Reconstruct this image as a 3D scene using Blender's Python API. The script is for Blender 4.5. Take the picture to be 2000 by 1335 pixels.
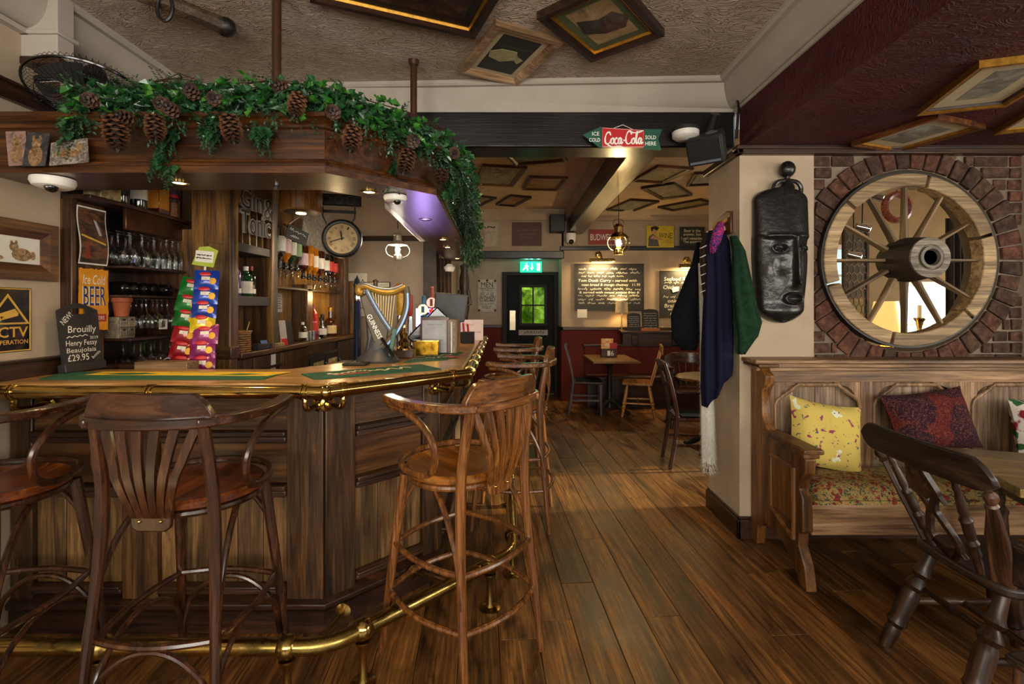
import bpy, math, random
from math import sin, cos, pi, radians, sqrt, atan2
from mathutils import Matrix, Vector
for o in list(bpy.data.objects): bpy.data.objects.remove(o)
S = bpy.context.scene
C = S.collection
random.seed(7)
# ---------------------------------------------------------------- camera
FPX, HX, HY, CH = 945.0, 1000.0, 600.0, 1.45      # focal length in px, principal column, horizon row, eye height (2000x1335)
cam = bpy.data.cameras.new('camera'); cam.sensor_width = 36; cam.lens = FPX/2000*36
cam.shift_y = -(667.5-HY)/2000; cam.clip_start = .02
co = bpy.data.objects.new('camera', cam); C.objects.link(co)
co.location = (0, 0, CH); co.rotation_euler = (pi/2, 0, 0); S.camera = co
S.view_settings.view_transform = 'Standard'; S.view_settings.look = 'None'
S.view_settings.gamma = 1; S.view_settings.exposure = 0.62
S.view_settings.use_curve_mapping = False
# ---------------------------------------------------------------- world: plain bright daylight sky, seen only through windows
W = bpy.data.worlds.new('World'); S.world = W; W.use_nodes = True
W.node_tree.nodes['Background'].inputs[0].default_value = (.80, .90, 1, 1)
W.node_tree.nodes['Background'].inputs[1].default_value = 2.2
def area(name, loc, aim, sx, sy, watt, col=(1, .95, .88)):
    l = bpy.data.lights.new(name, 'AREA'); l.shape = 'RECTANGLE'; l.size = sx; l.size_y = sy
    l.energy = watt; l.color = col
    o = bpy.data.objects.new(name, l); C.objects.link(o); o.location = loc
    o.rotation_euler = (Vector(aim)-Vector(loc)).to_track_quat('-Z', 'Y').to_euler(); return o
DAY = (1, .91, .78)
area('daylight_window_a', (-1.25, -2.15, 1.65), (-1.25, 3, 1.35), 1.5, 1.3, 52, DAY)
area('daylight_window_b', (.75, -2.15, 1.65), (.75, 3, 1.35), 1.5, 1.3, 52, DAY)
area('daylight_window_c', (2.95, -2.15, 1.65), (2.6, 3, 1.4), 1.5, 1.3, 44, DAY)
area('daylight_window_d', (4.45, .6, 1.6), (0, 1.6, 1.2), 1.5, 1.3, 30, DAY)
area('daylight_window_e', (5.85, 4.45, 1.55), (0, 4.6, .7), 1.4, 1.3, 34, DAY)
sn = bpy.data.lights.new('sun', 'SUN'); sn.energy = 9.0; sn.color = (1, .86, .66); sn.angle = radians(2.2)
so = bpy.data.objects.new('sun', sn); C.objects.link(so); so.rotation_euler = Vector((-.97, -.07, -.25)).to_track_quat('-Z', 'Y').to_euler()
def spot(loc, watt, col=(1, .66, .30), ang=110, blend=.6, aim=None, r=.02):
    l = bpy.data.lights.new('lamp_glow', 'SPOT'); l.energy = watt; l.color = col; l.spot_size = radians(ang)
    l.spot_blend = blend; l.shadow_soft_size = r
    o = bpy.data.objects.new('lamp_glow', l); C.objects.link(o); o.location = loc
    if aim: o.rotation_euler = (Vector(aim)-Vector(loc)).to_track_quat('-Z', 'Y').to_euler()
    return o
def point(loc, watt, col=(1, .68, .34), r=.03):
    l = bpy.data.lights.new('lamp_glow', 'POINT'); l.energy = watt; l.color = col; l.shadow_soft_size = r
    o = bpy.data.objects.new('lamp_glow', l); C.objects.link(o); o.location = loc; return o
# ---------------------------------------------------------------- photo pixel -> place
def P(x, y, Y): return Vector(((x-HX)/FPX*Y, Y, CH+(HY-y)/FPX*Y))
def onZ(x, y, Z):
    Y = FPX*(Z-CH)/(HY-y); return Vector(((x-HX)/FPX*Y, Y, Z))
def onX(x, y, X):
    Y = X*FPX/(x-HX); return P(x, y, Y)
# ---------------------------------------------------------------- mesh builder
class MB:
    def __init__(s): s.v = []; s.f = []
    def add(s, vs, fs, M=None):
        n = len(s.v)
        s.v += [tuple(M @ Vector(p)) if M is not None else tuple(p) for p in vs]
        s.f += [tuple(i+n for i in f) for f in fs]; return s
    def box(s, x0, x1, y0, y1, z0, z1, M=None):
        return s.add([(x0,y0,z0),(x1,y0,z0),(x1,y1,z0),(x0,y1,z0),(x0,y0,z1),(x1,y0,z1),(x1,y1,z1),(x0,y1,z1)],
                     [(3,2,1,0),(4,5,6,7),(0,1,5,4),(1,2,6,5),(2,3,7,6),(3,0,4,7)], M)
    def prism(s, poly, z0, z1, M=None):
        n = len(poly)
        a = sum(poly[i][0]*poly[(i+1) % n][1]-poly[(i+1) % n][0]*poly[i][1] for i in range(n))
        if a < 0: poly = list(poly)[::-1]
        vs = [(p[0], p[1], z0) for p in poly]+[(p[0], p[1], z1) for p in poly]
        fs = [tuple(range(n))[::-1], tuple(range(n, 2*n))]+[(i, (i+1) % n, n+(i+1) % n, n+i) for i in range(n)]
        return s.add(vs, fs, M)
    def lathe(s, prof, n=16, M=None, a0=0, a1=2*pi, cap=True):
        full = abs(a1-a0-2*pi) < 1e-6; m = n if full else n+1
        vs = []; fs = []
        for r, z in prof:
            for i in range(m):
                a = a0+(a1-a0)*i/n; vs.append((r*cos(a), r*sin(a), z))
        for j in range(len(prof)-1):
            for i in range(n):
                k = (i+1) % m
                fs.append((j*m+i, j*m+k, (j+1)*m+k, (j+1)*m+i))
        if full and cap and prof[0] != prof[-1]:
            if prof[0][0] > 1e-4: fs.append(tuple(range(m))[::-1])
            if prof[-1][0] > 1e-4: fs.append(tuple((len(prof)-1)*m+i for i in range(m)))
        return s.add(vs, fs, M)
    def tube(s, pts, r, n=8, closed=False, M=None, sec=None, up=None):
        pts = [Vector(p) for p in pts]; N = len(pts)
        rs = r if isinstance(r, (list, tuple)) else [r]*N
        if sec is None: sec = [(cos(2*pi*i/n), sin(2*pi*i/n)) for i in range(n)]
        n = len(sec); vs = []; u = None
        for i, p in enumerate(pts):
            if closed: t = pts[(i+1) % N]-pts[i-1]
            else: t = pts[min(i+1, N-1)]-pts[max(i-1, 0)]
            t = t.normalized() if t.length > 1e-9 else Vector((0, 0, 1))
            if up is not None: a = Vector(up)
            elif u is None: a = Vector((0, 0, 1)) if abs(t.z) < .9 else Vector((1, 0, 0))
            else: a = u
            u = a-t*a.dot(t)
            u = u.normalized() if u.length > 1e-6 else t.orthogonal().normalized()
            w = t.cross(u)
            for c, d in sec: vs.append(p+u*(d*rs[i])+w*(-c*rs[i]))
        fs = []
        for i in range(N if closed else N-1):
            j = (i+1) % N
            for k in range(n):
                l = (k+1) % n; fs.append((i*n+k, i*n+l, j*n+l, j*n+k))
        if not closed: fs += [tuple(range(n))[::-1], tuple((N-1)*n+k for k in range(n))]
        return s.add(vs, fs, M)
    def sweep(s, path, sec, z, M=None):           # horizontal path, section (out, up), mitred; out = right of travel
        P2 = [offp(path, a) for a, b in sec]; n = len(sec); N = len(path); vs = []
        for i in range(N):
            for k in range(n): vs.append((P2[k][i][0], P2[k][i][1], z+sec[k][1]))
        fs = []
        for i in range(N-1):
            for k in range(n):
                l = (k+1) % n; fs.append((i*n+k, (i+1)*n+k, (i+1)*n+l, i*n+l))
        fs += [tuple(range(n)), tuple((N-1)*n+k for k in range(n))[::-1]]
        return s.add(vs, fs, M)
    def grid(s, fn, nu, nv, M=None, wrap=False):
        vs = [fn(i/nu, j/nv) for j in range(nv+1) for i in range(nu+1)]; w = nu+1
        fs = [(j*w+i, j*w+i+1, (j+1)*w+i+1, (j+1)*w+i) for j in range(nv) for i in range(nu)]
        return s.add(vs, fs, M)
    def ball(s, c, r, n=12, m=8, M=None):
        rx, ry, rz = r if isinstance(r, (tuple, list)) else (r, r, r)
        T = Matrix.Translation(c) @ Matrix.Diagonal((rx, ry, rz, 1))
        if M is not None: T = M @ T
        return s.lathe([(max(1e-5, sin(pi*j/m)), -cos(pi*j/m)) for j in range(m+1)], n, T)
def offp(path, d):
    out = []; N = len(path)
    for i in range(N):
        ns = []
        if i > 0: t = Vector(path[i])-Vector(path[i-1]); t.normalize(); ns.append(Vector((t.y, -t.x)))
        if i < N-1: t = Vector(path[i+1])-Vector(path[i]); t.normalize(); ns.append(Vector((t.y, -t.x)))
        if len(ns) == 2:
            m = (ns[0]+ns[1]); m.normalize(); m = m/max(.3, m.dot(ns[0]))
        else: m = ns[0]
        out.append((path[i][0]+m.x*d, path[i][1]+m.y*d))
    return out
def smoothpath(pts, k=4, closed=False):            # Catmull-Rom
    pts = [Vector(p) for p in pts]; N = len(pts); out = []
    for i in range(N if closed else N-1):
        g = (lambda q: pts[q % N]) if closed else (lambda q: pts[max(0, min(N-1, q))])
        a, b, c, d = g(i-1), g(i), g(i+1), g(i+2)
        for j in range(k):
            t = j/k
            out.append(.5*((2*b)+(c-a)*t+(2*a-5*b+4*c-d)*t*t+(3*b-a-3*c+d)*t**3))
    if not closed: out.append(pts[-1])
    return out
def T(*a): return Matrix.Translation(a if len(a) == 3 else a[0])
def RZ(a): return Matrix.Rotation(a, 4, 'Z')
def RX(a): return Matrix.Rotation(a, 4, 'X')
def RY(a): return Matrix.Rotation(a, 4, 'Y')
def SC(x, y=None, z=None): return Matrix.Diagonal((x, x if y is None else y, x if z is None else z, 1))
def F(o, right, nrm):                              # local x = right, y = up, z = towards viewer
    r = Vector(right).normalized(); n = Vector(nrm).normalized(); r = (r-n*r.dot(n)).normalized(); u = n.cross(r)
    M = Matrix.Identity(4)
    for i in range(3): M[i][0] = r[i]; M[i][1] = u[i]; M[i][2] = n[i]; M[i][3] = o[i]
    return M
def FB(o): return F(o, (1, 0, 0), (0, -1, 0))       # faces the camera
def FL(o): return F(o, (0, 1, 0), (1, 0, 0))        # on the left side, faces +X
def FR(o): return F(o, (0, -1, 0), (-1, 0, 0))      # on the right side, faces -X
def mesh(name, mb, ang=35):
    m = bpy.data.meshes.new(name); m.from_pydata(mb.v, [], mb.f); m.update()
    if ang:
        m.shade_smooth()
        try: m.set_sharp_from_angle(angle=radians(ang))
        except Exception: pass
    return m
def ob(name, mb, mat, parent=None, M=None, ang=35, bev=0, seg=2):
    me = mb if isinstance(mb, bpy.types.Mesh) else mesh(name, mb, ang)
    o = bpy.data.objects.new(name, me); C.objects.link(o)
    if mat is not None and not me.materials: me.materials.append(mat)
    if parent is not None: o.parent = parent
    if M is not None: o.matrix_local = M
    if bev:
        b = o.modifiers.new('bevel', 'BEVEL'); b.width = bev; b.segments = seg; b.limit_method = 'ANGLE'; b.angle_limit = radians(40)
    return o
def tag(o, label=None, cat=None, group=None, kind=None):
    if label: o['label'] = label
    if cat: o['category'] = cat
    if group: o['group'] = group
    if kind: o['kind'] = kind
    return o
def thing(name, label, cat, M=None, group=None):
    o = bpy.data.objects.new(name, None); C.objects.link(o); o.empty_display_size = .05
    if M is not None: o.matrix_world = M
    return tag(o, label, cat, group)
def struct(name, mb, mat, label=None, **k):
    return tag(ob(name, mb, mat, **k), label, None, None, 'structure')
def dup(o, M=None, label=None, parent=None):
    c = o.copy(); C.objects.link(c); c.parent = parent
    if parent is None and M is not None: c.matrix_world = M
    elif parent is not None: c.matrix_parent_inverse = o.matrix_parent_inverse.copy()
    if label: c['label'] = label
    for ch in [q for q in bpy.data.objects if q.parent == o]: dup(ch, parent=c)
    return c
_tc = {}
def textmesh(s, shear=0, bold=0, align='CENTER', space=1., line=1., ext=0):
    k = (s, shear, bold, align, space, line, ext)
    if k not in _tc:
        cu = bpy.data.curves.new('lettering', 'FONT'); cu.body = s; cu.shear = shear; cu.offset = bold
        cu.align_x = align; cu.align_y = 'CENTER'; cu.space_character = space; cu.space_line = line
        cu.resolution_u = 2; cu.extrude = ext
        t = bpy.data.objects.new('lettering', cu); C.objects.link(t)
        me = bpy.data.meshes.new_from_object(t)
        bpy.data.objects.remove(t); bpy.data.curves.remove(cu); _tc[k] = me
    return _tc[k].copy()
def text(parent, s, x, y, w, h, mat, z=.001, rot=0, name='lettering', **k):
    """lettering centred on (x, y) of the parent's face, fitted to w x h"""
    me = textmesh(s, **k)
    if not me.vertices: return
    xs = [v.co.x for v in me.vertices]; ys = [v.co.y for v in me.vertices]
    W_, H_ = max(xs)-min(xs), max(ys)-min(ys); cx, cy = (max(xs)+min(xs))/2, (max(ys)+min(ys))/2
    sx = w/W_; sy = (h/H_) if h else sx
    me.transform(T(x, y, z) @ RZ(rot) @ SC(sx, sy, 1) @ T(-cx, -cy, 0))
    me.materials.clear(); me.materials.append(mat)
    return ob(name, me, mat, parent)
# ---------------------------------------------------------------- materials
def srgb(h):
    h = h.lstrip('#'); c = [int(h[i:i+2], 16)/255 for i in (0, 2, 4)]
    return tuple(x/12.92 if x <= .04045 else ((x+.055)/1.055)**2.4 for x in c)+(1,)
MT = {}
def newmat(key):
    m = bpy.data.materials.new(key); m.use_nodes = True; MT[key] = m
    nt = m.node_tree; return m, nt, nt.nodes, nt.links, nt.nodes['Principled BSDF']
def setp(b, **k):
    for a, v in k.items(): b.inputs[a.replace('_', ' ')].default_value = v
def ramp(N, cols, pos=None):
    r = N.new('ShaderNodeValToRGB'); e = r.color_ramp.elements
    pos = pos or [i/(len(cols)-1) for i in range(len(cols))]
    while len(e) < len(cols): e.new(.5)
    for i, c in enumerate(cols): e[i].position = pos[i]; e[i].color = c if not isinstance(c, str) else srgb(c)
    return r
def coords(N, L, scale, rnd=True, rot=(0, 0, 0)):
    tc = N.new('ShaderNodeTexCoord'); mp = N.new('ShaderNodeMapping'); mp.inputs['Scale'].default_value = scale
    mp.inputs['Rotation'].default_value = rot
    if rnd:
        oi = N.new('ShaderNodeObjectInfo'); ml = N.new('ShaderNodeMath'); ml.operation = 'MULTIPLY'; ml.inputs[1].default_value = 37
        L.new(oi.outputs['Random'], ml.inputs[0]); L.new(ml.outputs[0], mp.inputs['Location'])
    L.new(tc.outputs['Object'], mp.inputs['Vector']); return mp
def noise(N, L, vec, scale, detail=4, rough=.6, dist=0):
    n = N.new('ShaderNodeTexNoise'); n.inputs['Scale'].default_value = scale; n.inputs['Detail'].default_value = detail
    n.inputs['Roughness'].default_value = rough; n.inputs['Distortion'].default_value = dist
    if vec is not None: L.new(vec, n.inputs['Vector'])
    return n
def bump(N, L, h, b, strength=.3, dist=.002):
    bp = N.new('ShaderNodeBump'); bp.inputs['Strength'].default_value = strength; bp.inputs['Distance'].default_value = dist
    L.new(h, bp.inputs['Height']); L.new(bp.outputs[0], b.inputs['Normal']); return bp
def mixc(N, L, a, b, f, mode='MULTIPLY'):
    m = N.new('ShaderNodeMixRGB'); m.blend_type = mode
    for s, v in ((m.inputs[1], a), (m.inputs[2], b)):
        if hasattr(v, 'links') or hasattr(v, 'is_linked'): L.new(v, s)
        else: s.default_value = srgb(v) if isinstance(v, str) else v
    if hasattr(f, 'is_linked'): L.new(f, m.inputs[0])
    else: m.inputs[0].default_value = f
    return m.outputs[0]
def wood(key, dark, mid, light, axis='z', rough=.42, s=1., bmp=.25, coat=.15, vary=.35, rot=(0,0,0)):
    if key in MT: return MT[key]
    m, nt, N, L, b = newmat(key)
    def sc(across, along): return tuple(along if a == axis else across for a in 'xyz')
    v1 = coords(N, L, sc(30*s, 2.2*s), rot=rot); g = noise(N, L, v1.outputs[0], 1, 5, .65, .7)
    v2 = coords(N, L, sc(115*s, 4*s), rot=rot); f = noise(N, L, v2.outputs[0], 1, 3, .7)
    v3 = coords(N, L, sc(3.2, 1.1), rot=rot); k = noise(N, L, v3.outputs[0], 1, 3, .5)
    r = ramp(N, [dark, mid, light], [.32, .52, .72]); L.new(g.outputs[0], r.inputs[0])
    rf = ramp(N, [(.3, .27, .25, 1), (1.08, 1.08, 1.08, 1)], [.36, .55]); L.new(f.outputs[0], rf.inputs[0])
    c = mixc(N, L, r.outputs[0], rf.outputs[0], .7)
    rk = ramp(N, [(1-vary*1.5, 1-vary*1.6, 1-vary*1.7, 1), (1+vary*.5, 1+vary*.45, 1+vary*.4, 1)], [.35, .68]); L.new(k.outputs[0], rk.inputs[0])
    c = mixc(N, L, c, rk.outputs[0], 1)
    L.new(c, b.inputs['Base Color']); setp(b, Roughness=rough, Coat_Weight=coat, Coat_Roughness=.25)
    bump(N, L, f.outputs[0], b, bmp, .0015); return m
def plain(key, col, rough=.6, metal=0, spec=.5, nz=.12, sc=14, bmp=0, coat=0, emit=0):
    if key in MT: return MT[key]
    m, nt, N, L, b = newmat(key)
    v = coords(N, L, (1, 1, 1)); n = noise(N, L, v.outputs[0], sc, 4)
    c0 = Vector(srgb(col)[:3]); r = ramp(N, [tuple(c0*(1-nz))+(1,), tuple(c0*(1+nz))+(1,)], [.35, .65])
    L.new(n.outputs[0], r.inputs[0]); L.new(r.outputs[0], b.inputs['Base Color'])
    setp(b, Roughness=rough, Metallic=metal, Specular_IOR_Level=spec, Coat_Weight=coat)
    if emit: L.new(r.outputs[0], b.inputs['Emission Color']); setp(b, Emission_Strength=emit)
    if bmp: bump(N, L, n.outputs[0], b, bmp, .004)
    return m
def plaster(key, col, stain, bmp=.15, sc=25, amount=.5):
    m, nt, N, L, b = newmat(key)
    v = coords(N, L, (1, 1, 1), False); n = noise(N, L, v.outputs[0], 2.2, 6, .65, .4)
    r = ramp(N, [stain, col], [.25, .25+amount]); L.new(n.outputs[0], r.inputs[0]); L.new(r.outputs[0], b.inputs['Base Color'])
    n2 = noise(N, L, v.outputs[0], sc, 5); bump(N, L, n2.outputs[0], b, bmp, .004); setp(b, Roughness=.85, Specular_IOR_Level=.25); return m
def artex(key, col, col2, rough=.75, str_=.7, scale=(9, 17, 9)):
    m, nt, N, L, b = newmat(key)
    v = coords(N, L, scale, False); n = noise(N, L, v.outputs[0], 1.1, 3, .5, 2.6)
    # thin combed ridges: fold the noise
    a = N.new('ShaderNodeMath'); a.operation = 'MULTIPLY'; a.inputs[1].default_value = 15; L.new(n.outputs[0], a.inputs[0])
    sn = N.new('ShaderNodeMath'); sn.operation = 'SINE'; L.new(a.outputs[0], sn.inputs[0])
    pw_ = N.new('ShaderNodeMath'); pw_.operation = 'POWER'; ab_ = N.new('ShaderNodeMath'); ab_.operation = 'ABSOLUTE'; L.new(sn.outputs[0], ab_.inputs[0]); L.new(ab_.outputs[0], pw_.inputs[0]); pw_.inputs[1].default_value = 5
    bump(N, L, pw_.outputs[0], b, str_, .009)
    n2 = noise(N, L, v.outputs[0], .25, 4); r = ramp(N, [col2, col], [.3, .65]); L.new(n2.outputs[0], r.inputs[0])
    L.new(r.outputs[0], b.inputs['Base Color']); setp(b, Roughness=rough, Specular_IOR_Level=.3); return m
def glassy(key, col, fres=.5, tint=.85, rough=.03):   # thin-walled glass
    m, nt, N, L, b = newmat(key); N.remove(b)
    o = N['Material Output']; t = N.new('ShaderNodeBsdfTransparent'); g = N.new('ShaderNodeBsdfGlossy'); x = N.new('ShaderNodeMixShader'); w = N.new('ShaderNodeLayerWeight')
    c = Vector(srgb(col)[:3]); t.inputs[0].default_value = tuple(c*tint)+(1,); g.inputs[0].default_value = (1, 1, 1, 1); g.inputs['Roughness'].default_value = rough
    w.inputs[0].default_value = fres
    L.new(w.outputs['Facing'], x.inputs[0]); L.new(t.outputs[0], x.inputs[1]); L.new(g.outputs[0], x.inputs[2]); L.new(x.outputs[0], o.inputs[0]); return m
def art(key, cols, sc=6, dist=1.5, pos=None, stretch=(1, 1, 1), rough=.5):
    if key in MT: return MT[key]
    m, nt, N, L, b = newmat(key)
    v = coords(N, L, stretch); n = noise(N, L, v.outputs[0], sc, 6, .6, dist); r = ramp(N, cols, pos or [.28+.44*i/(len(cols)-1) for i in range(len(cols))])
    L.new(n.outputs[0], r.inputs[0]); L.new(r.outputs[0], b.inputs['Base Color']); setp(b, Roughness=rough, Coat_Weight=.3, Coat_Roughness=.08); return m
def glow(key, col, st):
    m, nt, N, L, b = newmat(key); setp(b, Base_Color=srgb(col), Emission_Color=srgb(col), Emission_Strength=st); return m
# floor boards: colour differs from plank to plank, grain along y
def floormat():
    m, nt, N, L, b = newmat('floor_oak')
    v1 = coords(N, L, (44, 1.8, 44)); g = noise(N, L, v1.outputs[0], 1, 5, .65, .9)
    v2 = coords(N, L, (160, 5, 100)); f = noise(N, L, v2.outputs[0], 1, 3, .7)
    v3 = coords(N, L, (5, 1.6, 5)); k = noise(N, L, v3.outputs[0], 1.3, 5, .65, .8)
    r = ramp(N, ['#362011', '#6d4923', '#9c713a'], [.3, .5, .72]); L.new(g.outputs[0], r.inputs[0])
    rf = ramp(N, [(.42, .4, .38, 1), (1, 1, 1, 1)], [.33, .55]); L.new(f.outputs[0], rf.inputs[0]); c = mixc(N, L, r.outputs[0], rf.outputs[0], .5)
    rk = ramp(N, [(.3, .26, .24, 1), (1, .98, .95, 1), (1.4, 1.2, .92, 1)], [.33, .5, .68]); L.new(k.outputs[0], rk.inputs[0]); c = mixc(N, L, c, rk.outputs[0], 1)
    oi = N.new('ShaderNodeObjectInfo'); ro = ramp(N, [(.62, .58, .55, 1), (.95, .9, .85, 1), (1.2, 1.12, 1.0, 1)]); L.new(oi.outputs['Random'], ro.inputs[0])
    c = mixc(N, L, c, ro.outputs[0], 1)
    L.new(c, b.inputs['Base Color']); rr = ramp(N, [(.3, .3, .3, 1), (.55, .55, .55, 1)], [.3, .7]); L.new(k.outputs[0], rr.inputs[0]); L.new(rr.outputs[0], b.inputs['Roughness'])
    bump(N, L, f.outputs[0], b, .3, .0015); return m
FLOOR = floormat()
CEIL = artex('ceiling_artex', '#c0af9f', '#a8947f', str_=1.0, scale=(6.5, 13, 6.5))
CEIL2 = artex('ceiling_back_artex', '#cfb797', '#b89d7a', str_=.3)
RED = artex('red_artex', '#4c1619', '#3b1012', .7, .7, (6, 11, 6))
CREAM = plaster('cream_plaster', '#b8a68f', '#a08c75')
CREAM2 = plaster('worn_cream_plaster', '#cdb891', '#a3906b', .25)
WHITEP = plaster('white_paintwork', '#b5aca0', '#a0968a', .05)
DADO = plaster('dark_red_paint', '#6b2b24', '#54201c', .1)
BEAM = wood('black_beam', '#050303', '#0e0908', '#1d1511', 'x', .3, .7, .8)
BEAMY = wood('black_beam_long', '#0e0805', '#24160c', '#4a3218', 'y', .3, .5, .9, .4)
OAKX = wood('bar_oak_x', '#25150a', '#5c3c1c', '#8d6232', 'x')
OAKY = wood('bar_oak_y', '#25150a', '#5c3c1c', '#8d6232', 'y')
OAKZ = wood('bar_oak_z', '#23150a', '#573a1d', '#855d34', 'z')
DOAKX = wood('dark_oak_x', '#1d0f08', '#3f2413', '#5f3a20', 'x')
DOAKY = wood('dark_oak_y', '#1d0f08', '#3f2413', '#5f3a20', 'y')
DOAKZ = wood('dark_oak_z', '#1d0f08', '#3f2413', '#5f3a20', 'z')
PANEL = wood('bar_panel_oak', '#38230f', '#6f4c2a', '#94703f', 'z', .5, .8)
BURR = wood('burr_walnut', '#2f190c', '#6a4422', '#96693a', 'x', .35, .35, .15, .3)
TOPX = wood('bar_top_oak', '#946a34', '#bb8f52', '#d3ac70', 'x', .3, .8, .1, .4, .15)
CANX = wood('canopy_oak', '#241206', '#542f12', '#7d4d20', 'x', .32, .8, .15, .25)
CANY = wood('canopy_oak_y', '#241206', '#542f12', '#7d4d20', 'y', .32, .8, .15, .25)
STOOLD = wood('stool_beech_dark', '#1c0d06', '#3f2110', '#5c361c', 'z', .24, .8, .1, .5, .14)
STOOLDX = wood('stool_beech_dark_x', '#1c0d06', '#3f2110', '#5c361c', 'x', .24, .8, .1, .5, .14)
STOOLM = wood('stool_beech', '#44260f', '#754720', '#986533', 'z', .26, .8, .1, .45, .15)
STOOLMX = wood('stool_beech_x', '#44260f', '#754720', '#986533', 'x', .26, .8, .1, .45, .15)
SEATD = wood('seat_ply_dark', '#4d220b', '#7d3d16', '#a05a22', 'y', .22, .5, .08, .5)
SEATM = wood('seat_ply', '#7a4210', '#b0712a', '#cd933f', 'y', .22, .35, .08, .5)
PINE = wood('settle_pine', '#5a3e26', '#96734f', '#b8987a', 'z', .5, .7, .3, .05)
PINEX = wood('settle_pine_x', '#5a3e26', '#96734f', '#b8987a', 'x', .5, .7, .3, .05)
PINEG = wood('settle_grey_oak', '#5e4935', '#957c62', '#b29c84', 'z', .55, .7, .35, 0)
EDGEW = wood('settle_end_oak', '#3a1f0b', '#72481e', '#96682f', 'z', .45, .7, .3, .1)
ELM = wood('old_elm_dark', '#120c08', '#2f2117', '#5a4432', 'x', .45, .8, .4, .1)
ELMZ = wood('old_elm_dark_z', '#1a0f08', '#42291a', '#6b4a32', 'z', .42, .8, .3, .15)
TABLEW = wood('old_table_top', '#3a2c14', '#7a6434', '#a0864e', 'x', .3, .6, .3, .3)
WHEELW = wood('wheel_ash', '#6d5637', '#a58a62', '#c6ad84', 'x', .6, .6, .35, 0)
SPOKEW = wood('spoke_ash', '#4b3a26', '#7d6647', '#a58c66', 'z', .6, .8, .35, 0)
LIGHTW = wood('light_beech', '#8a5a22', '#bd8640', '#d8a65e', 'z', .35, .8, .1, .3)
FRAMEL = wood('frame_light_oak', '#8a6a48', '#b18f68', '#c9aa82', 'x', .5, .8)
FRAMED = wood('frame_dark', '#160c08', '#2c1a12', '#452c1d', 'x', .35, .8)
FRAMEB = wood('frame_brown', '#3a1d0d', '#6a3c1c', '#8a5730', 'x', .35, .8)
FRAMER = wood('frame_rustic', '#2c170b', '#5d3a1e', '#7e5430', 'x', .5, .6, .4)
GILT = plain('gilt', '#a97a2c', .35, .8, nz=.25, sc=40)
def brassmat(key, a, c, d, r0=.38, r1=.14):
    m, nt, N, L, b = newmat(key); v = coords(N, L, (1, 1, 1)); n = noise(N, L, v.outputs[0], 9, 5, .65)
    r = ramp(N, [a, c, d], [.3, .5, .7]); L.new(n.outputs[0], r.inputs[0]); L.new(r.outputs[0], b.inputs['Base Color'])
    r2 = ramp(N, [(r0,)*3+(1,), (r1,)*3+(1,)], [.35, .6]); L.new(n.outputs[0], r2.inputs[0]); L.new(r2.outputs[0], b.inputs['Roughness']); setp(b, Metallic=1); return m
BRASS = brassmat('brass', '#a88b48', '#c0a058', '#d2b878', .2, .1); BRASSW = brassmat('worn_brass', '#6a5c34', '#a58c4c', '#c9ad6a')
BLACK = plain('black_iron', '#14110f', .45, nz=.2); BLACKG = plain('gloss_black', '#0c0b0b', .18, nz=.1, coat=.3)
BLACKM = plain('matt_black', '#181614', .7); CHROME = plain('chrome', '#c9ccd0', .12, 1, nz=.05); STEEL = plain('steel', '#8d8e90', .3, 1)
WHITE = plain('white_plastic', '#e6e2da', .35, nz=.03); PAPER = plain('paper', '#d9d4c8', .8, nz=.05); CHALK = plain('chalk', '#ddd8cc', .95, nz=.12, sc=90)
SLATE = plain('chalkboard', '#24221f', .55, nz=.35, sc=6); SLATED = plain('a_board_black', '#22201f', .6, nz=.15)
DKGREY = plain('dark_grey_plastic', '#4b4a49', .5, nz=.08); REDM = plain('red_paint', '#b5161b', .4, nz=.06); GREENM = plain('green_paint', '#12503c', .4, nz=.08)
YELLOW = plain('amber_enamel', '#d78f0a', .45, nz=.08); NAVY = plain('navy_print', '#1d2c63', .5); RUST = plain('rust', '#5c3218', .8, nz=.3, sc=60)
GOLDP = plain('gold_print', '#c59b3c', .4, nz=.08); CREAMP = plain('cream_print', '#e2d8bb', .6, nz=.06); REDW = plain('red_lettering', '#a82d1e', .6)
GLASS = glassy('clear_glass', '#f2f5f3', .42, .97); GLASSG = glassy('green_glass', '#6fbf6a', .45, .9); PANE = glassy('window_glass', '#eef4f2', .2, .97, .02); HEXG = glassy('mottled_glass', '#2b231a', .5, .9, .2)

_sr = random.Random(21)
def scrawl(parent, x, y, w, h, mat, z=.001, rot=0, words=3, thick=None, name='handwriting'):
    """writing too small to read in the photo: word-like wavy strokes, no letters"""
    mb = MB(); t = thick or h*.11; cur = -w/2; ws = [_sr.uniform(.5, 1.4) for _ in range(words)]; tot = sum(ws); gap = w*.045
    for q in ws:
        L_ = (w-gap*(words-1))*q/tot; n = max(4, int(L_/(h*.33))); pts = []
        for i in range(n+1): pts.append((cur+L_*i/n, y*0+(_sr.uniform(.0, .5) if i % 2 else _sr.uniform(-.5, -.1))*h*(1 if _sr.random() < .8 else 1.5)))
        for a, b in zip(pts, pts[1:]):
            d = Vector((b[0]-a[0], b[1]-a[1])); nn = Vector((-d.y, d.x)).normalized()*t*.5
            mb.add([(a[0]-nn.x, a[1]-nn.y, z), (b[0]-nn.x, b[1]-nn.y, z), (b[0]+nn.x, b[1]+nn.y, z), (a[0]+nn.x, a[1]+nn.y, z)], [(0, 1, 2, 3)])
        cur += L_+gap
    o = ob(name, mb, mat, parent, T(x, y, 0) @ RZ(rot), ang=0); return tag(o, kind='stuff')
# ================================================================ THE SETTING
def B(*a): return MB().box(*a)
fl = struct('floor', B(-2.6, 6.1, -2.4, 8.3, -.08, -.014), plain('sub_floor', '#1d120a', .8), 'floor of wide worn oak boards running to the back of the pub')
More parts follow.
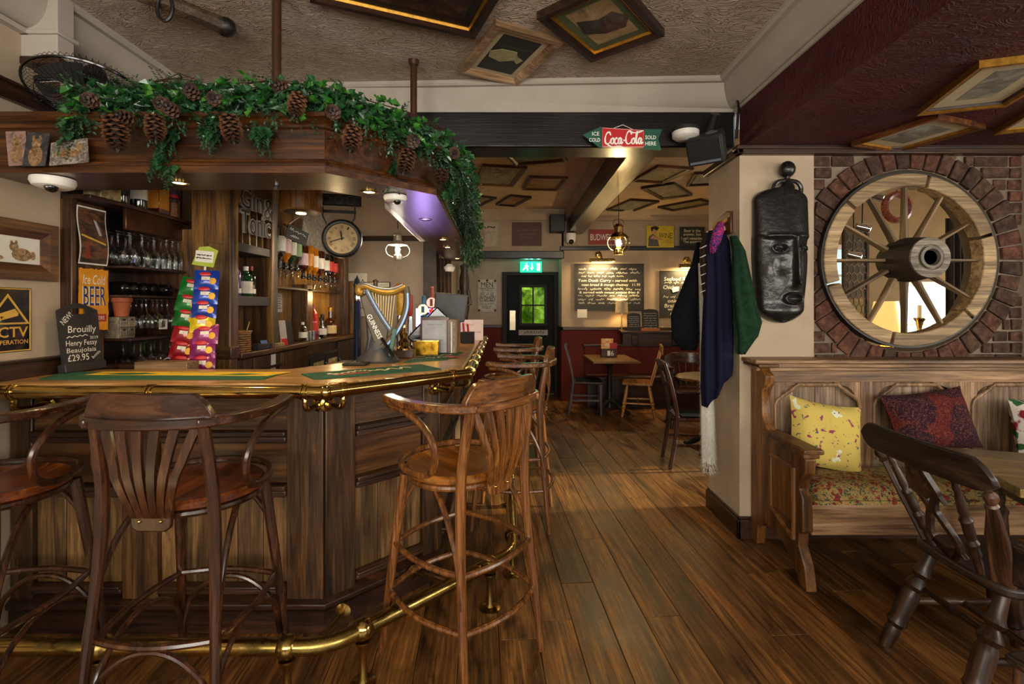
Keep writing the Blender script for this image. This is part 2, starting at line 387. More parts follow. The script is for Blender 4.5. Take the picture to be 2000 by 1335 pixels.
# planks (direction leans 4 degrees left), each its own piece
PW = .172; ang = radians(3.9); RP = RZ(ang); pm = {}
rr = random.Random(3)
def inroom(x, y): return (-2.5 < x < 3.6 and .2 < y < 8.1) and not (x > 2.2 and y < 1.0)
plank_cache = []
for k, (w_, l_) in enumerate([(PW, 1.5), (PW, 1.9), (PW, 2.4), (PW, 2.9)]):
    plank_cache.append((l_, mesh('plank', MB().box(-w_/2+.0012, w_/2-.0012, .0015, l_-.0015, -.014, 0), 0)))
    plank_cache[-1][1].materials.append(FLOOR)
for i in range(-16, 26):
    u = i*PW; v = -.3-rr.random()*2.2
    while v < 8.4:
        l_, me = rr.choice(plank_cache)
        a = RP @ Vector((u, v+.2*l_, 0)); b2 = RP @ Vector((u, v+.8*l_, 0))
        if inroom(a.x, a.y) or inroom(b2.x, b2.y):
            o = ob('plank', me, FLOOR, fl, T(0, 0, rr.uniform(-.0012, .0006)) @ RP @ T(u, v, 0))
            bv = o.modifiers.new('bevel', 'BEVEL'); bv.width = .0015; bv.segments = 1
        v += l_
ZC, ZB = 2.9, 2.94
struct('ceiling', B(-2.12, 1.33, -2.4, 3.12, ZC, ZC+.08), CEIL, 'cream swirled plaster ceiling above the bar')
struct('ceiling_low', B(1.474, 4.7, -2.4, 3.06, 2.45, 2.5), RED, 'low dark red swirled plaster ceiling above the settle')
struct('ceiling_back', B(-2.6, 6.1, 3.3, 8.3, ZB, ZB+.08), CEIL2, 'yellowed plaster ceiling of the back room')
# side of the low red ceiling, rising to the cove
struct('wall_downstand', B(1.435, 1.475, -2.4, 3.05, 2.449, 2.8), RED, 'dark red downstand between the two ceilings')
# coves: section swept, (out, up)
def cove(path, h, d, name, lab, z=ZC):
    sec = [(0, .002), (.03, .002), (.03, -.018), (.018, -.03)]
    for q in range(7):
        a = pi/2*q/6; sec.append((-.01+.0-(d-.02)*(1-cos(a)) , -.03-(h-.06)*sin(a)))
    sec += [(-d+.005, -h+.03), (-d+.022, -h+.022), (-d+.022, -h), (-d-.02, -h), (-d-.02, .05), (0, .05)]
    struct(name, MB().sweep(path, [(a, b) for a, b in sec], z), WHITEP, lab)
# travel so that 'right' points into the room
cove([(-2.12, 3.2), (-2.085, -2.3)][::-1] if False else [(-2.085, 3.12), (-2.06, -2.3)], .17, .15, 'trim_1', 'pale coved cornice along the left wall') if False else None
cove([(-2.1, -2.3), (-2.12, 3.18), (1.33, 3.05), (1.30, -2.3)], .2, .12, 'trim_1', 'pale coved cornice round the edge of the main ceiling')
struct('wall_above_beam', B(-2.6, 1.5, 3.13, 3.25, 2.6, 2.95), WHITEP, 'pale strip of wall above the black beam')
# left wall
struct('wall_left', B(-2.4, -2.25, -2.4, 2.41, 0, ZC+.05), CREAM, 'cream plaster wall at the left end of the bar')
struct('wall_left_bar', B(-2.6, -2.46, 2.35, 6.1, 0, 2.95), CREAM, 'wall behind the back bar')
struct('trim_2', MB().box(-2.25, -2.215, -2.3, 2.38, 2.37, 2.44).box(-2.25, -2.2, -2.3, 2.38, 2.435, 2.452), DOAKY, 'dark picture rail on the left wall', bev=.006)
struct('trim_3', MB().box(-2.25, -2.2, 1.2, 2.40, 1.128, 1.205).box(-2.25, -2.185, 1.2, 2.40, 1.2, 1.214), DOAKY, 'brown dado rail on the left wall above the counter', bev=.006)
po = struct('trim_4', MB().box(-2.26, -2.085, 2.218, 2.305, 2.60, 2.9).box(-2.26, -2.072, 2.206, 2.317, 2.70, 2.72), WHITEP, 'white boxed pilaster head below the cornice', bev=.004)
ob('wood_block', MB().box(-2.26, -2.075, 2.21, 2.313, 2.565, 2.601), DOAKY, po, bev=.006)
# walls behind the camera with windows (daylight comes from here)
def wallwin(name, x0, x1, y0, y1, z1, wins, axis, mat, lab):
    """wall box with rectangular window holes; wins = (a0, a1, z0, z1) along the wall's long axis"""
    mb = MB(); a0, a1 = (x0, x1) if axis == 'x' else (y0, y1); cur = a0
    def bx(p, q, z0, zz):
        if q-p < 1e-4 or zz-z0 < 1e-4: return
        mb.box(p, q, y0, y1, z0, zz) if axis == 'x' else mb.box(x0, x1, p, q, z0, zz)
    for w in sorted(wins):
        bx(cur, w[0], 0, z1); bx(w[0], w[1], 0, w[2]); bx(w[0], w[1], w[3], z1); cur = w[1]
    bx(cur, a1, 0, z1); return struct(name, mb, mat, lab)
wn = [0]
def window(a0, a1, z0, z1, c, axis, nx, nz, mat, lab, d=.06):
    """casement: frame + glazing bars + panes, centred on depth c"""
    wn[0] += 1; mb = MB(); t = .05
    def bx(m, p, q, zz0, zz1, dd): m.box(p, q, c-dd, c+dd, zz0, zz1) if axis == 'x' else m.box(c-dd, c+dd, p, q, zz0, zz1)
    bx(mb, a0, a0+t, z0, z1, d/2); bx(mb, a1-t, a1, z0, z1, d/2); bx(mb, a0, a1, z0, z0+t, d/2); bx(mb, a0, a1, z1-t, z1, d/2)
    w = struct('window_%d' % wn[0], mb, mat, lab)
    g = MB()
    for i in range(1, nx): q = a0+(a1-a0)*i/nx; bx(g, q-.012, q+.012, z0+t, z1-t, .012)
    for j in range(1, nz): q = z0+(z1-z0)*j/nz; bx(g, a0+t, a1-t, q-.012, q+.012, .012)
    ob('glazing_bar', g, mat, w)
    for i in range(nx):
        for j in range(nz):
            p = MB(); bx(p, a0+(a1-a0)*i/nx, a0+(a1-a0)*(i+1)/nx, z0+(z1-z0)*j/nz, z0+(z1-z0)*(j+1)/nz, .002); ob('pane', p, PANE, w)
    return w
wf = [(-2.0, -.5, 1.0, 2.3), (0, 1.5, 1.0, 2.3), (2.2, 3.7, 1.0, 2.3)]
wallwin('wall_front', -2.4, 4.7, -2.4, -2.28, 2.95, wf, 'x', CREAM, 'street wall behind the viewer')
for w in wf: window(*w, -2.34, 'x', 3, 2, WHITE, 'white street window behind the viewer')
wallwin('wall_right', 4.58, 4.7, -2.4, 3.35, 2.95, [(-.15, 1.35, .95, 2.25)], 'y', CREAM, 'side wall right of the seating')
window(-.15, 1.35, .95, 2.25, 4.64, 'y', 3, 2, WHITE, 'white side window right of the seating')
# column
col = struct('wall_column', B(1.432, 1.9, 3.045, 3.52, 0, 2.46), CREAM, 'cream plastered column between bar and settle')
struct('baseboard_column', MB().sweep([(1.432, 3.53), (1.432, 3.045), (1.53, 3.045)], [(0, 0), (-.018, 0), (-.018, .1), (-.012, .12), (-.012, .13), (0, .135)], 0), DOAKX, 'dark skirting board round the column') if False else None
struct('baseboard_right', MB().box(1.414, 1.434, 3.027, 3.535, 0, .12).box(1.414, 1.52, 3.027, 3.047, 0, .12).box(1.420, 1.434, 3.033, 3.53, .12, .138).box(1.42, 1.52, 3.033, 3.047, .12, .138), DOAKY, 'dark skirting board round the foot of the column', bev=.004)
struct('trim_5', MB().box(1.40, 3.35, 3.0, 3.06, 2.405, 2.45).box(1.39, 3.35, 2.985, 3.06, 2.43, 2.456).box(1.40, 1.44, 3.0, 3.55, 2.405, 2.45), DOAKX, 'dark wooden rail under the red ceiling', bev=.006)
# ---- brick wall with a round opening
WX, WZ, WR = 2.505, 1.745, .575                      # wheel centre and radius of the opening
BX0, BX1, BZ0, BZ1, BY0, BY1 = 1.9, 3.215, 1.0, 2.41, 3.06, 3.30
def brickback():
    mb = MB(); n = 64; rect = []
    for i in range(n):
        a = 2*pi*i/n; dx, dz = cos(a), sin(a); t = 1e9
        if dx > 1e-6: t = min(t, (BX1-WX)/dx)
        if dx < -1e-6: t = min(t, (BX0-WX)/dx)
        if dz > 1e-6: t = min(t, (BZ1-WZ)/dz)
        if dz < -1e-6: t = min(t, (BZ0-WZ)/dz)
        rect.append((WX+dx*t, WZ+dz*t))
    # snap nearest to corners
    for cx, cz in ((BX0, BZ0), (BX0, BZ1), (BX1, BZ0), (BX1, BZ1)):
        j = min(range(n), key=lambda q: (rect[q][0]-cx)**2+(rect[q][1]-cz)**2); rect[j] = (cx, cz)
    vs = []
    for y in (BY0, BY1):
        vs += [(WX+WR*cos(2*pi*i/n), y, WZ+WR*sin(2*pi*i/n)) for i in range(n)]+[(p[0], y, p[1]) for p in rect]
    fs = []
    for i in range(n):
        j = (i+1) % n
        fs += [(i, n+i, n+j, j)[::-1], (2*n+i, 2*n+j, 3*n+j, 3*n+i)[::-1], (i, j, 2*n+j, 2*n+i)[::-1], (n+i, 3*n+i, 3*n+j, n+j)[::-1]]
    return mb.add(vs, fs)
MORTAR = plaster('mortar', '#8a7b6b', '#5d5145', .6, 60)
bw = struct('wall_brick', brickback(), MORTAR, 'brown brick wall with a round opening ringed by bricks')
struct('wall_brick_base', MB().box(1.9, 4.58, 3.1, 3.36, 0, 1.0).box(3.215, 4.58, 3.0, 3.36, 1.0, 2.46).box(1.9, 3.3, 3.1, 3.36, 2.41, 2.95), CREAM, 'cream wall behind the settle')
def brickmat(key, a, c, d):
    m, nt, N, L, b = newmat(key); v = coords(N, L, (1, 1, 1)); n = noise(N, L, v.outputs[0], 22, 6, .7); n2 = noise(N, L, v.outputs[0], 2, 2)
    r = ramp(N, [a, c, d], [.3, .5, .7]); L.new(n.outputs[0], r.inputs[0])
    oi = N.new('ShaderNodeObjectInfo'); ro = ramp(N, [(.6, .62, .66, 1), (1, .95, .9, 1), (1.2, .86, .74, 1)]); L.new(oi.outputs['Random'], ro.inputs[0])
    L.new(mixc(N, L, r.outputs[0], ro.outputs[0], 1), b.inputs['Base Color']); setp(b, Roughness=.85, Specular_IOR_Level=.2); bump(N, L, n.outputs[0], b, .7, .006); return m
BRK = brickmat('old_brick', '#2b1e19', '#4d382e', '#6a5142')
rb = random.Random(5)
def brick(poly2, dy=.014):
    """poly2: (x, z) outline; slightly irregular brick standing proud of the mortar"""
    cx = sum(p[0] for p in poly2)/len(poly2); cz = sum(p[1] for p in poly2)/len(poly2)
    d = dy+rb.uniform(-.004, .006); mb = MB()
    pl = [(p[0]-cx+rb.uniform(-.0025, .0025), p[1]-cz+rb.uniform(-.0025, .0025)) for p in poly2]
    mb.prism(pl, -.01, d); o = ob('brick', mb, BRK, bw, FB((cx, BY0, cz)), ang=0, bev=.005); return o
nr = 44; R0, R1 = WR+.004, WR+.13
for i in range(nr):
    a0 = 2*pi*(i+.06)/nr; a1 = 2*pi*(i+.94)/nr; r1 = R1+rb.uniform(-.012, .012)
    pts = [(WX+r*cos(a), WZ+r*sin(a)) for r, a in ((R0, a0), (R0, a1), (r1, a1), (r1, a0))]
    if all(BX0 < p[0] < BX1-.003 and p[1] < BZ1 for p in pts): brick(pts, .02)
    else:
        pts = [(min(max(p[0], BX0+.004), BX1-.004), min(p[1], BZ1-.004)) for p in pts]
        if len(set((round(p[0], 3), round(p[1], 3)) for p in pts)) == 4 and max(p[0] for p in pts)-min(p[0] for p in pts) > .02: brick(pts, .02)
ch = .0735; k = 0; z = 1.09
while z+ch < BZ1+.03:
    x = BX0-(.11 if k % 2 else 0)+rb.uniform(-.02, .02); zt = min(z+ch-.011, BZ1-.002)
    while x < BX1:
        w_ = rb.choice([.215, .215, .205, .105]); xa, xb = max(x, BX0+.003), min(x+w_, BX1-.003)
        zm = (z+zt)/2; dz = abs(zm-WZ); segs = [(xa, xb)]
        if dz < R1+.012:
            hw = sqrt((R1+.012)**2-dz*dz); segs = []
            if xa < WX-hw: segs.append((xa, min(xb, WX-hw)))
            if xb > WX+hw: segs.append((max(xa, WX+hw), xb))
        for p, q in segs:
            if q-p > .03: brick([(p, z), (q, z), (q, zt), (p, zt)])
        x += w_+.012
    z += ch; k += 1
# ---- the black beam across the room and the long beam to the back
struct('trim_6', MB().box(-2.5, 1.432, 3.1, 3.32, 2.475, 2.705), BEAM, 'black painted beam across the room', bev=.012)
struct('trim_7', MB().box(.846, 1.09, 3.32, 7.5, 2.58, 2.8), BEAMY, 'long varnished dark beam running to the back wall', bev=.018)
struct('trim_8', MB().box(.80, 1.13, 3.32, 7.5, 2.79, 2.95), CREAM, 'plaster casing above the long beam')
# ---- back room
struct('wall_bar_end', MB().box(-2.5, -1.0, 6.0, 6.12, 0, 2.95), CREAM, 'cream wall behind the beer pumps')
struct('trim_9', MB().box(-2.5, -1.0, 5.965, 6.0, 2.27, 2.33), DOAKX, 'dark picture rail behind the lantern', bev=.005)
struct('wall_lobby_left', MB().box(-1.0, -.80, 6.0, 8.2, 0, 2.95), CREAM, 'narrow cream wall left of the garden door')
struct('wall_back_right', MB().box(.77, 3.2, 7.5, 8.3, 1.12, 2.95), CREAM, 'cream back wall with the menu boards')
struct('wall_back_dado', MB().box(.765, 3.2, 7.49, 8.3, 0, 1.12), DADO, 'dark red lower half of the back wall')
struct('trim_10', MB().box(.745, 3.2, 7.455, 7.52, 1.10, 1.15).box(.745, .79, 7.455, 8.16, 1.10, 1.15), DOAKX, 'dark dado rail below the menu boards', bev=.006)
struct('trim_11', MB().box(.74, 3.2, 7.45, 7.52, 2.33, 2.385).box(.74, 3.2, 7.43, 7.52, 2.375, 2.395), BEAM, 'dark plate rail above the menu boards', bev=.006)
struct('trim_12', MB().box(-.8, .8, 7.42, 7.6, 2.2, 2.315), BEAM, 'dark lintel over the lobby', bev=.01)
struct('wall_bulkhead', MB().box(-.8, .8, 7.5, 7.6, 2.3, 2.95), CREAM, 'cream bulkhead above the lobby')
struct('trim_13', MB().sweep([(-.8, 7.5), (3.2, 7.5)], [(-.02, 0), (.16, 0), (.14, -.03), (.07, -.07), (.04, -.13), (.02, -.15), (-.02, -.15)], ZB), CREAM, 'coved cornice along the back wall')
DX0, DX1, DH, DY = -.085, .70, 1.98, 8.1             # door opening
struct('wall_lobby', MB().box(-.8, DX0-.08, 8.1, 8.2, 1.14, 2.5).box(DX1+.06, .8, 8.1, 8.2, 1.14, 2.5).box(DX0-.08, DX1+.06, 8.1, 8.2, DH+.06, 2.5), plaster('shaded_cream', '#b9a894', '#a3927f'), 'cream lobby wall round the garden door')
struct('wall_lobby_dado', MB().box(-.8, DX0-.08, 8.09, 8.2, 0, 1.14).box(DX1+.06, .8, 8.09, 8.2, 0, 1.14), DADO, 'dark red lower lobby wall')
struct('trim_14', MB().box(-.8, DX0-.08, 8.06, 8.1, 1.11, 1.16).box(DX1+.06, .78, 8.06, 8.1, 1.11, 1.16), DOAKX, 'dado rail in the lobby', bev=.005)
# garden door
BLUEBLK = plain('blue_black_paint', '#0c0f12', .7, nz=.35, sc=5, spec=.25)
dr = tag(ob('door_1', MB().box(DX0-.08, DX0, 8.03, 8.16, 0, DH+.06).box(DX1, DX1+.06, 8.03, 8.16, 0, DH+.06).box(DX0, DX1, 8.03, 8.16, DH, DH+.06), BLACKM, bev=.005), 'black garden door with four small panes', kind='structure')
wx0, wx1, wz0, wz1 = .15, .555, 1.17, 1.80
ob('door_leaf', MB().box(DX0, wx0, 8.09, 8.13, .01, DH).box(wx1, DX1, 8.09, 8.13, .01, DH).box(wx0, wx1, 8.09, 8.13, wz1, DH).box(wx0, wx1, 8.09, 8.13, .01, wz0), BLUEBLK, dr, bev=.003)
ob('glazing_frame', MB().box(wx0-.03, wx0+.015, 8.06, 8.14, wz0-.03, wz1+.03).box(wx1-.015, wx1+.03, 8.06, 8.14, wz0-.03, wz1+.03).box(wx0, wx1, 8.06, 8.14, wz1-.015, wz1+.03).box(wx0, wx1, 8.06, 8.14, wz0-.03, wz0+.015)
   .box((wx0+wx1)/2-.012, (wx0+wx1)/2+.012, 8.07, 8.13, wz0, wz1).box(wx0, wx1, 8.07, 8.13, (wz0+wz1)/2-.012, (wz0+wz1)/2+.012), BLACKM, dr, bev=.003)
for i in (0, 1):
    for j in (0, 1):
        ob('pane', MB().box(wx0+(wx1-wx0)*i/2, wx0+(wx1-wx0)*(i+1)/2, 8.099, 8.103, wz0+(wz1-wz0)*j/2, wz0+(wz1-wz0)*(j+1)/2), PANE, dr)
for z0, z1 in ((.15, .9),):
    for x0, x1 in ((.06, .28), (.36, .60)): ob('lower_panel', MB().box(x0, x1, 8.082, 8.1, z0, z1), BLUEBLK, dr, bev=.008)
ob('finger_plate', MB().box(-.04, .06, 8.083, 8.092, 1.07, 1.4), plain('brass_plate', '#b9ab8c', .3, .7), dr, bev=.003)
ob('letter_plate', MB().box(.11, .60, 8.08, 8.092, .985, 1.075), plain('grey_sign', '#a19a8e', .5), dr, bev=.003)
text(dr, 'JARDIN', 0, 0, .34, .055, BLACKM).matrix_local = FB((.36, 8.078, 1.03))
# garden outside
GRN = art('hedge_green', ['#5a7a12', '#a4cf1e', '#d4f04a'], 9, .5, rough=.7)
hg = MB(); rg = random.Random(2)
hg.grid(lambda u, v: (-2.5+5.5*u, 9.7+.25*sin(u*40)*sin(v*21)+rg.uniform(-.15, .15), 3.4*v), 60, 36)
tag(ob('garden_hedge', hg, GRN, ang=0), 'bright green hedge seen through the garden door panes', 'hedge')
struct('floor_garden', B(-3, 4, 8.3, 10.2, -.1, -.02), plain('paving', '#8c8478', .9))
# alcove with windows seen through the wheel
AY = 5.6
wallwin('wall_alcove', 3.2, 6.1, AY, AY+.12, 2.95, [(3.38, 3.93, .75, 2.18), (4.55, 5.2, .75, 1.75)], 'x', plaster('dimmed_cream', '#8f7752', '#7a6444'), 'alcove wall with windows behind the wheel')  # darker tan than the other walls; the alcove's dimness is in the colour
window(3.38, 3.93, .75, 2.18, AY+.06, 'x', 1, 4, WHITE, 'white sash window seen through the left of the wheel')
window(4.55, 5.2, .75, 1.75, AY+.06, 'x', 1, 2, WHITE, 'white window seen low through the wheel')
struct('wall_alcove_side', B(3.2, 3.3, AY, 8.3, 0, 2.95), CREAM)
wallwin('wall_far_right', 5.98, 6.1, 3.3, 5.7, 2.95, [(3.8, 5.1, .9, 2.2)], 'y', CREAM, 'far side wall of the back room')
window(3.8, 5.1, .9, 2.2, 6.04, 'y', 2, 2, WHITE, 'side window of the back room')
struct('wall_back_front', B(4.58, 6.1, 3.3, 3.42, 0, 2.95), CREAM)
# street outside the alcove windows: a pale rendered house front
struct('ground_street', B(2.5, 9, 5.8, 16, -.3, -.2), plain('tarmac', '#77736d', .9))
hs = thing('house', 'pale house with a tiled roof across the street', 'house', T(6.8, 12, 0))
ob('front_wall', MB().box(-3.2, 3.2, 0, 1, -.2, 3.2), plain('render', '#c9ccc9', .9), hs)
ob('roof', MB().add([(-3.4, -.2, 3.1), (3.4, -.2, 3.1), (3.4, 2.4, 5.2), (-3.4, 2.4, 5.2), (-3.4, 2.4, 3.1), (3.4, 2.4, 3.1)], [(0, 1, 2, 3), (0, 3, 4), (1, 5, 2)]), plain('roof_tile', '#a08d80', .9), hs, ang=0)
for i in range(3): ob('house_window', MB().box(-2.6+i*2, -1.6+i*2, -.03, .02, .9, 2.2), plain('dark_pane', '#4a5660', .2), hs)
# ================================================================ THE BAR
RAIL = [(-2.24, 2.0), (-.77, 2.0), (-.23, 2.54), (-.30, 5.55)]
BODY = offp(RAIL, -.17)
bar = thing('bar_counter', 'dark panelled oak bar with an angled corner', 'bar', T(-1.2, 2.4, 0))
bM = bar.matrix_world.inverted()
def bpart(name, mb, mat, bev=0, par=None, M=None): return ob(name, mb, mat, par or bar, (bM @ M) if M is not None else bM, bev=bev)
def barface(A, B_, sa, sb, mids=(), bw=.125):
    """one face of the bar front between ground points A and B_; sa / sb = widths of the end stiles"""
    A = Vector((A[0], A[1], 0)); B_ = Vector((B_[0], B_[1], 0)); t = (B_-A); Ln = t.length; n = Vector((t.y, -t.x, 0)).normalized()
    M = F(A, t, n)                                   # x along face, y up, z out
    bpart('carcass', MB().box(0, Ln, .02, 1.085, -.06, -.014), DOAKX, M=M)
    st = []
    if sa: st.append((0, sa))
    for m in mids: st.append(m)
    if sb: st.append((Ln-sb, Ln))
    for a, b in st: bpart('stile', MB().box(a, b-.002, .13, 1.085, -.02, .012), OAKZy, .004, M=M)
    ed = [0]+[q for s_ in st for q in s_]+[Ln]
    if not sa: ed = ed
    gaps = [(ed[i], ed[i+1]) for i in range(0, len(ed), 2) if ed[i+1]-ed[i] > .05]
    for a, b in gaps:
        bpart('top_rail', MB().box(a, b, .90, 1.085, -.02, .004), OAKXx, .003, M=M)
        for z in (.845, .605, .175):
            h = .055 if z > .2 else .04
            bpart('moulding', MB().box(a, b, z, z+h*.55, -.02, .022).box(a, b, z+h*.55, z+h, -.02, .034), DOAKX, .006, M=M)
        bpart('upper_panel', MB().box(a, b, .66, .845, -.03, -.006), BURR, .004, M=M)
        nb = max(1, round((b-a)/bw)); w = (b-a)/nb
        for i in range(nb): bpart('board', MB().box(a+i*w+.0015, a+(i+1)*w-.0015, .215, .605, -.03, -.008), PANELy, .004, M=M)
    return M, Ln
# face-local materials: grain along local x / y
OAKZy = wood('bar_stile_oak', '#22140a', '#54381c', '#835c34', 'y'); OAKXx = OAKX
PANELy = wood('bar_board_oak', '#3a2712', '#75552e', '#a07c4a', 'y', .5, .8)
barface(BODY[0], BODY[1], .1, .165, mids=[(.50, .66)])
barface(BODY[1], BODY[2], .145, .10)
sd = (Vector(BODY[3])-Vector(BODY[2])).length
barface(BODY[2], BODY[3], .1, .1, mids=[(.78, .9), (1.6, 1.72), (2.4, 2.52)])
bpart('plinth', MB().sweep(BODY, [(-.02, 0), (.02, 0), (.02, .1), (.035, .115), (.035, .135), (.015, .15), (-.02, .165)], 0), DOAKX, .003)
bpart('frieze_moulding', MB().sweep(BODY, [(-.02, 1.04), (.03, 1.05), (.05, 1.07), (.06, 1.09), (-.02, 1.09)], 0), DOAKX)
# worktop
NOSE = offp(RAIL, -.03)
top = NOSE+[(-1.0, 5.56), (-.95, 2.85), (-1.17, 2.52), (-2.24, 2.52)]
tp = MB().prism(top, 1.09, 1.13)
bt = tag(ob('worktop', tp, TOPX, bev=.012, seg=3), 'golden oak bar top with angled corner', 'bar top')
ob('end_joint', MB().box(-.771, -.768, 2.03, 2.5, 1.129, 1.1305), DOAKX, bt)
# brass hand rail
br = thing('bar_rail', 'polished brass rail along the edge of the bar top', 'rail', T(-.77, 2.0, 1.10)); rM = br.matrix_world.inverted()
def rp(name, mb, mat=BRASS, par=br): return ob(name, mb, mat, par, br.matrix_world.inverted() if par == br else None)
def rail3(path, z): return [(p[0], p[1], z) for p in path]
def seg(path, i, d):
    a = Vector(path[i]); b = Vector(path[i+1]); t = (b-a).normalized(); return a+t*d, t
RR = .027
for i in range(3): rp('tube', MB().tube(rail3(RAIL[i:i+2], 1.10), RR, 16))
for i in (1, 2): rp('elbow', MB().ball((RAIL[i][0], RAIL[i][1], 1.10), RR+.002, 16, 10))
def bracket(i, d, hook=True):
    p, t = seg(RAIL, i, d); n = Vector((t.y, -t.x))
    c = MB()
    for e in (-.009, .009):
        q = p+t*e; c.lathe([(RR, -.006), (RR+.006, -.004), (RR+.006, .004), (RR, .006)], 16, F((q.x, q.y, 1.10), (0, 0, 1), (t.x, t.y, 0)))
    rp('collar', c)
    if hook:
        q = p-n*.155; k = p-n*.0
        rp('bracket', MB().tube(smoothpath([(k.x, k.y, 1.075), (k.x, k.y, 1.045), (p.x-n.x*.03, p.y-n.y*.03, 1.022), (q.x, q.y, 1.02)], 4), .011, 8))
        rp('rosette', MB().lathe([(0, .02), (.018, .02), (.022, .012), (.034, .008), (.036, 0), (0, 0)][::-1], 20, F((q.x, q.y, 1.02), (t.x, t.y, 0), (n.x, n.y, 0))))
for d in (.18, .75, 1.385): bracket(0, d, d != .75)
for d in (.075, .66): bracket(1, d)
for d in (.1, .45, .8, 1.2, 1.65, 2.2, 2.8): bracket(2, d, d in (.1, .8, 1.65, 2.8))
# foot rail
FOOT = offp(RAIL, .235); FOOT[3] = (FOOT[3][0], 5.4); FZ = .213
fr = thing('foot_rail', 'worn brass foot rail round the base of the bar', 'foot rail', T(-.7, 1.8, 0)); fM = fr.matrix_world.inverted()
def fp(name, mb, mat=BRASSW): return ob(name, mb, mat, fr, fM)
def bend(path, z, r=.09):
    out = []
    for i, p in enumerate(path):
        p = Vector(p)
        if 0 < i < len(path)-1:
            a = (Vector(path[i-1])-p).normalized(); b = (Vector(path[i+1])-p).normalized()
            for k in range(6):
                s_ = k/5; q = (1-s_)**2*(p+a*r)+2*s_*(1-s_)*p+s_*s_*(p+b*r); out.append((q.x, q.y, z))
        else: out.append((p.x, p.y, z))
    return out
fp('tube', MB().tube(bend(FOOT, FZ), .03, 16))
def footpost(p, back=None):
    m = MB().lathe([(.05, 0), (.05, .006), (.02, .014), (.015, .03), (.014, .12), (.022, .15), (.03, .165), (.03, .17)], 16, T(p[0], p[1], 0))
    fp('post', m); fp('ball_joint', MB().ball((p[0], p[1], FZ), .043, 16, 10))
def footstay(p, n):
    q = Vector(p)-Vector(n)*.36
    fp('wall_stay', MB().tube([(p[0], p[1], FZ-.02), (q.x, q.y, .12)], .012, 8).lathe([(.035, 0), (.035, .008), (.015, .015)], 16, F((q.x, q.y, .12), (0, 0, 1), (n[0], n[1], 0))))
for x in (-1.93, -1.5, -.82): footpost((x, FOOT[0][1]))
p, t = seg(FOOT, 1, .14); footpost(p); p, t = seg(FOOT, 1, .80); footpost(p)
for d in (.18, 1.1, 2.0, 2.8): p, t = seg(FOOT, 2, d); footpost(p)
footstay((-.74, FOOT[0][1]), (0, -1)); footstay(seg(FOOT, 1, .6)[0], (.707, -.707))
# ---- beer runners lying on the bar top
def runner(px, mats, label, lines, name='bar_runner'):
    """px: four corners in the photo (front-left, front-right, back-right, back-left) on the bar top"""
    c = [onZ(x, y, 1.131) for x, y in px]; o = (c[0]+c[2])/2; r = ((c[1]-c[0])+(c[2]-c[3])).normalized(); r.z = 0
    th = thing(name, label, 'bar runner', F(o, r, (0, 0, 1)), 'rubber backed beer runners'); I = th.matrix_world.inverted()
    L = [I @ q for q in c]
    mt_ = ob('mat', MB().prism([(q.x, q.y) for q in L], 0, .004), mats, th)
    w = max(q.x for q in L)-min(q.x for q in L); h = max(q.y for q in L)-min(q.y for q in L)
    for s_, fx, fy, fw, fh, m in lines:
        if s_ == 'block': ob('red_block', MB().box(fx*w/2-fw*w/2, fx*w/2+fw*w/2, fy*h/2-fh*h/2, fy*h/2+fh*h/2, .004, .0044), m, mt_)
        else: scrawl(mt_, fx*w/2, fy*h/2, fw*w, fh*h, m, z=.0046, words=2, thick=fh*h*.2, name='printed_emblem')
    return th, w, h
GRUN = plain('runner_green', '#0f5138', .8, nz=.15)
runner([(690-75, 741), (862, 721), (822, 712), (588, 731)], GRUN, 'green beer runner lying across the angled corner of the bar', [('', .28, .1, .36, .34, CREAMP), ('', -.5, .05, .2, .3, CREAMP), ('', -.2, .25, .14, .16, CREAMP), ('block', -.38, -.35, .26, .12, REDW)])
runner([(788, 708), (872, 702), (905, 688), (842, 690)], GRUN, 'green beer runner beside the brass box on the bar', [('', 0, .3, .5, .18, CREAMP), ('', -.15, -.25, .5, .14, CREAMP), ('block', .3, -.2, .12, .3, REDW)])
th, w, h = runner([(75, 741), (515, 741), (556, 727), (130, 727)], plain('runner_green2', '#1f5a3c', .8, nz=.15), 'yellow and green beer runner lying by the left end of the bar', [])
ob('yellow_band', MB().prism([(-.36*w, .02*h), (.44*w, -.12*h), (.48*w, .47*h), (-.36*w, .47*h)], .003, .0046), plain('runner_yellow', '#d9b41a', .8, nz=.1), th)
for pg in ([(-.3*w, .1*h), (-.18*w, .02*h), (-.06*w, .14*h), (-.15*w, .3*h), (-.25*w, .28*h)], [(.2*w, .0*h), (.33*w, -.02*h), (.4*w, .12*h), (.28*w, .22*h)]): ob('green_motif', MB().prism(pg, .004, .005), plain('hop_green', '#27602f', .8, nz=.3), th)
scrawl(th, .06*w, .3*h, .2*w, .1*h, DOAKX, z=.0052, words=1)

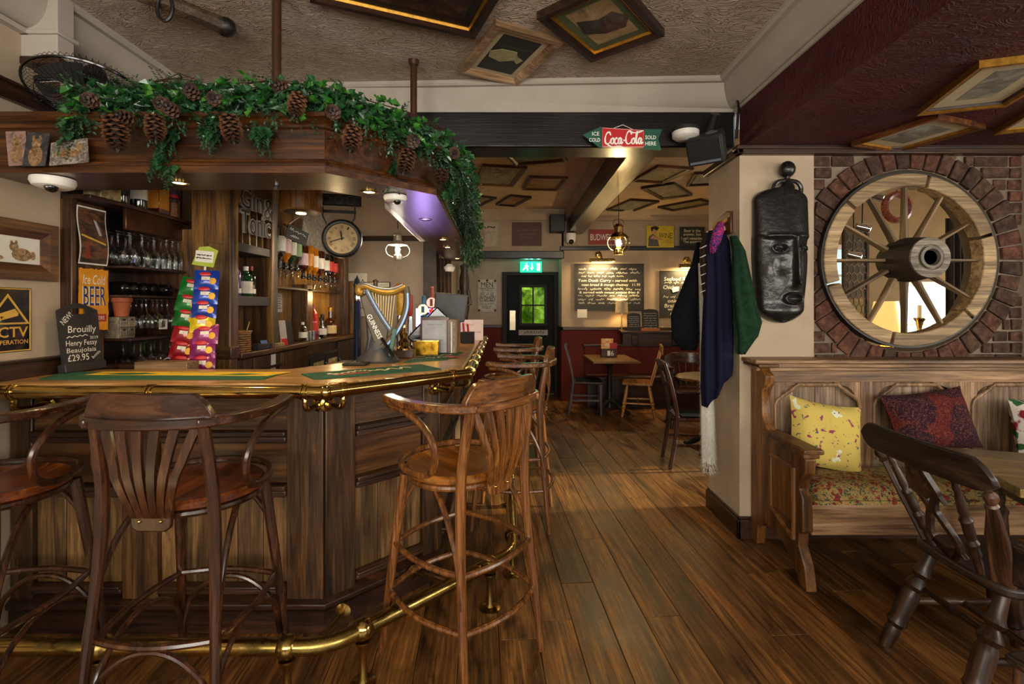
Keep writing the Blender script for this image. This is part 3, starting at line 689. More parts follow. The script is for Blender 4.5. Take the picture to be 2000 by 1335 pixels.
# ================================================================ CANOPY OVER THE BAR
CAN = [(-2.24, 2.07), (-.802, 2.07), (-.405, 2.468), (-.52, 6.0)]
cn = thing('bar_canopy', 'dark oak canopy hanging over the bar', 'canopy', T(-1.2, 2.2, 2.02)); cM = cn.matrix_world.inverted()
def cp(name, mb, mat, bev=0): return ob(name, mb, mat, cn, cM, bev=bev)
for i in range(3):
    a = CAN[i]; b = CAN[i+1]; m = CANX if i < 2 else CANY
    seg_ = MB(); full = MB().sweep(CAN, [(-.03, .035), (0, .035), (0, .24), (-.03, .24)], 2.02)
    n = 4; vs = full.v[i*n:(i+2)*n]; seg_.add(vs, [(0, n, n+1, 1), (1, n+1, n+2, 2), (2, n+2, n+3, 3), (3, n+3, n, 0), (0, 1, 2, 3), (n+3, n+2, n+1, n)])
    cp('fascia', seg_, m)
    full = MB().sweep(CAN, [(.02, 0), (.02, .03), (-.25, .03), (-.25, 0)], 2.02); vs = full.v[i*n:(i+2)*n]
    cp('soffit', MB().add(vs, [(0, n, n+1, 1), (1, n+1, n+2, 2), (2, n+2, n+3, 3), (3, n+3, n, 0), (0, 1, 2, 3), (n+3, n+2, n+1, n)]), m)
cp('crown_moulding', MB().sweep(CAN, [(0, .19), (.012, .195), (.012, .205), (.03, .225), (.045, .232), (.045, .25), (-.28, .25), (-.28, .238), (0, .238)], 2.02), CANX)
cp('ledge_moulding', MB().sweep(CAN, [(0, .03), (.03, .03), (.033, .036), (.03, .043), (.012, .05), (.008, .06), (0, .065)], 2.02), CANX)
cp('inner_fascia', MB().sweep(CAN, [(-.25, 0), (-.25, .24), (-.28, .24), (-.28, 0)], 2.02), CANX)
for x, y, nm in ((-1.07, 2.2, 'dark hanging post rising from the canopy nearest the fan'), (-.577, 2.84, 'dark hanging post rising from the canopy behind the garland')):
    tag(ob('hanging_post', MB().lathe([(.02, 0), (.02, .6), (.026, .6), (.03, .62), (.032, .63)], 12, T(x, y, 2.27)), plain('bronze_post', '#4a2f1c', .35, .4)), nm, 'post')
# recessed lamps in the canopy and the pools they throw on the bar
LAMPG = glow('warm_lamp', '#ffd68a', 14)
def downlight(px, label, on=True, watt=10):
    p = onZ(px[0], px[1], 2.02)
    th = thing('downlight', label, 'downlight', T(p.x, p.y, 2.02), 'recessed lamps under the canopy')
    bz = ob('bezel', MB().lathe([(.043, 0), (.043, -.004), (.03, -.006), (.028, -.001)], 20), BRASS if on else STEEL, th)
    ob('lamp', MB().lathe([(.028, -.002), (.02, -.004), (0.0001, -.005)], 16), LAMPG if on else STEEL, bz)
    if on: spot((p.x, p.y, 2.005), watt, ang=125, blend=.8)
downlight((350, 356), 'lit downlight above the packets and chalk sign'); downlight((721, 374), 'lit downlight at the angled corner of the canopy')
downlight((831, 428), 'unlit downlight in the purple lit board', False)
downlight((865, 467), 'lit downlight third along the right arm of the canopy', watt=5); downlight((874, 482), 'lit downlight behind it on the right arm of the canopy', watt=5); downlight((893, 504), 'small far downlight at the end of the canopy', watt=4)
# security cameras
def dome(px, Z, r, label, drop=None):
    p = onZ(px[0], px[1], Z)
    th = thing('dome_camera', label, 'camera', T(p.x, p.y, Z)); f = r/.075
    ob('housing', MB().lathe([(.06*f, 0), (.075*f, -.004), (.077*f, -.02*f), (.068*f, -.038*f), (.05*f, -.046*f), (.0001, -.048*f)], 24), WHITE, th)
    lb_ = ob('lens_ball', MB().ball((.02*f, -.03*f, -.045*f), .024*f, 14, 10), BLACKG, th)
    ob('lens', MB().ball((.022*f, -.05*f, -.05*f), .009*f, 10, 6), STEEL, lb_)
    return th
dome((104, 347), 2.02, .078, 'white dome camera under the left end of the canopy'); dome((772, 381), 2.02, .058, 'white dome camera at the corner of the canopy by the lantern')
tag(ob('sensor', MB().lathe([(.014, 0), (.016, -.012), (.01, -.022), (0.0001, -.025)], 12, T(onZ(540, 362, 2.02))), STEEL), 'tiny round steel sensor under the canopy front', 'sensor')
# colour wash from the purple sign on the underside (a lit sign on the back counter)
PURP = glow('purple_neon', '#a57bff', 7)
# cat photographs leaning on the ledge
def card(pts, Y, cols, label, blob):
    """photo print on the fascia ledge; pts = px corners bl, br, tr, tl"""
    c = [P(x, y, Y) for x, y in pts]; o = sum(c, Vector())/4; r = c[1]-c[0]
    th = thing('photo_card', label, 'photo', F((o.x, Y, o.z), r, (0, -1, .12))); I = th.matrix_world.inverted(); L = [I @ q for q in c]
    pr_ = ob('print', MB().prism([(q.x, q.y) for q in L], -.0015, .0015), cols, th)
    cat = MB()
    for bx, by, sx, sy in blob: cat.lathe([(1, 0), (1, .0008), (.0001, .0008)], 14, T(bx, by, .0014) @ SC(sx, sy, 1))
    ob('cat_image', cat, art('tabby_print', ['#3a2a1a', '#80603e', '#b0906c'], 60, 1), pr_)
    return th
dk = art('photo_dark', ['#101214', '#2c2b30', '#57504c'], 14)
card([(22, 326), (60, 324), (46, 254), (7, 255)], 2.025, art('photo_pink', ['#3c3434', '#8d6f66', '#b4938a'], 14), 'photo of a kitten at the left end of the canopy ledge', [(0, -.02, .025, .045), (.0, .03, .018, .018), (-.013, .05, .006, .013), (.013, .05, .006, .013)])
card([(48, 326), (92, 325), (95, 259), (50, 256)], 2.02, dk, 'photo of a sitting tabby cat on the canopy ledge', [(0, -.03, .03, .045), (.0, .025, .02, .02), (-.014, .048, .006, .013), (.014, .048, .006, .013)])
card([(100, 325), (176, 318), (168, 268), (98, 278)], 2.025, art('photo_rug', ['#23211f', '#6f655b', '#b9b0a2'], 45), 'wide photo of a cat lying on a leopard cushion', [(-.005, -.005, .055, .018), (.045, .02, .016, .016)])
# ================================================================ GARLAND, FAN
FIR = art('fir_green', ['#0e2113', '#22452a', '#446e46'], 30, .5, rough=.55); HOLLY = art('holly_green', ['#163f16', '#2c6a24', '#62983e'], 18, .5, rough=.25)
HOLLYD = art('dark_holly', ['#12301a', '#24522c', '#4a7a48'], 18, .5, rough=.3); TWIG = plain('twig', '#3c1d14', .8, nz=.4, sc=40)
CONEM = art('pine_cone', ['#2a150c', '#5b331c', '#8f5f3a'], 40, .5, rough=.6)
ga = thing('garland', 'evergreen garland with pine cones draped along the canopy', 'garland', T(-1.0, 2.1, 2.27)); gM = ga.matrix_world.inverted()
GP = smoothpath([(-1.86, 2.13, 2.32), (-1.55, 2.12, 2.33), (-1.2, 2.11, 2.33), (-.85, 2.12, 2.34), (-.62, 2.28, 2.32), (-.42, 2.55, 2.30), (-.36, 2.9, 2.29), (-.37, 3.4, 2.26), (-.40, 4.0, 2.2), (-.43, 4.6, 2.1), (-.45, 5.2, 2.0)], 24)
rg = random.Random(11)
def frame_at(i):
    a = GP[max(0, i-1)]; b = GP[min(len(GP)-1, i+1)]; t = (b-a).normalized(); out = Vector((t.y, -t.x, 0)).normalized(); return GP[i], t, out
fir = MB(); dh = MB()
def sprig(mb, p, d, L, nn, nl):
    """a fir twig: stem plus flat needles both sides"""
    d = d.normalized(); s_ = d.orthogonal().normalized(); s_ = (Matrix.Rotation(rg.uniform(0, 6.28), 3, d) @ s_)
    n2 = d.cross(s_)
    for k in range(nn):
        f = (k+1)/nn; q = p+d*(L*f)+Vector((0, 0, -.25*L*f*f))
        for sg in (-1, 1):
            e = (s_*sg*.8+d*.6+n2*rg.uniform(-.5, .5)).normalized(); l = nl*(1-.45*f)
            w = d.cross(e).normalized()*.0035
            mb.add([q-w, q+e*l*.5-w*1.3, q+e*l, q+e*l*.5+w*1.3], [(0, 1, 2, 3)])
def wleaf(mb, M, L, W_):
    mb.add([(0, 0, 0), (W_*.5, L*.25, .006), (W_*.3, L*.4, .003), (W_*.55, L*.6, .008), (0, L, 0), (-W_*.55, L*.6, .008), (-W_*.3, L*.4, .003), (-W_*.5, L*.25, .006), (0, L*.45, -.006)],
           [(0, 1, 8), (1, 2, 8), (2, 3, 8), (3, 4, 8), (4, 5, 8), (5, 6, 8), (6, 7, 8), (7, 0, 8)], M)
N_ = len(GP)
for i in range(N_):
    p, t, out = frame_at(i); Y = p.y; den = 9 if Y < 3 else 12
    for k in range(den):
        hang = rg.random() < (.5 if Y < 2.2 else .75)
        d = out*rg.uniform(-.35, 1.0)+t*rg.uniform(-.9, .9)+Vector((0, 0, rg.uniform(-1.1, -.1) if hang else rg.uniform(-.1, .75)))
        q = p+t*rg.uniform(-.03, .03)+out*rg.uniform(-.05, .06)+Vector((0, 0, rg.uniform(-.05, .045)))
        sprig(fir, q, d, rg.uniform(.07, .15), 8, rg.uniform(.022, .04))
    for k in range(7):
        d = out*rg.uniform(.1, 1.0)+t*rg.uniform(-.8, .8)+Vector((0, 0, rg.uniform(-1, .5)))
        q = p+t*rg.uniform(-.03, .03)+out*rg.uniform(0, .1)+Vector((0, 0, rg.uniform(-.07, .05)))
        wleaf(dh, T(q) @ d.to_track_quat('Y', 'Z').to_matrix().to_4x4() @ RY(rg.uniform(-1, 1)), rg.uniform(.04, .075), rg.uniform(.025, .04))
# hanging tails
for x, y, Y, L in ((330, 300, 2.05, .16), (150, 260, 2.05, .1), (415, 250, 2.05, .07), (515, 255, 2.05, .06), (318, 290, 2.05, .12), (728, 320, 2.3, .06), (765, 330, 2.33, .06), (880, 380, 2.6, .08)):
    b = P(x, y, Y)
    for k in range(26):
        q = b+Vector((rg.uniform(-.03, .03), rg.uniform(-.03, .02), rg.uniform(-L*.5, L)))
        sprig(fir, q, Vector((rg.uniform(-.4, .4), rg.uniform(-.5, .2), -1)), .07, 7, .03)
        if k % 3 == 0: wleaf(dh, T(q) @ Vector((rg.uniform(-.6, .6), -.5, -1)).to_track_quat('Y', 'Z').to_matrix().to_4x4(), .06, .035)
tag(ob('fir_foliage', fir, FIR, ga, gM, ang=0), 'dark green needles', kind='stuff'); tag(ob('small_leaves', dh, HOLLYD, ga, gM, ang=0), 'dark green small leaves', kind='stuff')
lm = MB(); wleaf(lm, Matrix.Identity(4), .065, .04); lm = mesh('leaf', lm, 0); lm.materials.append(HOLLY)
for k in range(170):
    i = int(rg.choice([rg.uniform(2, N_*.52), rg.uniform(N_*.2, N_*.9)])); p, t, out = frame_at(i)
    d = out*rg.uniform(.3, 1)+t*rg.uniform(-.8, .8)+Vector((0, 0, rg.uniform(-1.1, .4)))
    q = p+out*rg.uniform(.06, .13)+Vector((0, 0, rg.uniform(-.09, .06)))
    ob('leaf', lm, HOLLY, ga, gM @ T(q) @ d.to_track_quat('Y', 'Z').to_matrix().to_4x4() @ RY(rg.uniform(-.9, .9)) @ SC(rg.uniform(.65, 1.1)))
# twig bundles
tw = MB()
for c0, c1, n in ((P(300, 178, 2.12), P(395, 178, 2.14), 30), (P(695, 215, 2.25), P(862, 272, 2.62), 70), (P(430, 185, 2.1), P(640, 180, 2.14), 14), (P(120, 195, 2.1), P(210, 185, 2.1), 12)):
    for k in range(n):
        a = c0+Vector((rg.uniform(-.05, .05), rg.uniform(-.05, .03), rg.uniform(-.03, .04))); b = c1+Vector((rg.uniform(-.05, .05), rg.uniform(-.05, .03), rg.uniform(-.04, .05))); m = (a+b)/2+Vector((0, 0, rg.uniform(-.02, .035)))
        tw.tube([a, m, b], [.0025, .0028, .0012], 4)
tag(ob('twig_bundle', tw, TWIG, ga, gM), 'reddish brown twigs', kind='stuff')
def conemat():
    m, nt, N, L, b = newmat('pine_cone_scales'); tc = N.new('ShaderNodeTexCoord'); sp = N.new('ShaderNodeSeparateXYZ'); L.new(tc.outputs['Object'], sp.inputs[0])
    h = N.new('ShaderNodeMath'); h.operation = 'POWER'; h.inputs[1].default_value = 2; L.new(sp.outputs[0], h.inputs[0]); k = N.new('ShaderNodeMath'); k.operation = 'POWER'; k.inputs[1].default_value = 2; L.new(sp.outputs[1], k.inputs[0])
    ad = N.new('ShaderNodeMath'); L.new(h.outputs[0], ad.inputs[0]); L.new(k.outputs[0], ad.inputs[1]); sq_ = N.new('ShaderNodeMath'); sq_.operation = 'SQRT'; L.new(ad.outputs[0], sq_.inputs[0])
    ml = N.new('ShaderNodeMath'); ml.operation = 'MULTIPLY'; ml.inputs[1].default_value = 17; L.new(sq_.outputs[0], ml.inputs[0])
    r = ramp(N, ['#1c0e08', '#4a2a18', '#8a6244', '#a8825e'], [.25, .55, .85, 1]); L.new(ml.outputs[0], r.inputs[0]); L.new(r.outputs[0], b.inputs['Base Color']); setp(b, Roughness=.6); return m
CONEM = conemat()
def conemesh(L, R, rows, wide):
    mb = MB().lathe([(.001, 0), (R*.3, L*.08), (R*.36, L*.5), (R*.15, L*.92), (.001, L)], 8)
    for r in range(rows):
        f = (r+.5)/rows; rad = R*(sin(pi*min(1, f*.84+.2)))**.55; n = 7 if f < .75 else 5
        for k in range(n):
            a = 2*pi*(k+.5*(r % 2))/n+.07*r; M = T(0, 0, L*(.0+.93*f)) @ RZ(a) @ RY(-.35-.35*f)
            w = wide*(.55+.45*rad/R)
            mb.add([(.1*rad, -w*.2, -.002), (.72*rad, -w*.95, 0), (.97*rad, -w*.6, .001), (rad*1.06, 0, -.004), (.97*rad, w*.6, .001), (.72*rad, w*.95, 0), (.1*rad, w*.2, -.002), (.75*rad, 0, .009)],
                   [(0, 1, 7), (1, 2, 7), (2, 3, 7), (3, 4, 7), (4, 5, 7), (5, 6, 7), (6, 0, 7), (6, 5, 4, 3, 2, 1, 0)], M)
    m = mesh('pine_cone', mb, 30); m.materials.append(CONEM); return m
CB, CS = conemesh(.165, .054, 9, .021), conemesh(.08, .036, 5, .018)
def cone(px, Y, d, me=CB, s=1.):
    p = P(px[0], px[1], Y-(.075 if me is CB else .05)); d = Vector(d).normalized()
    ob('pine_cone', me, CONEM, ga, gM @ T(p) @ d.to_track_quat('Z', 'Y').to_matrix().to_4x4() @ RZ(rg.random()*6) @ SC(s))
cone((222, 222), 2.02, (.16, -.05, -1)); cone((302, 222), 2.03, (.12, -.1, -1), CB, .8); cone((446, 222), 2.03, (.25, -.1, -1), CB, .85); cone((585, 182), 2.05, (-.05, -.35, -1), CB, .75)
cone((692, 245), 2.15, (-.05, -.3, -1), CB, .85); cone((800, 290), 2.33, (-.2, -.2, -1), CB, .85); cone((862, 328), 2.47, (0, -.2, -1), CS, 1.1); cone((805, 283), 2.3, (.4, -1, .2), CS, .9)
for px, Y in (((190, 198), 2.02), ((262, 237), 2.03), ((385, 190), 2.05), ((427, 198), 2.05), ((657, 224), 2.08), ((330, 208), 2.02), ((345, 225), 2.02), ((560, 175), 2.1), ((885, 300), 2.55)):
    cone(px, Y, (rg.uniform(-.4, .4), -1, rg.uniform(-.4, .3)), CS, .9)
# ---- electric fan lying behind the garland
fc = P(178, 186, 2.26); fn = Vector((.1, -.28, -.95)); FM = F(fc, (1, 0, 0), fn)
fan = thing('electric_fan', 'black wire guard desk fan on top of the canopy', 'fan', FM)
R = .235
for z0, nm in ((.05, 'front_guard'), (-.05, 'rear_guard')):
    g = MB()
    for k in range(64):
        a = 2*pi*k/64; g.tube([(R*cos(a), R*sin(a), 0), (R*.94*cos(a), R*.94*sin(a), z0*.75), (R*.6*cos(a), R*.6*sin(a), z0*1.15), (.06*cos(a), .06*sin(a), z0*1.25)], .0011, 3)
    for rr_, zz in ((.8, .95), (.5, 1.18)): g.tube([(R*rr_*cos(2*pi*k/40), R*rr_*sin(2*pi*k/40), z0*zz) for k in range(40)], .0014, 4, True)
    tag(ob(nm, g, BLACKG, fan), kind='stuff')
ob('rim', MB().tube([(R*cos(2*pi*k/48), R*sin(2*pi*k/48), 0) for k in range(48)], .006, 6, True), BLACKG, fan)
ob('badge', MB().lathe([(.06, .06), (.06, .066), (.0001, .07)], 20), BLACKG, fan)
for k in range(4):
    bl = MB().grid(lambda u, v: ((.03+.17*u)*cos(2*pi*k/4+(v-.5)*(.6+.5*u)), (.03+.17*u)*sin(2*pi*k/4+(v-.5)*(.6+.5*u)), .025*(v-.5)), 6, 6)
    ob('blade', bl, plain('fan_blade', '#3a3836', .4), fan)
ob('motor', MB().lathe([(.0001, -.15), (.04, -.14), (.055, -.1), (.055, -.06), (.03, -.05), (.0001, -.05)], 20), BLACKM, fan)
ob('wall_arm', MB().tube([(0, 0, -.1), (-.08, 0, -.14), (-.28, 0, -.12)], .015, 8), BLACKM, fan)
# ================================================================ BACK BAR (runs along the left wall)
def liquid(key, col, rough=.08):
    if key in MT: return MT[key]
    m, nt, N, L, b = newmat(key); setp(b, Base_Color=srgb(col), Roughness=rough, Coat_Weight=.6, Coat_Roughness=.03, Specular_IOR_Level=.6); 
    v = coords(N, L, (1, 1, 1)); n = noise(N, L, v.outputs[0], 30, 2); c0 = Vector(srgb(col)[:3]); r = ramp(N, [tuple(c0*.8)+(1,), tuple(c0*1.2)+(1,)], [.3, .7]); L.new(n.outputs[0], r.inputs[0]); L.new(r.outputs[0], b.inputs['Base Color']); return m
DKB = liquid('dark_bottle', '#120d09'); AMB = liquid('amber_bottle', '#5a2a08'); PUR = liquid('purple_gin', '#4a2a6a'); GRNB = liquid('green_bottle', '#123a20'); REDB = liquid('red_bottle', '#a11a12'); GOLDB = liquid('gold_whisky', '#a8640f'); CLR = glassy('bottle_clear', '#dfe8e0', .5, .9); PNK = liquid('pink_gin', '#b08fa0'); BRN = liquid('brown_spirit', '#3a1606')
LBW = plain('label_white', '#cfc9bb', .7); LBR = plain('label_red', '#b32a20', .6); LBY = plain('label_yellow', '#d3a715', .6); LBA = plain('label_amber', '#b8761c', .6); LBK = plain('label_black', '#1c1a18', .6); LBP = plain('label_pinkish', '#c9a9a6', .7); LBG = plain('label_green', '#7f9a6a', .7); LBC = plain('label_cream', '#c9b27c', .7)
CAPK = plain('cap_black', '#151313', .4); CAPG = plain('cap_gold', '#a5792c', .3, .8); CAPR = plain('cap_red', '#7c1a14', .4); CAPW = plain('cap_white', '#cfcac0', .4)
def bottle(pos, h, r, glass, lab, cap, label, shape='round', M=None, group=None, name='bottle', lz=(.18, .48), cat='bottle', inv=False):
    th = thing(name, label, cat, (T(pos) if M is None else M), group)
    if inv: th.matrix_world = T(pos[0], pos[1], pos[2]+h) @ RX(pi)
    sq = shape == 'square'; n = 4 if sq else 14; k = r*1.35 if sq else r
    neck = r*.34; sh = {'round': .66, 'tall': .7, 'square': .74, 'dumpy': .5}[shape]
    R0 = RZ(pi/4) if sq else Matrix.Identity(4)
    gl0 = ob('glass', MB().lathe([(.0001, 0), (k*.94, 0), (k, h*.02), (k, h*sh), (k*.82, h*(sh+.06)), (neck*1.15, h*(sh+.14)), (neck, h*.88), (neck, h*.9), (.0001, h*.9)], n, R0), glass, th, bev=.003 if sq else 0)
    ob('cap', MB().lathe([(neck*1.15, h*.86), (neck*1.18, h*.99), (neck*1.0, h), (.0001, h)], 12), cap, th)
    if lab is not None:
        if sq: ob('paper_label', MB().box(-r*.9, r*.9, -r*.972, r*.972, h*lz[0], h*lz[1]).box(-r*.972, r*.972, -r*.9, r*.9, h*lz[0], h*lz[1]), lab, gl0)
        else: ob('paper_label', MB().lathe([(r*1.012, h*lz[0]), (r*1.012, h*lz[1])], 14, cap=False), lab, gl0)
    return th
# ---- unit A: end panel, glass rack
ua = thing('glass_rack', 'dark wooden shelving with glasses at the left end of the back bar', 'shelving', T(-2.3, 2.8, 0)); aM = ua.matrix_world.inverted()
def ap(n, mb, m, bev=0): return ob(n, mb, m, ua, aM, bev=bev)
ap('end_panel', MB().box(-2.452, -2.22, 2.415, 2.635, 1.132, 1.994), OAKZ, .004); ap('end_post', MB().box(-2.245, -2.195, 2.413, 2.445, 1.13, 2.0), DOAKZ, .004)
ap('back_panel', MB().box(-2.452, -2.425, 2.64, 3.1, .3, 2.4), DOAKZ); ap('right_panel', MB().box(-2.452, -2.12, 3.098, 3.112, .3, 2.4), DOAKZ)
ap('top_shelf', MB().box(-2.42, -2.1, 2.41, 3.22, 1.995, 2.015), DOAKY, .004)
ap('metal_fascia', MB().box(-2.125, -2.105, 2.64, 3.1, 1.875, 1.994), plain('antique_copper', '#4d2f1e', .28, .75, nz=.3, sc=5), .004)
for z, m in ((1.665, DOAKY), (1.505, DOAKY), (1.265, DOAKY), (.98, DOAKY)): ap('shelf', MB().box(-2.424, -2.08, 2.64, 3.095, z, z+.014), m, .003)
for x in (-2.16, -2.24, -2.32): ap('hanging_rail', MB().tube([(x, 2.64, 1.868), (x, 3.09, 1.868)], .003, 6), STEEL)
for x in (-2.16, -2.24, -2.32): ap('hanging_rail', MB().tube([(x, 2.64, 1.5), (x, 3.09, 1.5)], .003, 6), STEEL)
for x in (-2.16, -2.24): ap('hanging_rail', MB().tube([(x, 2.64, 1.256), (x, 3.09, 1.256)], .003, 6), STEEL)
wg = [(.032, 0), (.031, .002), (.006, .006), (.0042, .012), (.004, .07), (.009, .08), (.028, .095), (.037, .118), (.036, .14), (.030, .168)]
wgm = mesh('glass', MB().lathe([(r, -z) for r, z in wg], 14, cap=False)); wgm.materials.append(GLASS)
fl_ = [(.028, 0), (.027, .002), (.005, .006), (.004, .012), (.004, .06), (.012, .075), (.022, .1), (.024, .14), (.022, .178)]
flm = mesh('glass', MB().lathe([(r, -z) for r, z in fl_], 12, cap=False)); flm.materials.append(GLASS)
wgg = mesh('glass', MB().lathe([(r, -z) for r, z in wg[5:]], 14, cap=False)); wgg.materials.append(GLASS)
wgs = mesh('stem', MB().lathe([(r, -z) for r, z in wg[:6]], 12)); wgs.materials.append(GLASSG)
def hang(me, x, y, z, label, group, nm='wine_glass'): return tag(ob(nm, me, None, M=T(x, y, z) @ RZ(y*50)), label, 'glass', group)
rq = random.Random(4)
ORD = ['first', 'second', 'third', 'fourth', 'fifth']
for x, ys in ((-2.12, (2.68, 2.77, 2.86)), (-2.2, (2.7, 2.79, 2.88)), (-2.3, (2.68, 2.78, 2.88))):
    for i, y in enumerate(ys): hang(wgm, x, y, 1.865, ('clear wine glass hanging %s from the left at the front of the top row' % ORD[i]) if x > -2.15 else 'clear wine glass hanging behind the front line of the top row', 'wine glasses in the top row')
for x in (-2.11, -2.18, -2.26):
    for i, y in enumerate((2.95, 3.005, 3.06)): hang(flm, x, y, 1.865, ('slim clear flute hanging %s from the left at the front of the flutes' % ORD[i]) if x > -2.15 else 'slim clear flute hanging behind the front flutes of the top row', 'flutes in the top row', 'flute_glass')
for x in (-2.11, -2.2, -2.3):
    for i, y in enumerate((2.79, 2.875, 2.96, 3.04)): hang(wgm, x, y, 1.497, ('clear wine glass hanging %s from the left at the front of the middle row' % ORD[i]) if x > -2.15 else 'clear wine glass hanging behind the front line of the middle row', 'wine glasses in the middle row')
for x in (-2.12, -2.22):
    for i, y in enumerate((2.76, 2.84, 2.92, 3.0)):
        th = thing('hock_glass', ('green stemmed glass hanging %s from the left at the front of the lowest row' % ORD[i]) if x > -2.15 else 'green stemmed glass hanging behind the front line of the lowest row', 'glass', T(x, y, 1.253), 'green stemmed glasses')
        ob('bowl', wgg, None, th); ob('stem', wgs, None, th)
for k, y in enumerate((2.72, 2.79, 2.86, 2.94, 3.03)):
    bottle(None, .14, .037, DKB, LBW if k in (2,) else None, CAPK, 'dark wine bottle lying on the shelf, %s from the left' % ['first', 'second', 'third', 'fourth', 'fifth'][k], M=T(-2.26, y, 1.558) @ RY(pi/2) @ T(0, 0, 0) , group='bottles lying on the middle shelf')
# pot, drawers, card, cloth, tray
pt = thing('plant_pot', 'terracotta pot standing on small drawers', 'pot', T(-2.17, 2.69, 1.4))
TER = plain('terracotta', '#8a4320', .75, nz=.2)
ob('pot', MB().lathe([(.0001, 0), (.032, 0), (.043, .085), (.0001, .082)], 18), TER, pt); ob('rim', MB().lathe([(.043, .078), (.049, .08), (.05, .103), (.044, .103), (.04, .085)], 18), TER, pt)
dwr = thing('drawer_box', 'small grey box of four drawers on the shelf', 'drawers', T(-2.2, 2.7, 1.28))
GRW = wood('grey_driftwood', '#4a4032', '#7a6f5c', '#968a74', 'y', .7)
ob('body', MB().box(-.06, .05, -.055, .06, 0, .118), GRW, dwr, bev=.003)
for j in (0, 1):
    for i in (0, 1):
        d = ob('drawer', MB().box(.05, .056, -.05+i*.055, .0+i*.055, .006+j*.057, .057+j*.057), GRW, dwr, bev=.002); ob('finger_notch', MB().lathe([(.0001, 0), (.011, 0), (.011, .001), (.0001, .001)], 12, F((.0565, -.025+i*.055, .05+j*.057), (0, 1, 0), (1, 0, 0)), pi, 2*pi), BLACKM, d)
cd = thing('price_card', 'small white printed card below the middle row of glasses', 'card', FL((-2.09, 2.9, 1.35)) @ RZ(-.03)); ob('card', MB().box(-.035, .035, -.03, .03, -.001, 0), PAPER, cd); ob('print', MB().box(-.012, .014, -.018, .02, 0, .0006), LBK, cd)
cl = MB().grid(lambda u, v: (-2.03+.05*sin(7*u+3*v)*.4+.05*v, 2.82+.19*u, 1.14+.002+.13*(1-abs(2*u-1.25))*(1-v*.7)*max(0, (u*1.2-.1))+.012*sin(19*u+6*v)), 22, 14)
cl_o = ob('bar_cloth', cl, art('cloth_blue', ['#c9ccd6', '#b9c2dc', '#4668b8'], 14, .5, [.3, .56, .66]), ang=80); tag(cl_o, 'white and blue cloth crumpled on the back of the bar', 'cloth')
sl_ = cl_o.modifiers.new('solid', 'SOLIDIFY'); sl_.thickness = .003
sh_ = tag(ob('back_shelf', MB().box(-2.42, -1.98, 2.64, 3.09, 1.115, 1.138), DOAKY, bev=.004), 'low wooden shelf under the green stemmed glasses', 'shelf')
# bottles and a jar on the top shelf (seen under the canopy edge)
bottle((-2.15, 2.66, 2.016), .3, .04, DKB, LBK, CAPK, 'black bottle at the left of the top shelf')
bottle((-2.16, 2.80, 2.016), .3, .042, DKB, LBW, CAPK, 'dark bottle with a white neck label on the top shelf')
bottle((-2.15, 2.93, 2.016), .26, .046, BRN, LBA, CAPK, 'dark square bottle with a large amber label on the top shelf', 'square', lz=(.1, .6))
jr = thing('preserve_jar', 'glass jar of dried fruit at the right of the top shelf', 'jar', T(-2.14, 3.05, 2.016)); ob('contents', MB().lathe([(.0001, .003), (.034, .003), (.035, .09), (.0001, .1)], 16), art('dried_fruit', ['#3c1d0e', '#8a4a1e', '#c58a4a'], 70), jr); ob('jar', MB().lathe([(.037, 0), (.038, .1), (.03, .115), (.03, .125)], 16, cap=False), GLASS, jr); ob('lid', MB().lathe([(.033, .12), (.034, .14), (.0001, .142)], 16), REDM, jr)
bx_ = tag(ob('gift_box', MB().box(-2.19, -2.1, 2.47, 2.6, 2.016, 2.09), art('gift_print', ['#2a211a', '#8c7a50', '#c9b27c'], 12), bev=.002), 'cream and black box lying at the left of the top shelf', 'box')
# posters on the end panel
pp = thing('poster', 'dark bar photo poster with a white border', 'poster', FL((-2.188, 2.527, 1.82)))
ob('sheet', MB().grid(lambda u, v: (-.088+.176*u+.006*sin(5*v), -.148+.296*v, .004*sin(6*v)), 4, 10), PAPER, pp)
ob('picture', MB().grid(lambda u, v: (-.081+.162*u+.006*sin(5*v), -.14+.28*v, .0015+.004*sin(6*v)), 4, 10), art('poster_print', ['#100a07', '#2a1710', '#5a3216', '#7a4a1e'], 16, 1, stretch=(1, 2, 1)), pp)
ob('gold_streak', MB().prism([(-.07, .005), (.075, -.03), (.075, -.04), (-.07, -.004)], .002, .0055), GOLDP, pp); ob('bottle_image', MB().prism([(.0, .085), (.014, .08), (.05, .01), (.036, .008)], .002, .0055), plain('poster_silver', '#9a96a0', .5), pp); ob('figure_image', MB().prism([(-.05, -.03), (-.03, -.03), (-.02, -.11), (-.05, -.12)], .002, .0055), plain('poster_red', '#7c2f18', .6), pp)
bs = thing('enamel_sign', 'amber chipped enamel sign reading ICE COLD BEER', 'sign', FL((-2.19, 2.535, 1.49)))
rq = random.Random(9); eg = []
for i in range(56):
    t = i/56*4; sd_ = int(t); f = t-sd_; w, h = .088, .16
    p = [(-w+2*w*f, -h), (w, -h+2*h*f), (w-2*w*f, h), (-w, h-2*h*f)][sd_]; eg.append((p[0]+rq.uniform(-.004, .004), p[1]+rq.uniform(-.004, .004)))
ob('rusty_edge', MB().box(-.092, .092, -.163, .163, -.002, 0), RUST, bs); ob('plate', MB().prism(eg, 0, .0015), YELLOW, bs)
WHL = plain('enamel_white', '#e3ddd0', .5)
text(bs, 'Ice Cold', 0, .105, .14, .05, WHL, z=.0022, shear=.25); text(bs, 'BEER', 0, .02, .142, .1, CREAMP, z=.002, bold=.02); text(bs, 'BEER', .003, .02, .135, .1, NAVY, z=.0026)
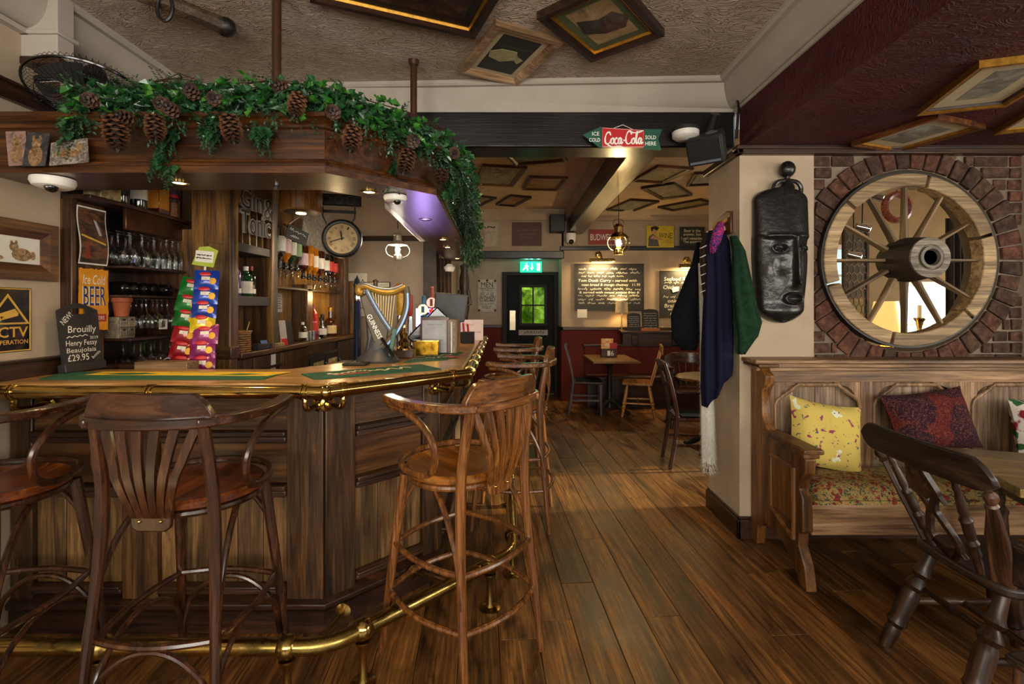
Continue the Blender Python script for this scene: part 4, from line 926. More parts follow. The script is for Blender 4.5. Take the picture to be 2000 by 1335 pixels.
ob('red_plaque', MB().box(-.075, .075, -.115, -.075, .0015, .0022), REDW, bs); text(bs, 'SOLD HERE', 0, -.095, .125, .02, WHL, z=.0026)
# things on the left wall
pf = thing('cat_picture', 'rustic framed picture of brown kittens on white', 'picture', FL((-2.25, 2.06, 1.71)))
def mitre(mb, w, h, m, d, sec=None):
    """picture frame moulding: outer w x h, width m, depth d, lying in local xy, front +z; returns four pieces"""
    out = []
    for k in range(4):
        a, b = [((-w/2, -h/2), (w/2, -h/2)), ((w/2, -h/2), (w/2, h/2)), ((w/2, h/2), (-w/2, h/2)), ((-w/2, h/2), (-w/2, -h/2))][k]
        s = [(1, 1), (-1, 1), (-1, -1), (1, -1)]; ia = (a[0]+s[k][0]*m, a[1]+s[k][1]*m); ib = (b[0]+s[(k+1) % 4][0]*m, b[1]+s[(k+1) % 4][1]*m)
        ma = ((a[0]*.45+ia[0]*.55), (a[1]*.45+ia[1]*.55)); mb_ = ((b[0]*.45+ib[0]*.55), (b[1]*.45+ib[1]*.55))
        vs = [a+(0,), b+(0,), b+(d,), a+(d,), ma+(d*1.0,), mb_+(d*1.0,), ib+(d*.55,), ia+(d*.55,), ia+(0,), ib+(0,)]
        out.append(MB().add(vs, [(0, 1, 2, 3), (3, 2, 5, 4), (4, 5, 6, 7), (7, 6, 9, 8), (8, 9, 1, 0), (0, 3, 4, 7, 8), (1, 9, 6, 5, 2)]))
    return out
def framed(name, label, M, w, h, m, fm, pic, cat='picture', d=.02, mat=None, matw=0, group=None, fillet=None, glass=False):
    th = thing(name, label, cat, M, group)
    for q in mitre(None, w, h, m, d): ob('frame_side', q, fm, th, ang=0)
    if fillet:
        for q in mitre(None, w-2*m+.008, h-2*m+.008, .009, d*.7): ob('fillet', q, fillet, th, ang=0)
    iw, ih = w-2*m, h-2*m
    if matw:
        mo = ob('mount', MB().box(-iw/2, iw/2, -ih/2, ih/2, .001, d*.3), mat or PAPER, th)
        ob('picture', MB().box(-iw/2+matw, iw/2-matw, -ih/2+matw, ih/2-matw, .002, d*.34), pic, mo)
    else: ob('picture', MB().box(-iw/2, iw/2, -ih/2, ih/2, .001, d*.3), pic, th)
    return th
for q in mitre(None, .62, .27, .075, .03): ob('frame_side', q, FRAMER, pf, ang=0)
ob('picture', MB().box(-.235, .235, -.06, .06, .001, .01), PAPER, pf)
KIT = art('kitten_print', ['#1d1712', '#5a4028', '#9a7a58'], 40); KIT2 = art('kitten_pale', ['#4a3420', '#8a6a48', '#c0a482'], 40)
def blob(th, nm, parts, m, z=.0105):
    g = MB()
    for x, y, a, b in parts: g.lathe([(1, 0), (1, .0006), (.0001, .0006)], 14, T(x, y, z) @ SC(a, b, 1)); z += .0002
    return ob(nm, g, m, th)
blob(pf, 'kitten_image', [(.15, -.02, .045, .03), (.115, .012, .02, .02), (.105, .03, .006, .01), (.125, .033, .006, .01), (.2, -.02, .014, .02)], KIT2); blob(pf, 'kitten_image', [(-.02, .02, .05, .035), (.03, .0, .022, .02), (-.08, -.02, .04, .03)], KIT); blob(pf, 'kitten_image', [(.02, -.04, .05, .014), (.015, -.02, .018, .018)], KIT2, .0118)
cc = thing('security_sign', 'black and gold CCTV IN OPERATION sign', 'sign', FL((-2.25, 2.155, 1.394)))
ob('board', MB().box(-.105, .105, -.145, .145, 0, .004), BLACKG, cc); 
for q in mitre(None, .204, .284, .006, .0055): ob('gold_line', q, GOLDP, cc, ang=0)
tr = MB(); A_, B2, C2 = Vector((0, .118)), Vector((-.098, -.02)), Vector((.098, -.02)); g = (A_+B2+C2)/3
for p, q in ((A_, B2), (B2, C2), (C2, A_)):
    ip, iq = p.lerp(g, .17), q.lerp(g, .17); tr.prism([tuple(p), tuple(q), tuple(iq), tuple(ip)], .004, .0052)
ob('warning_triangle', tr, GOLDP, cc)
cmm = MB().prism([(-.038, .028), (.03, .05), (.046, .03), (.044, .018), (-.026, .0)], .004, .0053).prism([(-.04, .012), (-.02, .016), (-.03, -.004), (-.05, -.004)], .004, .0053)
ob('camera_symbol', cmm, GOLDP, cc); text(cc, 'CCTV', 0, -.055, .18, .048, GOLDP, z=.0045, bold=.015); text(cc, 'IN OPERATION', 0, -.1, .18, .02, GOLDP, z=.0045, bold=.01)
# chalk board on the bar
ab = thing('counter_chalkboard', 'small black chalkboard with a wine price chalked on it, on the bar', 'chalkboard', F((-2.145, 2.42, 1.132), (0.06, 1, 0), (1, -.06, .12)))
pts = [(-.105, .0), (.105, .0), (.105, .305)]+[(.105*cos(pi*k/12), .305+.035*sin(pi*k/12)) for k in range(1, 12)]+[(-.105, .305)]
half = [(-.105, .0), (-.105, .305)]
mbx = MB().prism([(-.105, .0), (.105, .0), (.105, .285), (-.105, .285)], 0, .01)
mbx.prism([(-.105, .285), (-.04, .285), (-.04, .333), (-.105, .305)], 0, .01).prism([(.04, .285), (.105, .285), (.105, .305), (.04, .333)], 0, .01).prism([(-.04, .315), (.04, .315), (.04, .333), (0, .342), (-.04, .333)], 0, .01)
ob('board', mbx, SLATED, ab); ob('foot', MB().box(-.11, .11, 0, .045, -.02, .025), SLATED, ab, bev=.006)
text(ab, 'NEW!', -.065, .265, .07, .028, CHALK, z=.0105, rot=.75); text(ab, 'Brouilly', .01, .205, .15, .045, CHALK, z=.0105, shear=.1)
ob('chalk_wave', MB().tube([(-.075+.11*k/8, .168+.007*(k % 2)+.001*k, .0108) for k in range(9)], .002, 4), CHALK, ab)
text(ab, '2019', .068, .165, .045, .015, CHALK, z=.0105); text(ab, 'Henry Fessy', 0, .138, .165, .035, CHALK, z=.0105, shear=.1); text(ab, 'Beaujolais', -.005, .103, .155, .03, CHALK, z=.0105, shear=.1); text(ab, '£29.95', -.025, .07, .11, .032, CHALK, z=.0105); text(ab, 'bottle', .07, .078, .055, .016, CHALK, z=.0105, rot=.6)
# ---- unit B: pillar and bottle cupboard
ub = thing('bottle_cupboard', 'oak cupboard of bottle shelves beside the square pillar', 'cupboard', T(-1.95, 3.3, 0)); uM = ub.matrix_world.inverted()
def up_(n, mb, m, bev=0): return ob(n, mb, m, ub, uM, bev=bev)
PIL = wood('pillar_oak', '#3c2510', '#795424', '#a27a40', 'z', .42, .8)
up_('pillar', MB().box(-2.13, -2.045, 3.09, 3.16, 0, 1.95), PIL, .006); up_('pillar', MB().box(-2.04, -1.79, 3.075, 3.16, 0, 2.4), PIL, .006); up_('pillar_base', MB().box(-2.06, -1.775, 3.06, 3.16, 1.12, 1.2), OAKX, .006)
up_('stile', MB().box(-1.82, -1.785, 3.10, 3.16, 1.15, 2.3), PIL, .004); up_('stile', MB().box(-1.83, -1.785, 3.60, 3.64, 1.15, 2.3), PIL, .004)
up_('back_panel', MB().box(-2.03, -2.015, 3.16, 3.64, 1.15, 2.4), PIL); up_('header', MB().box(-1.83, -1.788, 3.16, 3.62, 2.135, 2.4), PIL, .004)
up_('side_panel', MB().box(-2.03, -1.8, 3.63, 3.65, 1.15, 2.4), OAKZ)
for z, t in ((1.822, .058), (1.46, .066)): up_('shelf', MB().box(-2.02, -1.80, 3.15, 3.62, z, z+t), plain('slate_shelf', '#34302d', .6), .004)
for y in (3.2, 3.29, 3.38, 3.47, 3.555): up_('divider', MB().box(-2.01, -1.83, y-.008, y+.008, 1.88, 2.14), PIL, .002)
for y, lb, nm in ((3.245, LBR, 'red'), (3.335, LBK, 'black'), (3.425, LBY, 'yellow'), (3.515, LBG, 'pale green')):
    bottle((-1.9, y, 1.881), .24, .034, DKB, lb, CAPK, 'wine bottle with a %s label in the upright pigeonholes' % nm, lz=(.15, .5))
bottle((-1.88, 3.19, 1.527), .2, .03, CLR, LBW, CAPW, 'clear bottle at the left of the cupboard shelf')
bottle((-1.86, 3.25, 1.527), .23, .036, PUR, LBW, CAPW, 'purple gin bottle in the cupboard', lz=(.08, .22)); bottle((-1.91, 3.32, 1.527), .27, .034, PNK, None, CAPW, 'tall pale bottle behind the purple gin')
bottle((-1.87, 3.4, 1.527), .21, .044, GRNB, LBW, CAPW, 'dark green bottle with a broad white label in the cupboard', lz=(.1, .5)); bottle((-1.88, 3.49, 1.527), .22, .03, DKB, LBW, CAPR, 'dark bottle with a red cap at the right of the cupboard shelf', lz=(.1, .25)); bottle((-1.96, 3.36, 1.527), .2, .034, REDB, LBR, CAPW, 'red bottle at the back of the cupboard shelf')
gt = thing('gin_sign', 'black outlined letters reading GIN & TONIC', 'sign', F((-1.775, 3.36, 2.10), (.12, 1, 0), (1, -.12, 0)))
for s_, x, y, w, h in (('Gin', -.06, .085, .24, .15), ('&', .125, .05, .1, .15), ('Tonic', -.01, -.075, .32, .16)):
    text(gt, s_, x, y, w, h, plain('letter_edge', '#8f877c', .5), z=.0, bold=.03, ext=.008, name='letter_rim'); text(gt, s_, x, y, w*.97, h*.97, BLACKM, z=.009, bold=-.005, name='letters')
# basket, box, tablet, leaflets, paper on the back counter
uc = thing('back_counter', 'long oak back counter with cupboard fronts along the left wall', 'counter', T(-2.1, 4.4, 0)); kM = uc.matrix_world.inverted()
def kp(n, mb, m, bev=0): return ob(n, mb, m, uc, kM, bev=bev)
kp('worktop', MB().box(-2.44, -1.765, 3.165, 5.67, 1.112, 1.148), OAKY, .006)
kp('carcass', MB().box(-2.44, -1.82, 3.17, 5.66, .05, 1.11), DOAKZ)
for y0, y1 in ((3.18, 3.36), (3.37, 3.74), (3.76, 4.25), (5.02, 5.33), (5.34, 5.64)): kp('door', MB().box(-1.82, -1.795, y0, y1, .12, 1.1), OAKZ if y0 < 4 else DOAKZ, .004)
kp('drawer_edge', MB().box(-1.8, -1.785, 3.36, 3.75, 1.0, 1.02), DOAKY)
pn = tag(ob('wall_notice', MB().box(-1.794, -1.792, 3.6, 3.67, .98, 1.1), PAPER), 'small white notice on the back counter front', 'notice')
fg = thing('bottle_fridge', 'black glass fronted fridge lit inside under the back counter', 'fridge', T(-1.83, 4.63, .15))
ob('cabinet', MB().box(.012, .035, -.36, .36, 0, .88), BLACKG, fg, bev=.006); 
for y0, y1 in ((-.34, -.01), (.01, .34)):
    dd = ob('door', MB().box(.035, .05, y0, y1, .02, .84), BLACKM, fg, bev=.004); ob('glass', MB().box(.05, .053, y0+.05, y1-.05, .06, .8), art('fridge_view', ['#5a5236', '#a89a68', '#d8cfa4'], 18, .3), dd); ob('handle', MB().tube([(.06, y1-.02, .2), (.075, y1-.02, .22), (.075, y1-.02, .76), (.06, y1-.02, .78)], .007, 6), STEEL, dd)
    for z in (.3, .5, .7):
        for k in range(4): ob('drink_bottle', MB().lathe([(.02, 0), (.02, .08), (.008, .11), (.008, .13)], 8, T(.054, y0+.075+k*.06, z-.06) @ SC(.25, 1, 1)), [LBR, LBA, LBG, GOLDP][k], dd)
ub_ = thing('wicker_basket', 'small wicker basket on the back counter', 'basket', T(-1.85, 3.29, 1.149)); WICK = wood('wicker', '#6a4218', '#a8763a', '#cf9f5e', 'x', .6, 2)
wk = MB()
for j in range(9):
    z = .008+.0145*j
    wk.tube([((.062+.004*sin(k*pi+j*pi))*cos(2*pi*k/26)*1.0, (.062+.004*cos(k*pi+j*pi))*sin(2*pi*k/26), z) for k in range(26)], .0065, 5, True)
tag(ob('weave', wk, WICK, ub_), kind='stuff'); ob('rim', MB().tube([(.068*cos(2*pi*k/24), .068*sin(2*pi*k/24), .137) for k in range(24)], .008, 6, True), WICK, ub_); ob('base', MB().lathe([(.0001, 0), (.06, 0), (.06, .01), (.0001, .01)], 20), WICK, ub_)
ob('pencil', MB().tube([(0, .03, .05), (.0, .12, .2)], .004, 6), GOLDP, ub_)
tb = thing('card_reader_box', 'low dark tray with a blue card on the back counter', 'tray', T(-1.83, 3.5, 1.149)); ob('tray', MB().box(-.05, .05, -.1, .1, 0, .04), BLACKM, tb, bev=.004); ob('blue_card', MB().box(-.03, .03, -.002, .002, 0, .055, T(.045, .0, .01) @ RZ(1.3) @ RX(-.3)), plain('blue_card', '#33507f', .5), tb)
def leaflet(y0, y1, z1, m, label, z0=1.149, x=-1.8, band=None, tilt=.12):
    th = thing('leaflet_holder', label, 'leaflet', F((x, (y0+y1)/2, z0), (0, 1, 0), (1, 0, tilt)), 'leaflets standing on the back counter'); w = y1-y0
    ob('sheet', MB().box(-w/2, w/2, 0, z1, -.003, .003), m, th)
    if band: ob('red_band', MB().box(-w/2, w/2, 0, z1*.28, .003, .004), band, th)
    return th
l1 = leaflet(3.63, 3.73, .17, BLACKM, 'black leaflet with rows of small squares on the back counter')
sq = MB()
for i in range(2):
    for j in range(4): sq.box(-.035+.04*i, -.005+.04*i, .025+.035*j, .045+.035*j, .003, .0035)
tag(ob('white_squares', sq, LBW, l1), kind='stuff')
leaflet(3.76, 3.86, .2, plain('grey_card', '#a69c93', .6), 'grey leaflet with a red foot on the back counter', band=REDM, x=-1.79); leaflet(3.88, 3.99, .19, BLACKM, 'plain black menu on the back counter')
tag(ob('wooden_block', MB().box(-1.86, -1.8, 3.64, 3.74, 1.149, 1.18), FRAMEL, bev=.003), 'small wooden block in front of the black leaflet', 'block').location = (.035, .02, 0)
# ---- unit D: panelled wall behind the optics
ud = thing('optics_panel', 'oak panelling behind the spirit optics', 'panelling', T(-2.0, 4.6, 0)); dM = ud.matrix_world.inverted()
def dp(n, mb, m, bev=0): return ob(n, mb, m, ud, dM, bev=bev)
dp('dark_post', MB().box(-1.99, -1.80, 3.66, 3.72, 1.149, 2.25), plain('dark_grey_wood', '#3d3632', .6, nz=.3), .004); dp('light_post', MB().box(-1.99, -1.82, 3.73, 3.76, 1.149, 2.25), PIL, .003)
dp('panel', MB().box(-2.03, -2.0, 3.76, 4.45, 1.149, 2.5), PIL); dp('post', MB().box(-2.0, -1.86, 4.40, 4.52, 1.149, 1.66), PIL, .006)
dp('panel', MB().box(-2.03, -2.0, 4.45, 5.35, 1.149, 2.05), wood('lamplit_panel', '#7a4f14', '#b07c28', '#c99640', 'z', .45, .8)); dp('end_post', MB().box(-2.02, -1.83, 5.3, 5.42, 1.149, 2.2), OAKZ, .006); dp('end_post', MB().box(-2.0, -1.8, 5.5, 5.62, 1.149, 1.75), PIL, .006)  # this panel's oak is yellower: warm lamplight put into its colour
dp('shelf', MB().box(-2.0, -1.86, 3.77, 5.3, 1.60, 1.62), DOAKY, .003)
ns = thing('printed_notice', 'small framed notice below the optics', 'notice', FL((-1.998, 4.13, 1.49))); ob('sheet', MB().box(-.07, .07, -.08, .08, 0, .004), plain('grey_notice', '#9a958c', .7), ns)
for k in range(6): ob('print_line', MB().box(-.05, .05 if k % 2 else .03, .05-.02*k, .056-.02*k, .004, .0045), LBK, ns)
def optic(y, h, r, glass, lab, label, x=-1.9, z=1.67, amt=None):
    th = bottle((x, y, z), h, r, glass, lab, CAPK, label, group='spirit bottles hung upside down on optics', inv=True, lz=(.25, .62))
    ob('optic_measure', MB().lathe([(.012, h), (.019, h+.01), (.021, h+.05), (.012, h+.062), (.006, h+.09)], 10), GLASS, th); ob('optic_collar', MB().lathe([(.02, h-.015), (.023, h), (.02, h+.012)], 10), BLACKG, th); ob('clamp', MB().box(-.012, .012, -.09, 0, h-.012, h), BLACKG, th)
    return th
OL = [(3.83, .3, .042, CLR, LBG, 'clear bottle with a green label, leftmost on the optics'), (3.93, .33, .05, CLR, LBW, 'large clear bottle with a white label on the optics'), (4.04, .32, .045, GOLDB, LBP, 'bottle with a pink label on the optics'), (4.14, .3, .045, GRNB, LBW, 'green bottle with a white label on the optics'), (4.25, .3, .042, CLR, LBG, 'clear bottle with a pale green label on the optics'),
      (4.38, .29, .045, BRN, LBP, 'brown bottle with a pink label on the optics'), (4.5, .3, .045, GOLDB, LBA, 'golden whisky bottle on the optics'), (4.62, .29, .042, GOLDB, LBW, 'golden bottle with a white label on the optics'), (4.76, .28, .045, BRN, LBW, 'brown bottle with a square white label on the optics'), (4.9, .27, .042, CLR, LBW, 'clear bottle with a white label near the right of the optics'), (5.02, .27, .042, DKB, LBR, 'dark bottle with a red label near the right of the optics'), (5.15, .26, .04, BRN, LBR, 'brown bottle with a red label at the right end of the optics')]
for y, h, r, g_, l_, lab in OL: optic(y, h, r, g_, l_, lab, x=-1.89+.0*y, z=1.78 if y < 4.3 else 1.72)
bottle((-1.9, 4.62, 1.15), .33, .045, REDB, LBR, CAPR, 'tall red bottle standing on the back counter', 'tall'); bottle((-1.86, 4.72, 1.15), .2, .05, CLR, LBW, CAPK, 'short clear bottle standing beside the red bottle', 'dumpy'); bottle((-1.9, 4.85, 1.15), .23, .045, DKB, LBK, CAPK, 'small black bottle standing on the back counter', 'dumpy'); bottle((-1.9, 5.06, 1.15), .3, .062, BRN, LBC, CAPG, 'dumpy cognac bottle with a gold neck on the back counter', 'dumpy', lz=(.1, .38)); bottle((-1.86, 4.3, 1.15), .17, .035, CLR, LBW, CAPW, 'little clear bottle by the black menu')
for k, y in enumerate((4.35, 4.42, 4.49)):
    th = thing('tumbler', 'clear tumbler on the back counter, %s of three' % ['first', 'second', 'third'][k], 'glass', T(-1.82, y, 1.149), 'tumblers on the back counter'); ob('glass', MB().lathe([(.0001, .004), (.026, .004), (.032, .085)], 14, cap=False), GLASS, th); ob('foot', MB().lathe([(.0001, 0), (.027, 0), (.027, .008), (.0001, .008)], 14), GLASS, th)
point((-1.72, 4.75, 1.55), 2.6, (1, .72, .35), .04)
# round wooden pelmet with a lamp, hanging slate, tray, etched mirror
pl_ = thing('round_pelmet', 'round golden wooden lamp drum above the back bar', 'lamp', T(P(588, 395, 3.62)))
ob('drum', MB().lathe([(.0001, -.075), (.14, -.075), (.15, -.06), (.15, .12), (.0001, .12)], 28), wood('drum_oak', '#8a5c1e', '#b98236', '#cf9d4c', 'z', .4, .8), pl_); ob('shadow_ring', MB().lathe([(.0001, -.081), (.11, -.081), (.125, -.075)], 24), DOAKX, pl_); ob('lamp', MB().lathe([(.0001, -.088), (.035, -.086), (.037, -.08)], 16), LAMPG, pl_); spot(tuple(P(588, 395, 3.62)+Vector((0, 0, -.12))), 6, ang=120)
hs_ = thing('hanging_slate', 'little slate sign hung on a string above the optics', 'sign', F(P(580, 458, 3.85), (.5, 1, -.3), (1, -.5, 0))); ob('slate', MB().box(-.1, .1, -.06, .05, 0, .008), SLATED, hs_); ob('string', MB().tube([(-.09, .05, .004), (0, .17, .004), (.09, .05, .004)], .002, 4), CHALK, hs_); scrawl(hs_, 0, .018, .16, .026, CHALK, z=.0085); scrawl(hs_, -.02, -.03, .08, .024, CHALK, z=.0085, words=1)
tag(ob('round_tray', MB().lathe([(.0001, 0), (.155, 0), (.165, .015), (.16, .018), (.15, .006), (.0001, .006)], 32, FL((-1.995, 4.2, 2.02))), wood('tray_wood', '#3a2210', '#6d4724', '#8a5f34', 'y', .4)), 'round brown wooden tray hung above the optics', 'tray')
em = thing('etched_mirror', 'frosted etched glass panel behind the clock', 'mirror', FL((-1.994, 4.9, 2.2))); ob('glass', MB().prism([(-.45, -.2), (.45, -.2), (.45, .25), (-.3, .25), (-.28, .1), (-.34, -.05)], 0, .006), art('etched', ['#6f675c', '#9a9388', '#c4beb2'], 20, 2), em); ob('edge', MB().tube([(-.46, -.205, .008), (.45, -.205, .008)], .01, 6), plain('mirror_edge', '#bfb8aa', .3), em)
# clock on its bracket
ck = thing('station_clock', 'round black double sided clock hanging from a bracket', 'clock', F(P(668, 466, 3.84), (1, .25, 0), (.25, -1, 0)))
ob('case', MB().lathe([(.0001, -.06), (.11, -.06), (.125, -.045), (.15, -.03), (.155, 0), (.15, .018), (.135, .03), (.122, .028), (.118, .01)], 40), BLACK, ck); dial = ob('dial', MB().lathe([(.12, .012), (.0001, .0125)], 40), art('clock_face', ['#8f7346', '#b2945c', '#c4a873'], 8, .4), ck)
for k, s_ in enumerate(['XII', 'I', 'II', 'III', 'IIII', 'V', 'VI', 'VII', 'VIII', 'IX', 'X', 'XI']):
    a = pi/2-2*pi*k/12; text(dial, s_, .093*cos(a), .093*sin(a), .012+.005*min(3, len(s_)-1), .024, BLACKM, z=.0135, rot=a-pi/2, name='numeral')
ob('hour_hand', MB().prism([(-.006, -.012), (.006, -.012), (.007, .05), (0, .066), (-.007, .05)], .015, .017, RZ(.15)), BLACKM, dial); ob('minute_hand', MB().prism([(-.004, -.02), (.004, -.02), (.003, .095), (-.003, .095)], .018, .02, RZ(1.9)), BLACKM, dial)
br_ = thing('clock_bracket', 'black scrolled iron bracket above the clock', 'bracket', F(P(662, 392, 3.84), (1, .25, 0), (.25, -1, 0)))
ob('beam', MB().box(-.17, .17, -.045, .05, -.03, .03), BLACK, br_, bev=.012); ob('lower_bar', MB().box(-.14, .13, -.1, -.075, -.012, .012), BLACK, br_, bev=.004)
for x in (-.12, .12): ob('chain', MB().tube([(x, -.04, 0), (x, -.13, 0), (x*.75, -.19, 0)], .006, 6), BLACK, br_)
for x in (-.09, 0, .09): ob('scroll', MB().tube([(x+.03*cos(a/3), .0+.03*sin(a/3), .033) for a in range(0, 19)], .005, 5), plain('bracket_gilt', '#4d4438', .5), br_)
ob('wall_arm', MB().tube([(-.17, 0, 0), (-.36, .0, -.0)], .02, 6), BLACK, br_)
# lantern over the bar
def lantern(pos, f, lab, bright, brass, chain, watt, colr):
    th = thing('hanging_lantern', lab, 'lantern', T(pos)); m = brass
    ob('font', MB().lathe([(.0001, 0), (.045*f, 0), (.05*f, .012*f), (.05*f, .05*f), (.035*f, .062*f), (.03*f, .075*f)], 20), m, th)
    fg_ = ob('flame_glass', MB().lathe([(.028*f, .07*f), (.042*f, .1*f), (.04*f, .13*f), (.03*f, .17*f)], 16, cap=False), GLASS, th); ob('lamp', MB().ball((0, 0, .125*f), (.014*f, .014*f, .026*f), 12, 8), bright, fg_)
    ob('shade', MB().lathe([(.105*f, .165*f), (.1*f, .17*f), (.06*f, .205*f), (.045*f, .215*f), (.045*f, .265*f), (.05*f, .27*f), (.03*f, .30*f), (.0001, .305*f)], 24, cap=False), m, th)
    for k in range(4):
        a = 2*pi*k/4+.4; ob('cage_wire', MB().tube(smoothpath([(.045*f*cos(a), .045*f*sin(a), .03*f), (.11*f*cos(a), .11*f*sin(a), .06*f), (.13*f*cos(a), .13*f*sin(a), .12*f), (.1*f*cos(a), .1*f*sin(a), .168*f)], 4), .004*f, 6), m, th)
    ob('bail', MB().tube(smoothpath([(-.045*f, 0, .27*f), (-.048*f, 0, .33*f), (0, 0, .345*f), (.048*f, 0, .33*f), (.045*f, 0, .27*f)], 4), .004*f, 6), m, th)
    ob('chain', MB().tube([(0, 0, .34*f), (.004, 0, chain*.5), (0, 0, chain)], .004, 5), BLACK, th)
    point((pos[0], pos[1], pos[2]+.125*f), watt, colr, .03)
lantern(tuple(P(777, 508, 4.5)), .85, 'bright lantern with a wire cage hanging over the beer pumps', glow('bright_flame', '#fff0d8', 80), plain('lantern_white', '#c9c2b0', .3, .6), 1.06, 18, (1, .85, .62))
# ================================================================ BAR STOOLS
def make_stool(W1, W2, SW, label, name='bar_stool', arches=True):
    st = thing(name, label, 'bar stool', None, 'bentwood bar stools with arms')
    SZ = .8
    def D(a, k=1.):                                   # seat outline
        x = .222*sin(a); y = .222*cos(a); y = y if y > 0 else y*.93
        return (x*k, y*k+.005)
    out = [D(2*pi*i/40) for i in range(40)]
    seat = MB(); n = 40; vs = []
    rings = [(.0, SZ-.008), (.55, SZ-.008), (.86, SZ-.002), (.96, SZ+.004), (1., SZ-.004), (1., SZ-.024), (.94, SZ-.032)]
    for k, z in rings: vs += [(D(2*pi*i/n, max(k, .001))+(z,)) for i in range(n)]
    fs = [(j*n+(i+1) % n, j*n+i, (j+1)*n+i, (j+1)*n+(i+1) % n)[::1] for j in range(len(rings)-1) for i in range(n)]
    fs.append(tuple((len(rings)-1)*n+i for i in range(n)))
    ob('seat', seat.add(vs, fs), SW, st)
    ob('seat_hoop', MB().tube([D(2*pi*i/40, .92)+(SZ-.045,) for i in range(40)], .013, 8, True), W1, st)
    for s in (-1, 1):
        rear = smoothpath([(s*.222, -.262, 0), (s*.212, -.238, .25), (s*.192, -.205, .6), (s*.183, -.2, .82), (s*.176, -.225, 1.0), (s*.172, -.245, 1.1)], 4)
        ob('leg', MB().tube(rear, [.0145+.006*min(1, i/10) for i in range(len(rear))], 10), W1, st)
        fr_ = smoothpath([(s*.222, .245, 0), (s*.2, .205, .35), (s*.172, .15, .76)], 5)
        ob('leg', MB().tube(fr_, [.0145+.006*min(1, i/8) for i in range(len(fr_))], 10), W1, st)
        # arm: flat bent strip from the crest forwards
        arm = smoothpath([(s*.165, -.262, 1.083), (s*.225, -.205, 1.083), (s*.262, -.1, 1.082), (s*.275, .03, 1.083), (s*.268, .14, 1.09)], 5)
        rect = [(-.026, -.015), (.026, -.015), (.026, .015), (-.026, .015)]
        ob('arm', MB().tube(arm, 1, sec=rect, up=(0, 0, 1)), W2, st, bev=.006)
        br_a = smoothpath([(s*.212, -.232, .36), (s*.205, -.2, .52), (s*.19, -.12, .67), (s*.165, -.02, .75), (s*.13, .06, .765)], 5)
        ob('brace', MB().tube(br_a, .0115, 8), W1, st)
        br_b = smoothpath([(s*.2, .2, .46), (s*.16, .18, .62), (s*.09, .16, .72), (s*.03, .15, .755)], 5)
        ob('brace', MB().tube(br_b, .0105, 8), W1, st)
    # one bent rod: under the arm, back and down, forward round the seat, and up the other side
    def hoop(s): return [(s*.272, .12, 1.064), (s*.275, .03, 1.055), (s*.272, -.07, 1.02), (s*.262, -.135, .95), (s*.252, -.13, .87), (s*.246, -.08, .822), (s*.243, 0, .808), (s*.222, .1, .812), (s*.15, .19, .815)]
    ob('arm_hoop', MB().tube(smoothpath(hoop(1)+[(0, .235, .815)]+hoop(-1)[::-1], 5), .0135, 8), W1, st)
    # crest rail: tall curved plank across the back
    cr = MB(); m = 20
    def cy(x): return -.278+1.15*x*x*1.0+.0
    vs = []
    for i in range(m+1):
        x = -.205+.41*i/m; y = cy(x); f = abs(x)/.205; zt = 1.178-.07*max(0, (f-.72)/.28)**2; d = .013
        vs += [(x, y-d, 1.066), (x, y+d, 1.066), (x, y+d-.006, zt), (x, y-d-.006, zt)]
    fs = [(i*4+k, i*4+(k+1) % 4, (i+1)*4+(k+1) % 4, (i+1)*4+k) for i in range(m) for k in range(4)]+[(3, 2, 1, 0), (m*4, m*4+1, m*4+2, m*4+3)]
    ob('crest_rail', cr.add(vs, [f[::-1] for f in fs]), W2, st, bev=.004)
    bd = [(x, -.290+1.15*x*x, 1.083) for x in [-.19+.38*i/16 for i in range(17)]]
    ob('crest_band', MB().tube(bd, 1, sec=[(-.017, -.017), (.017, -.017), (.017, .017), (-.017, .017)], up=(0, 0, 1)), W2, st, bev=.005)
    # splat: slats fanning from a foot behind the seat up to the crest
    for k in range(6):
        u = (k-2.5)/2.5; sl = MB(); pts = []
        for j in range(9):
            f = j/8; x = u*(.05+.10*f**1.15); y = -.222-.02*sin(pi*f)-.03*f+ (1.0*x*x if f > .5 else 0); z = .745+.325*f; pts.append((x, y, z))
        w0 = .0105
        vs = []
        for j, p in enumerate(pts):
            f = j/8; w = .0105+.006*f; d = .006
            vs += [(p[0]-w, p[1]-d, p[2]), (p[0]+w, p[1]-d, p[2]), (p[0]+w, p[1]+d, p[2]), (p[0]-w, p[1]+d, p[2])]
        fs = [(j*4+q, j*4+(q+1) % 4, (j+1)*4+(q+1) % 4, (j+1)*4+q) for j in range(8) for q in range(4)]+[(3, 2, 1, 0), (32, 33, 34, 35)]
        ob('slat', sl.add(vs, fs), W2s[W2], st)
    sf = ob('splat_foot', MB().prism([(-.064, .735), (-.045, .722), (.045, .722), (.064, .735), (.07, .80), (-.07, .80)], -.008, .008, F((0, -.226, 0), (1, 0, 0), (0, -1, 0))), W2s[W2], st, bev=.005)
    for x in (-.035, .035): ob('screw', MB().ball((x, -.236, .758), .006, 8, 6), BRASS, sf)
    def loop(z, k, bow):
        f = z/.8; rx, ry, fy = .222-.035*f, .262-.06*f, .245-.09*f; cs = [(-rx, -ry), (rx, -ry), (rx, fy), (-rx, fy)]; L_ = []
        for q in range(4):
            a, c = Vector(cs[q]), Vector(cs[(q+1) % 4]); nn = Vector(((c-a).y, -(c-a).x)).normalized()
            for h in range(8):
                t = h/8; p = a.lerp(c, t)+nn*(bow*sin(pi*t)); L_.append((p.x*k, p.y*k, z))
        return L_
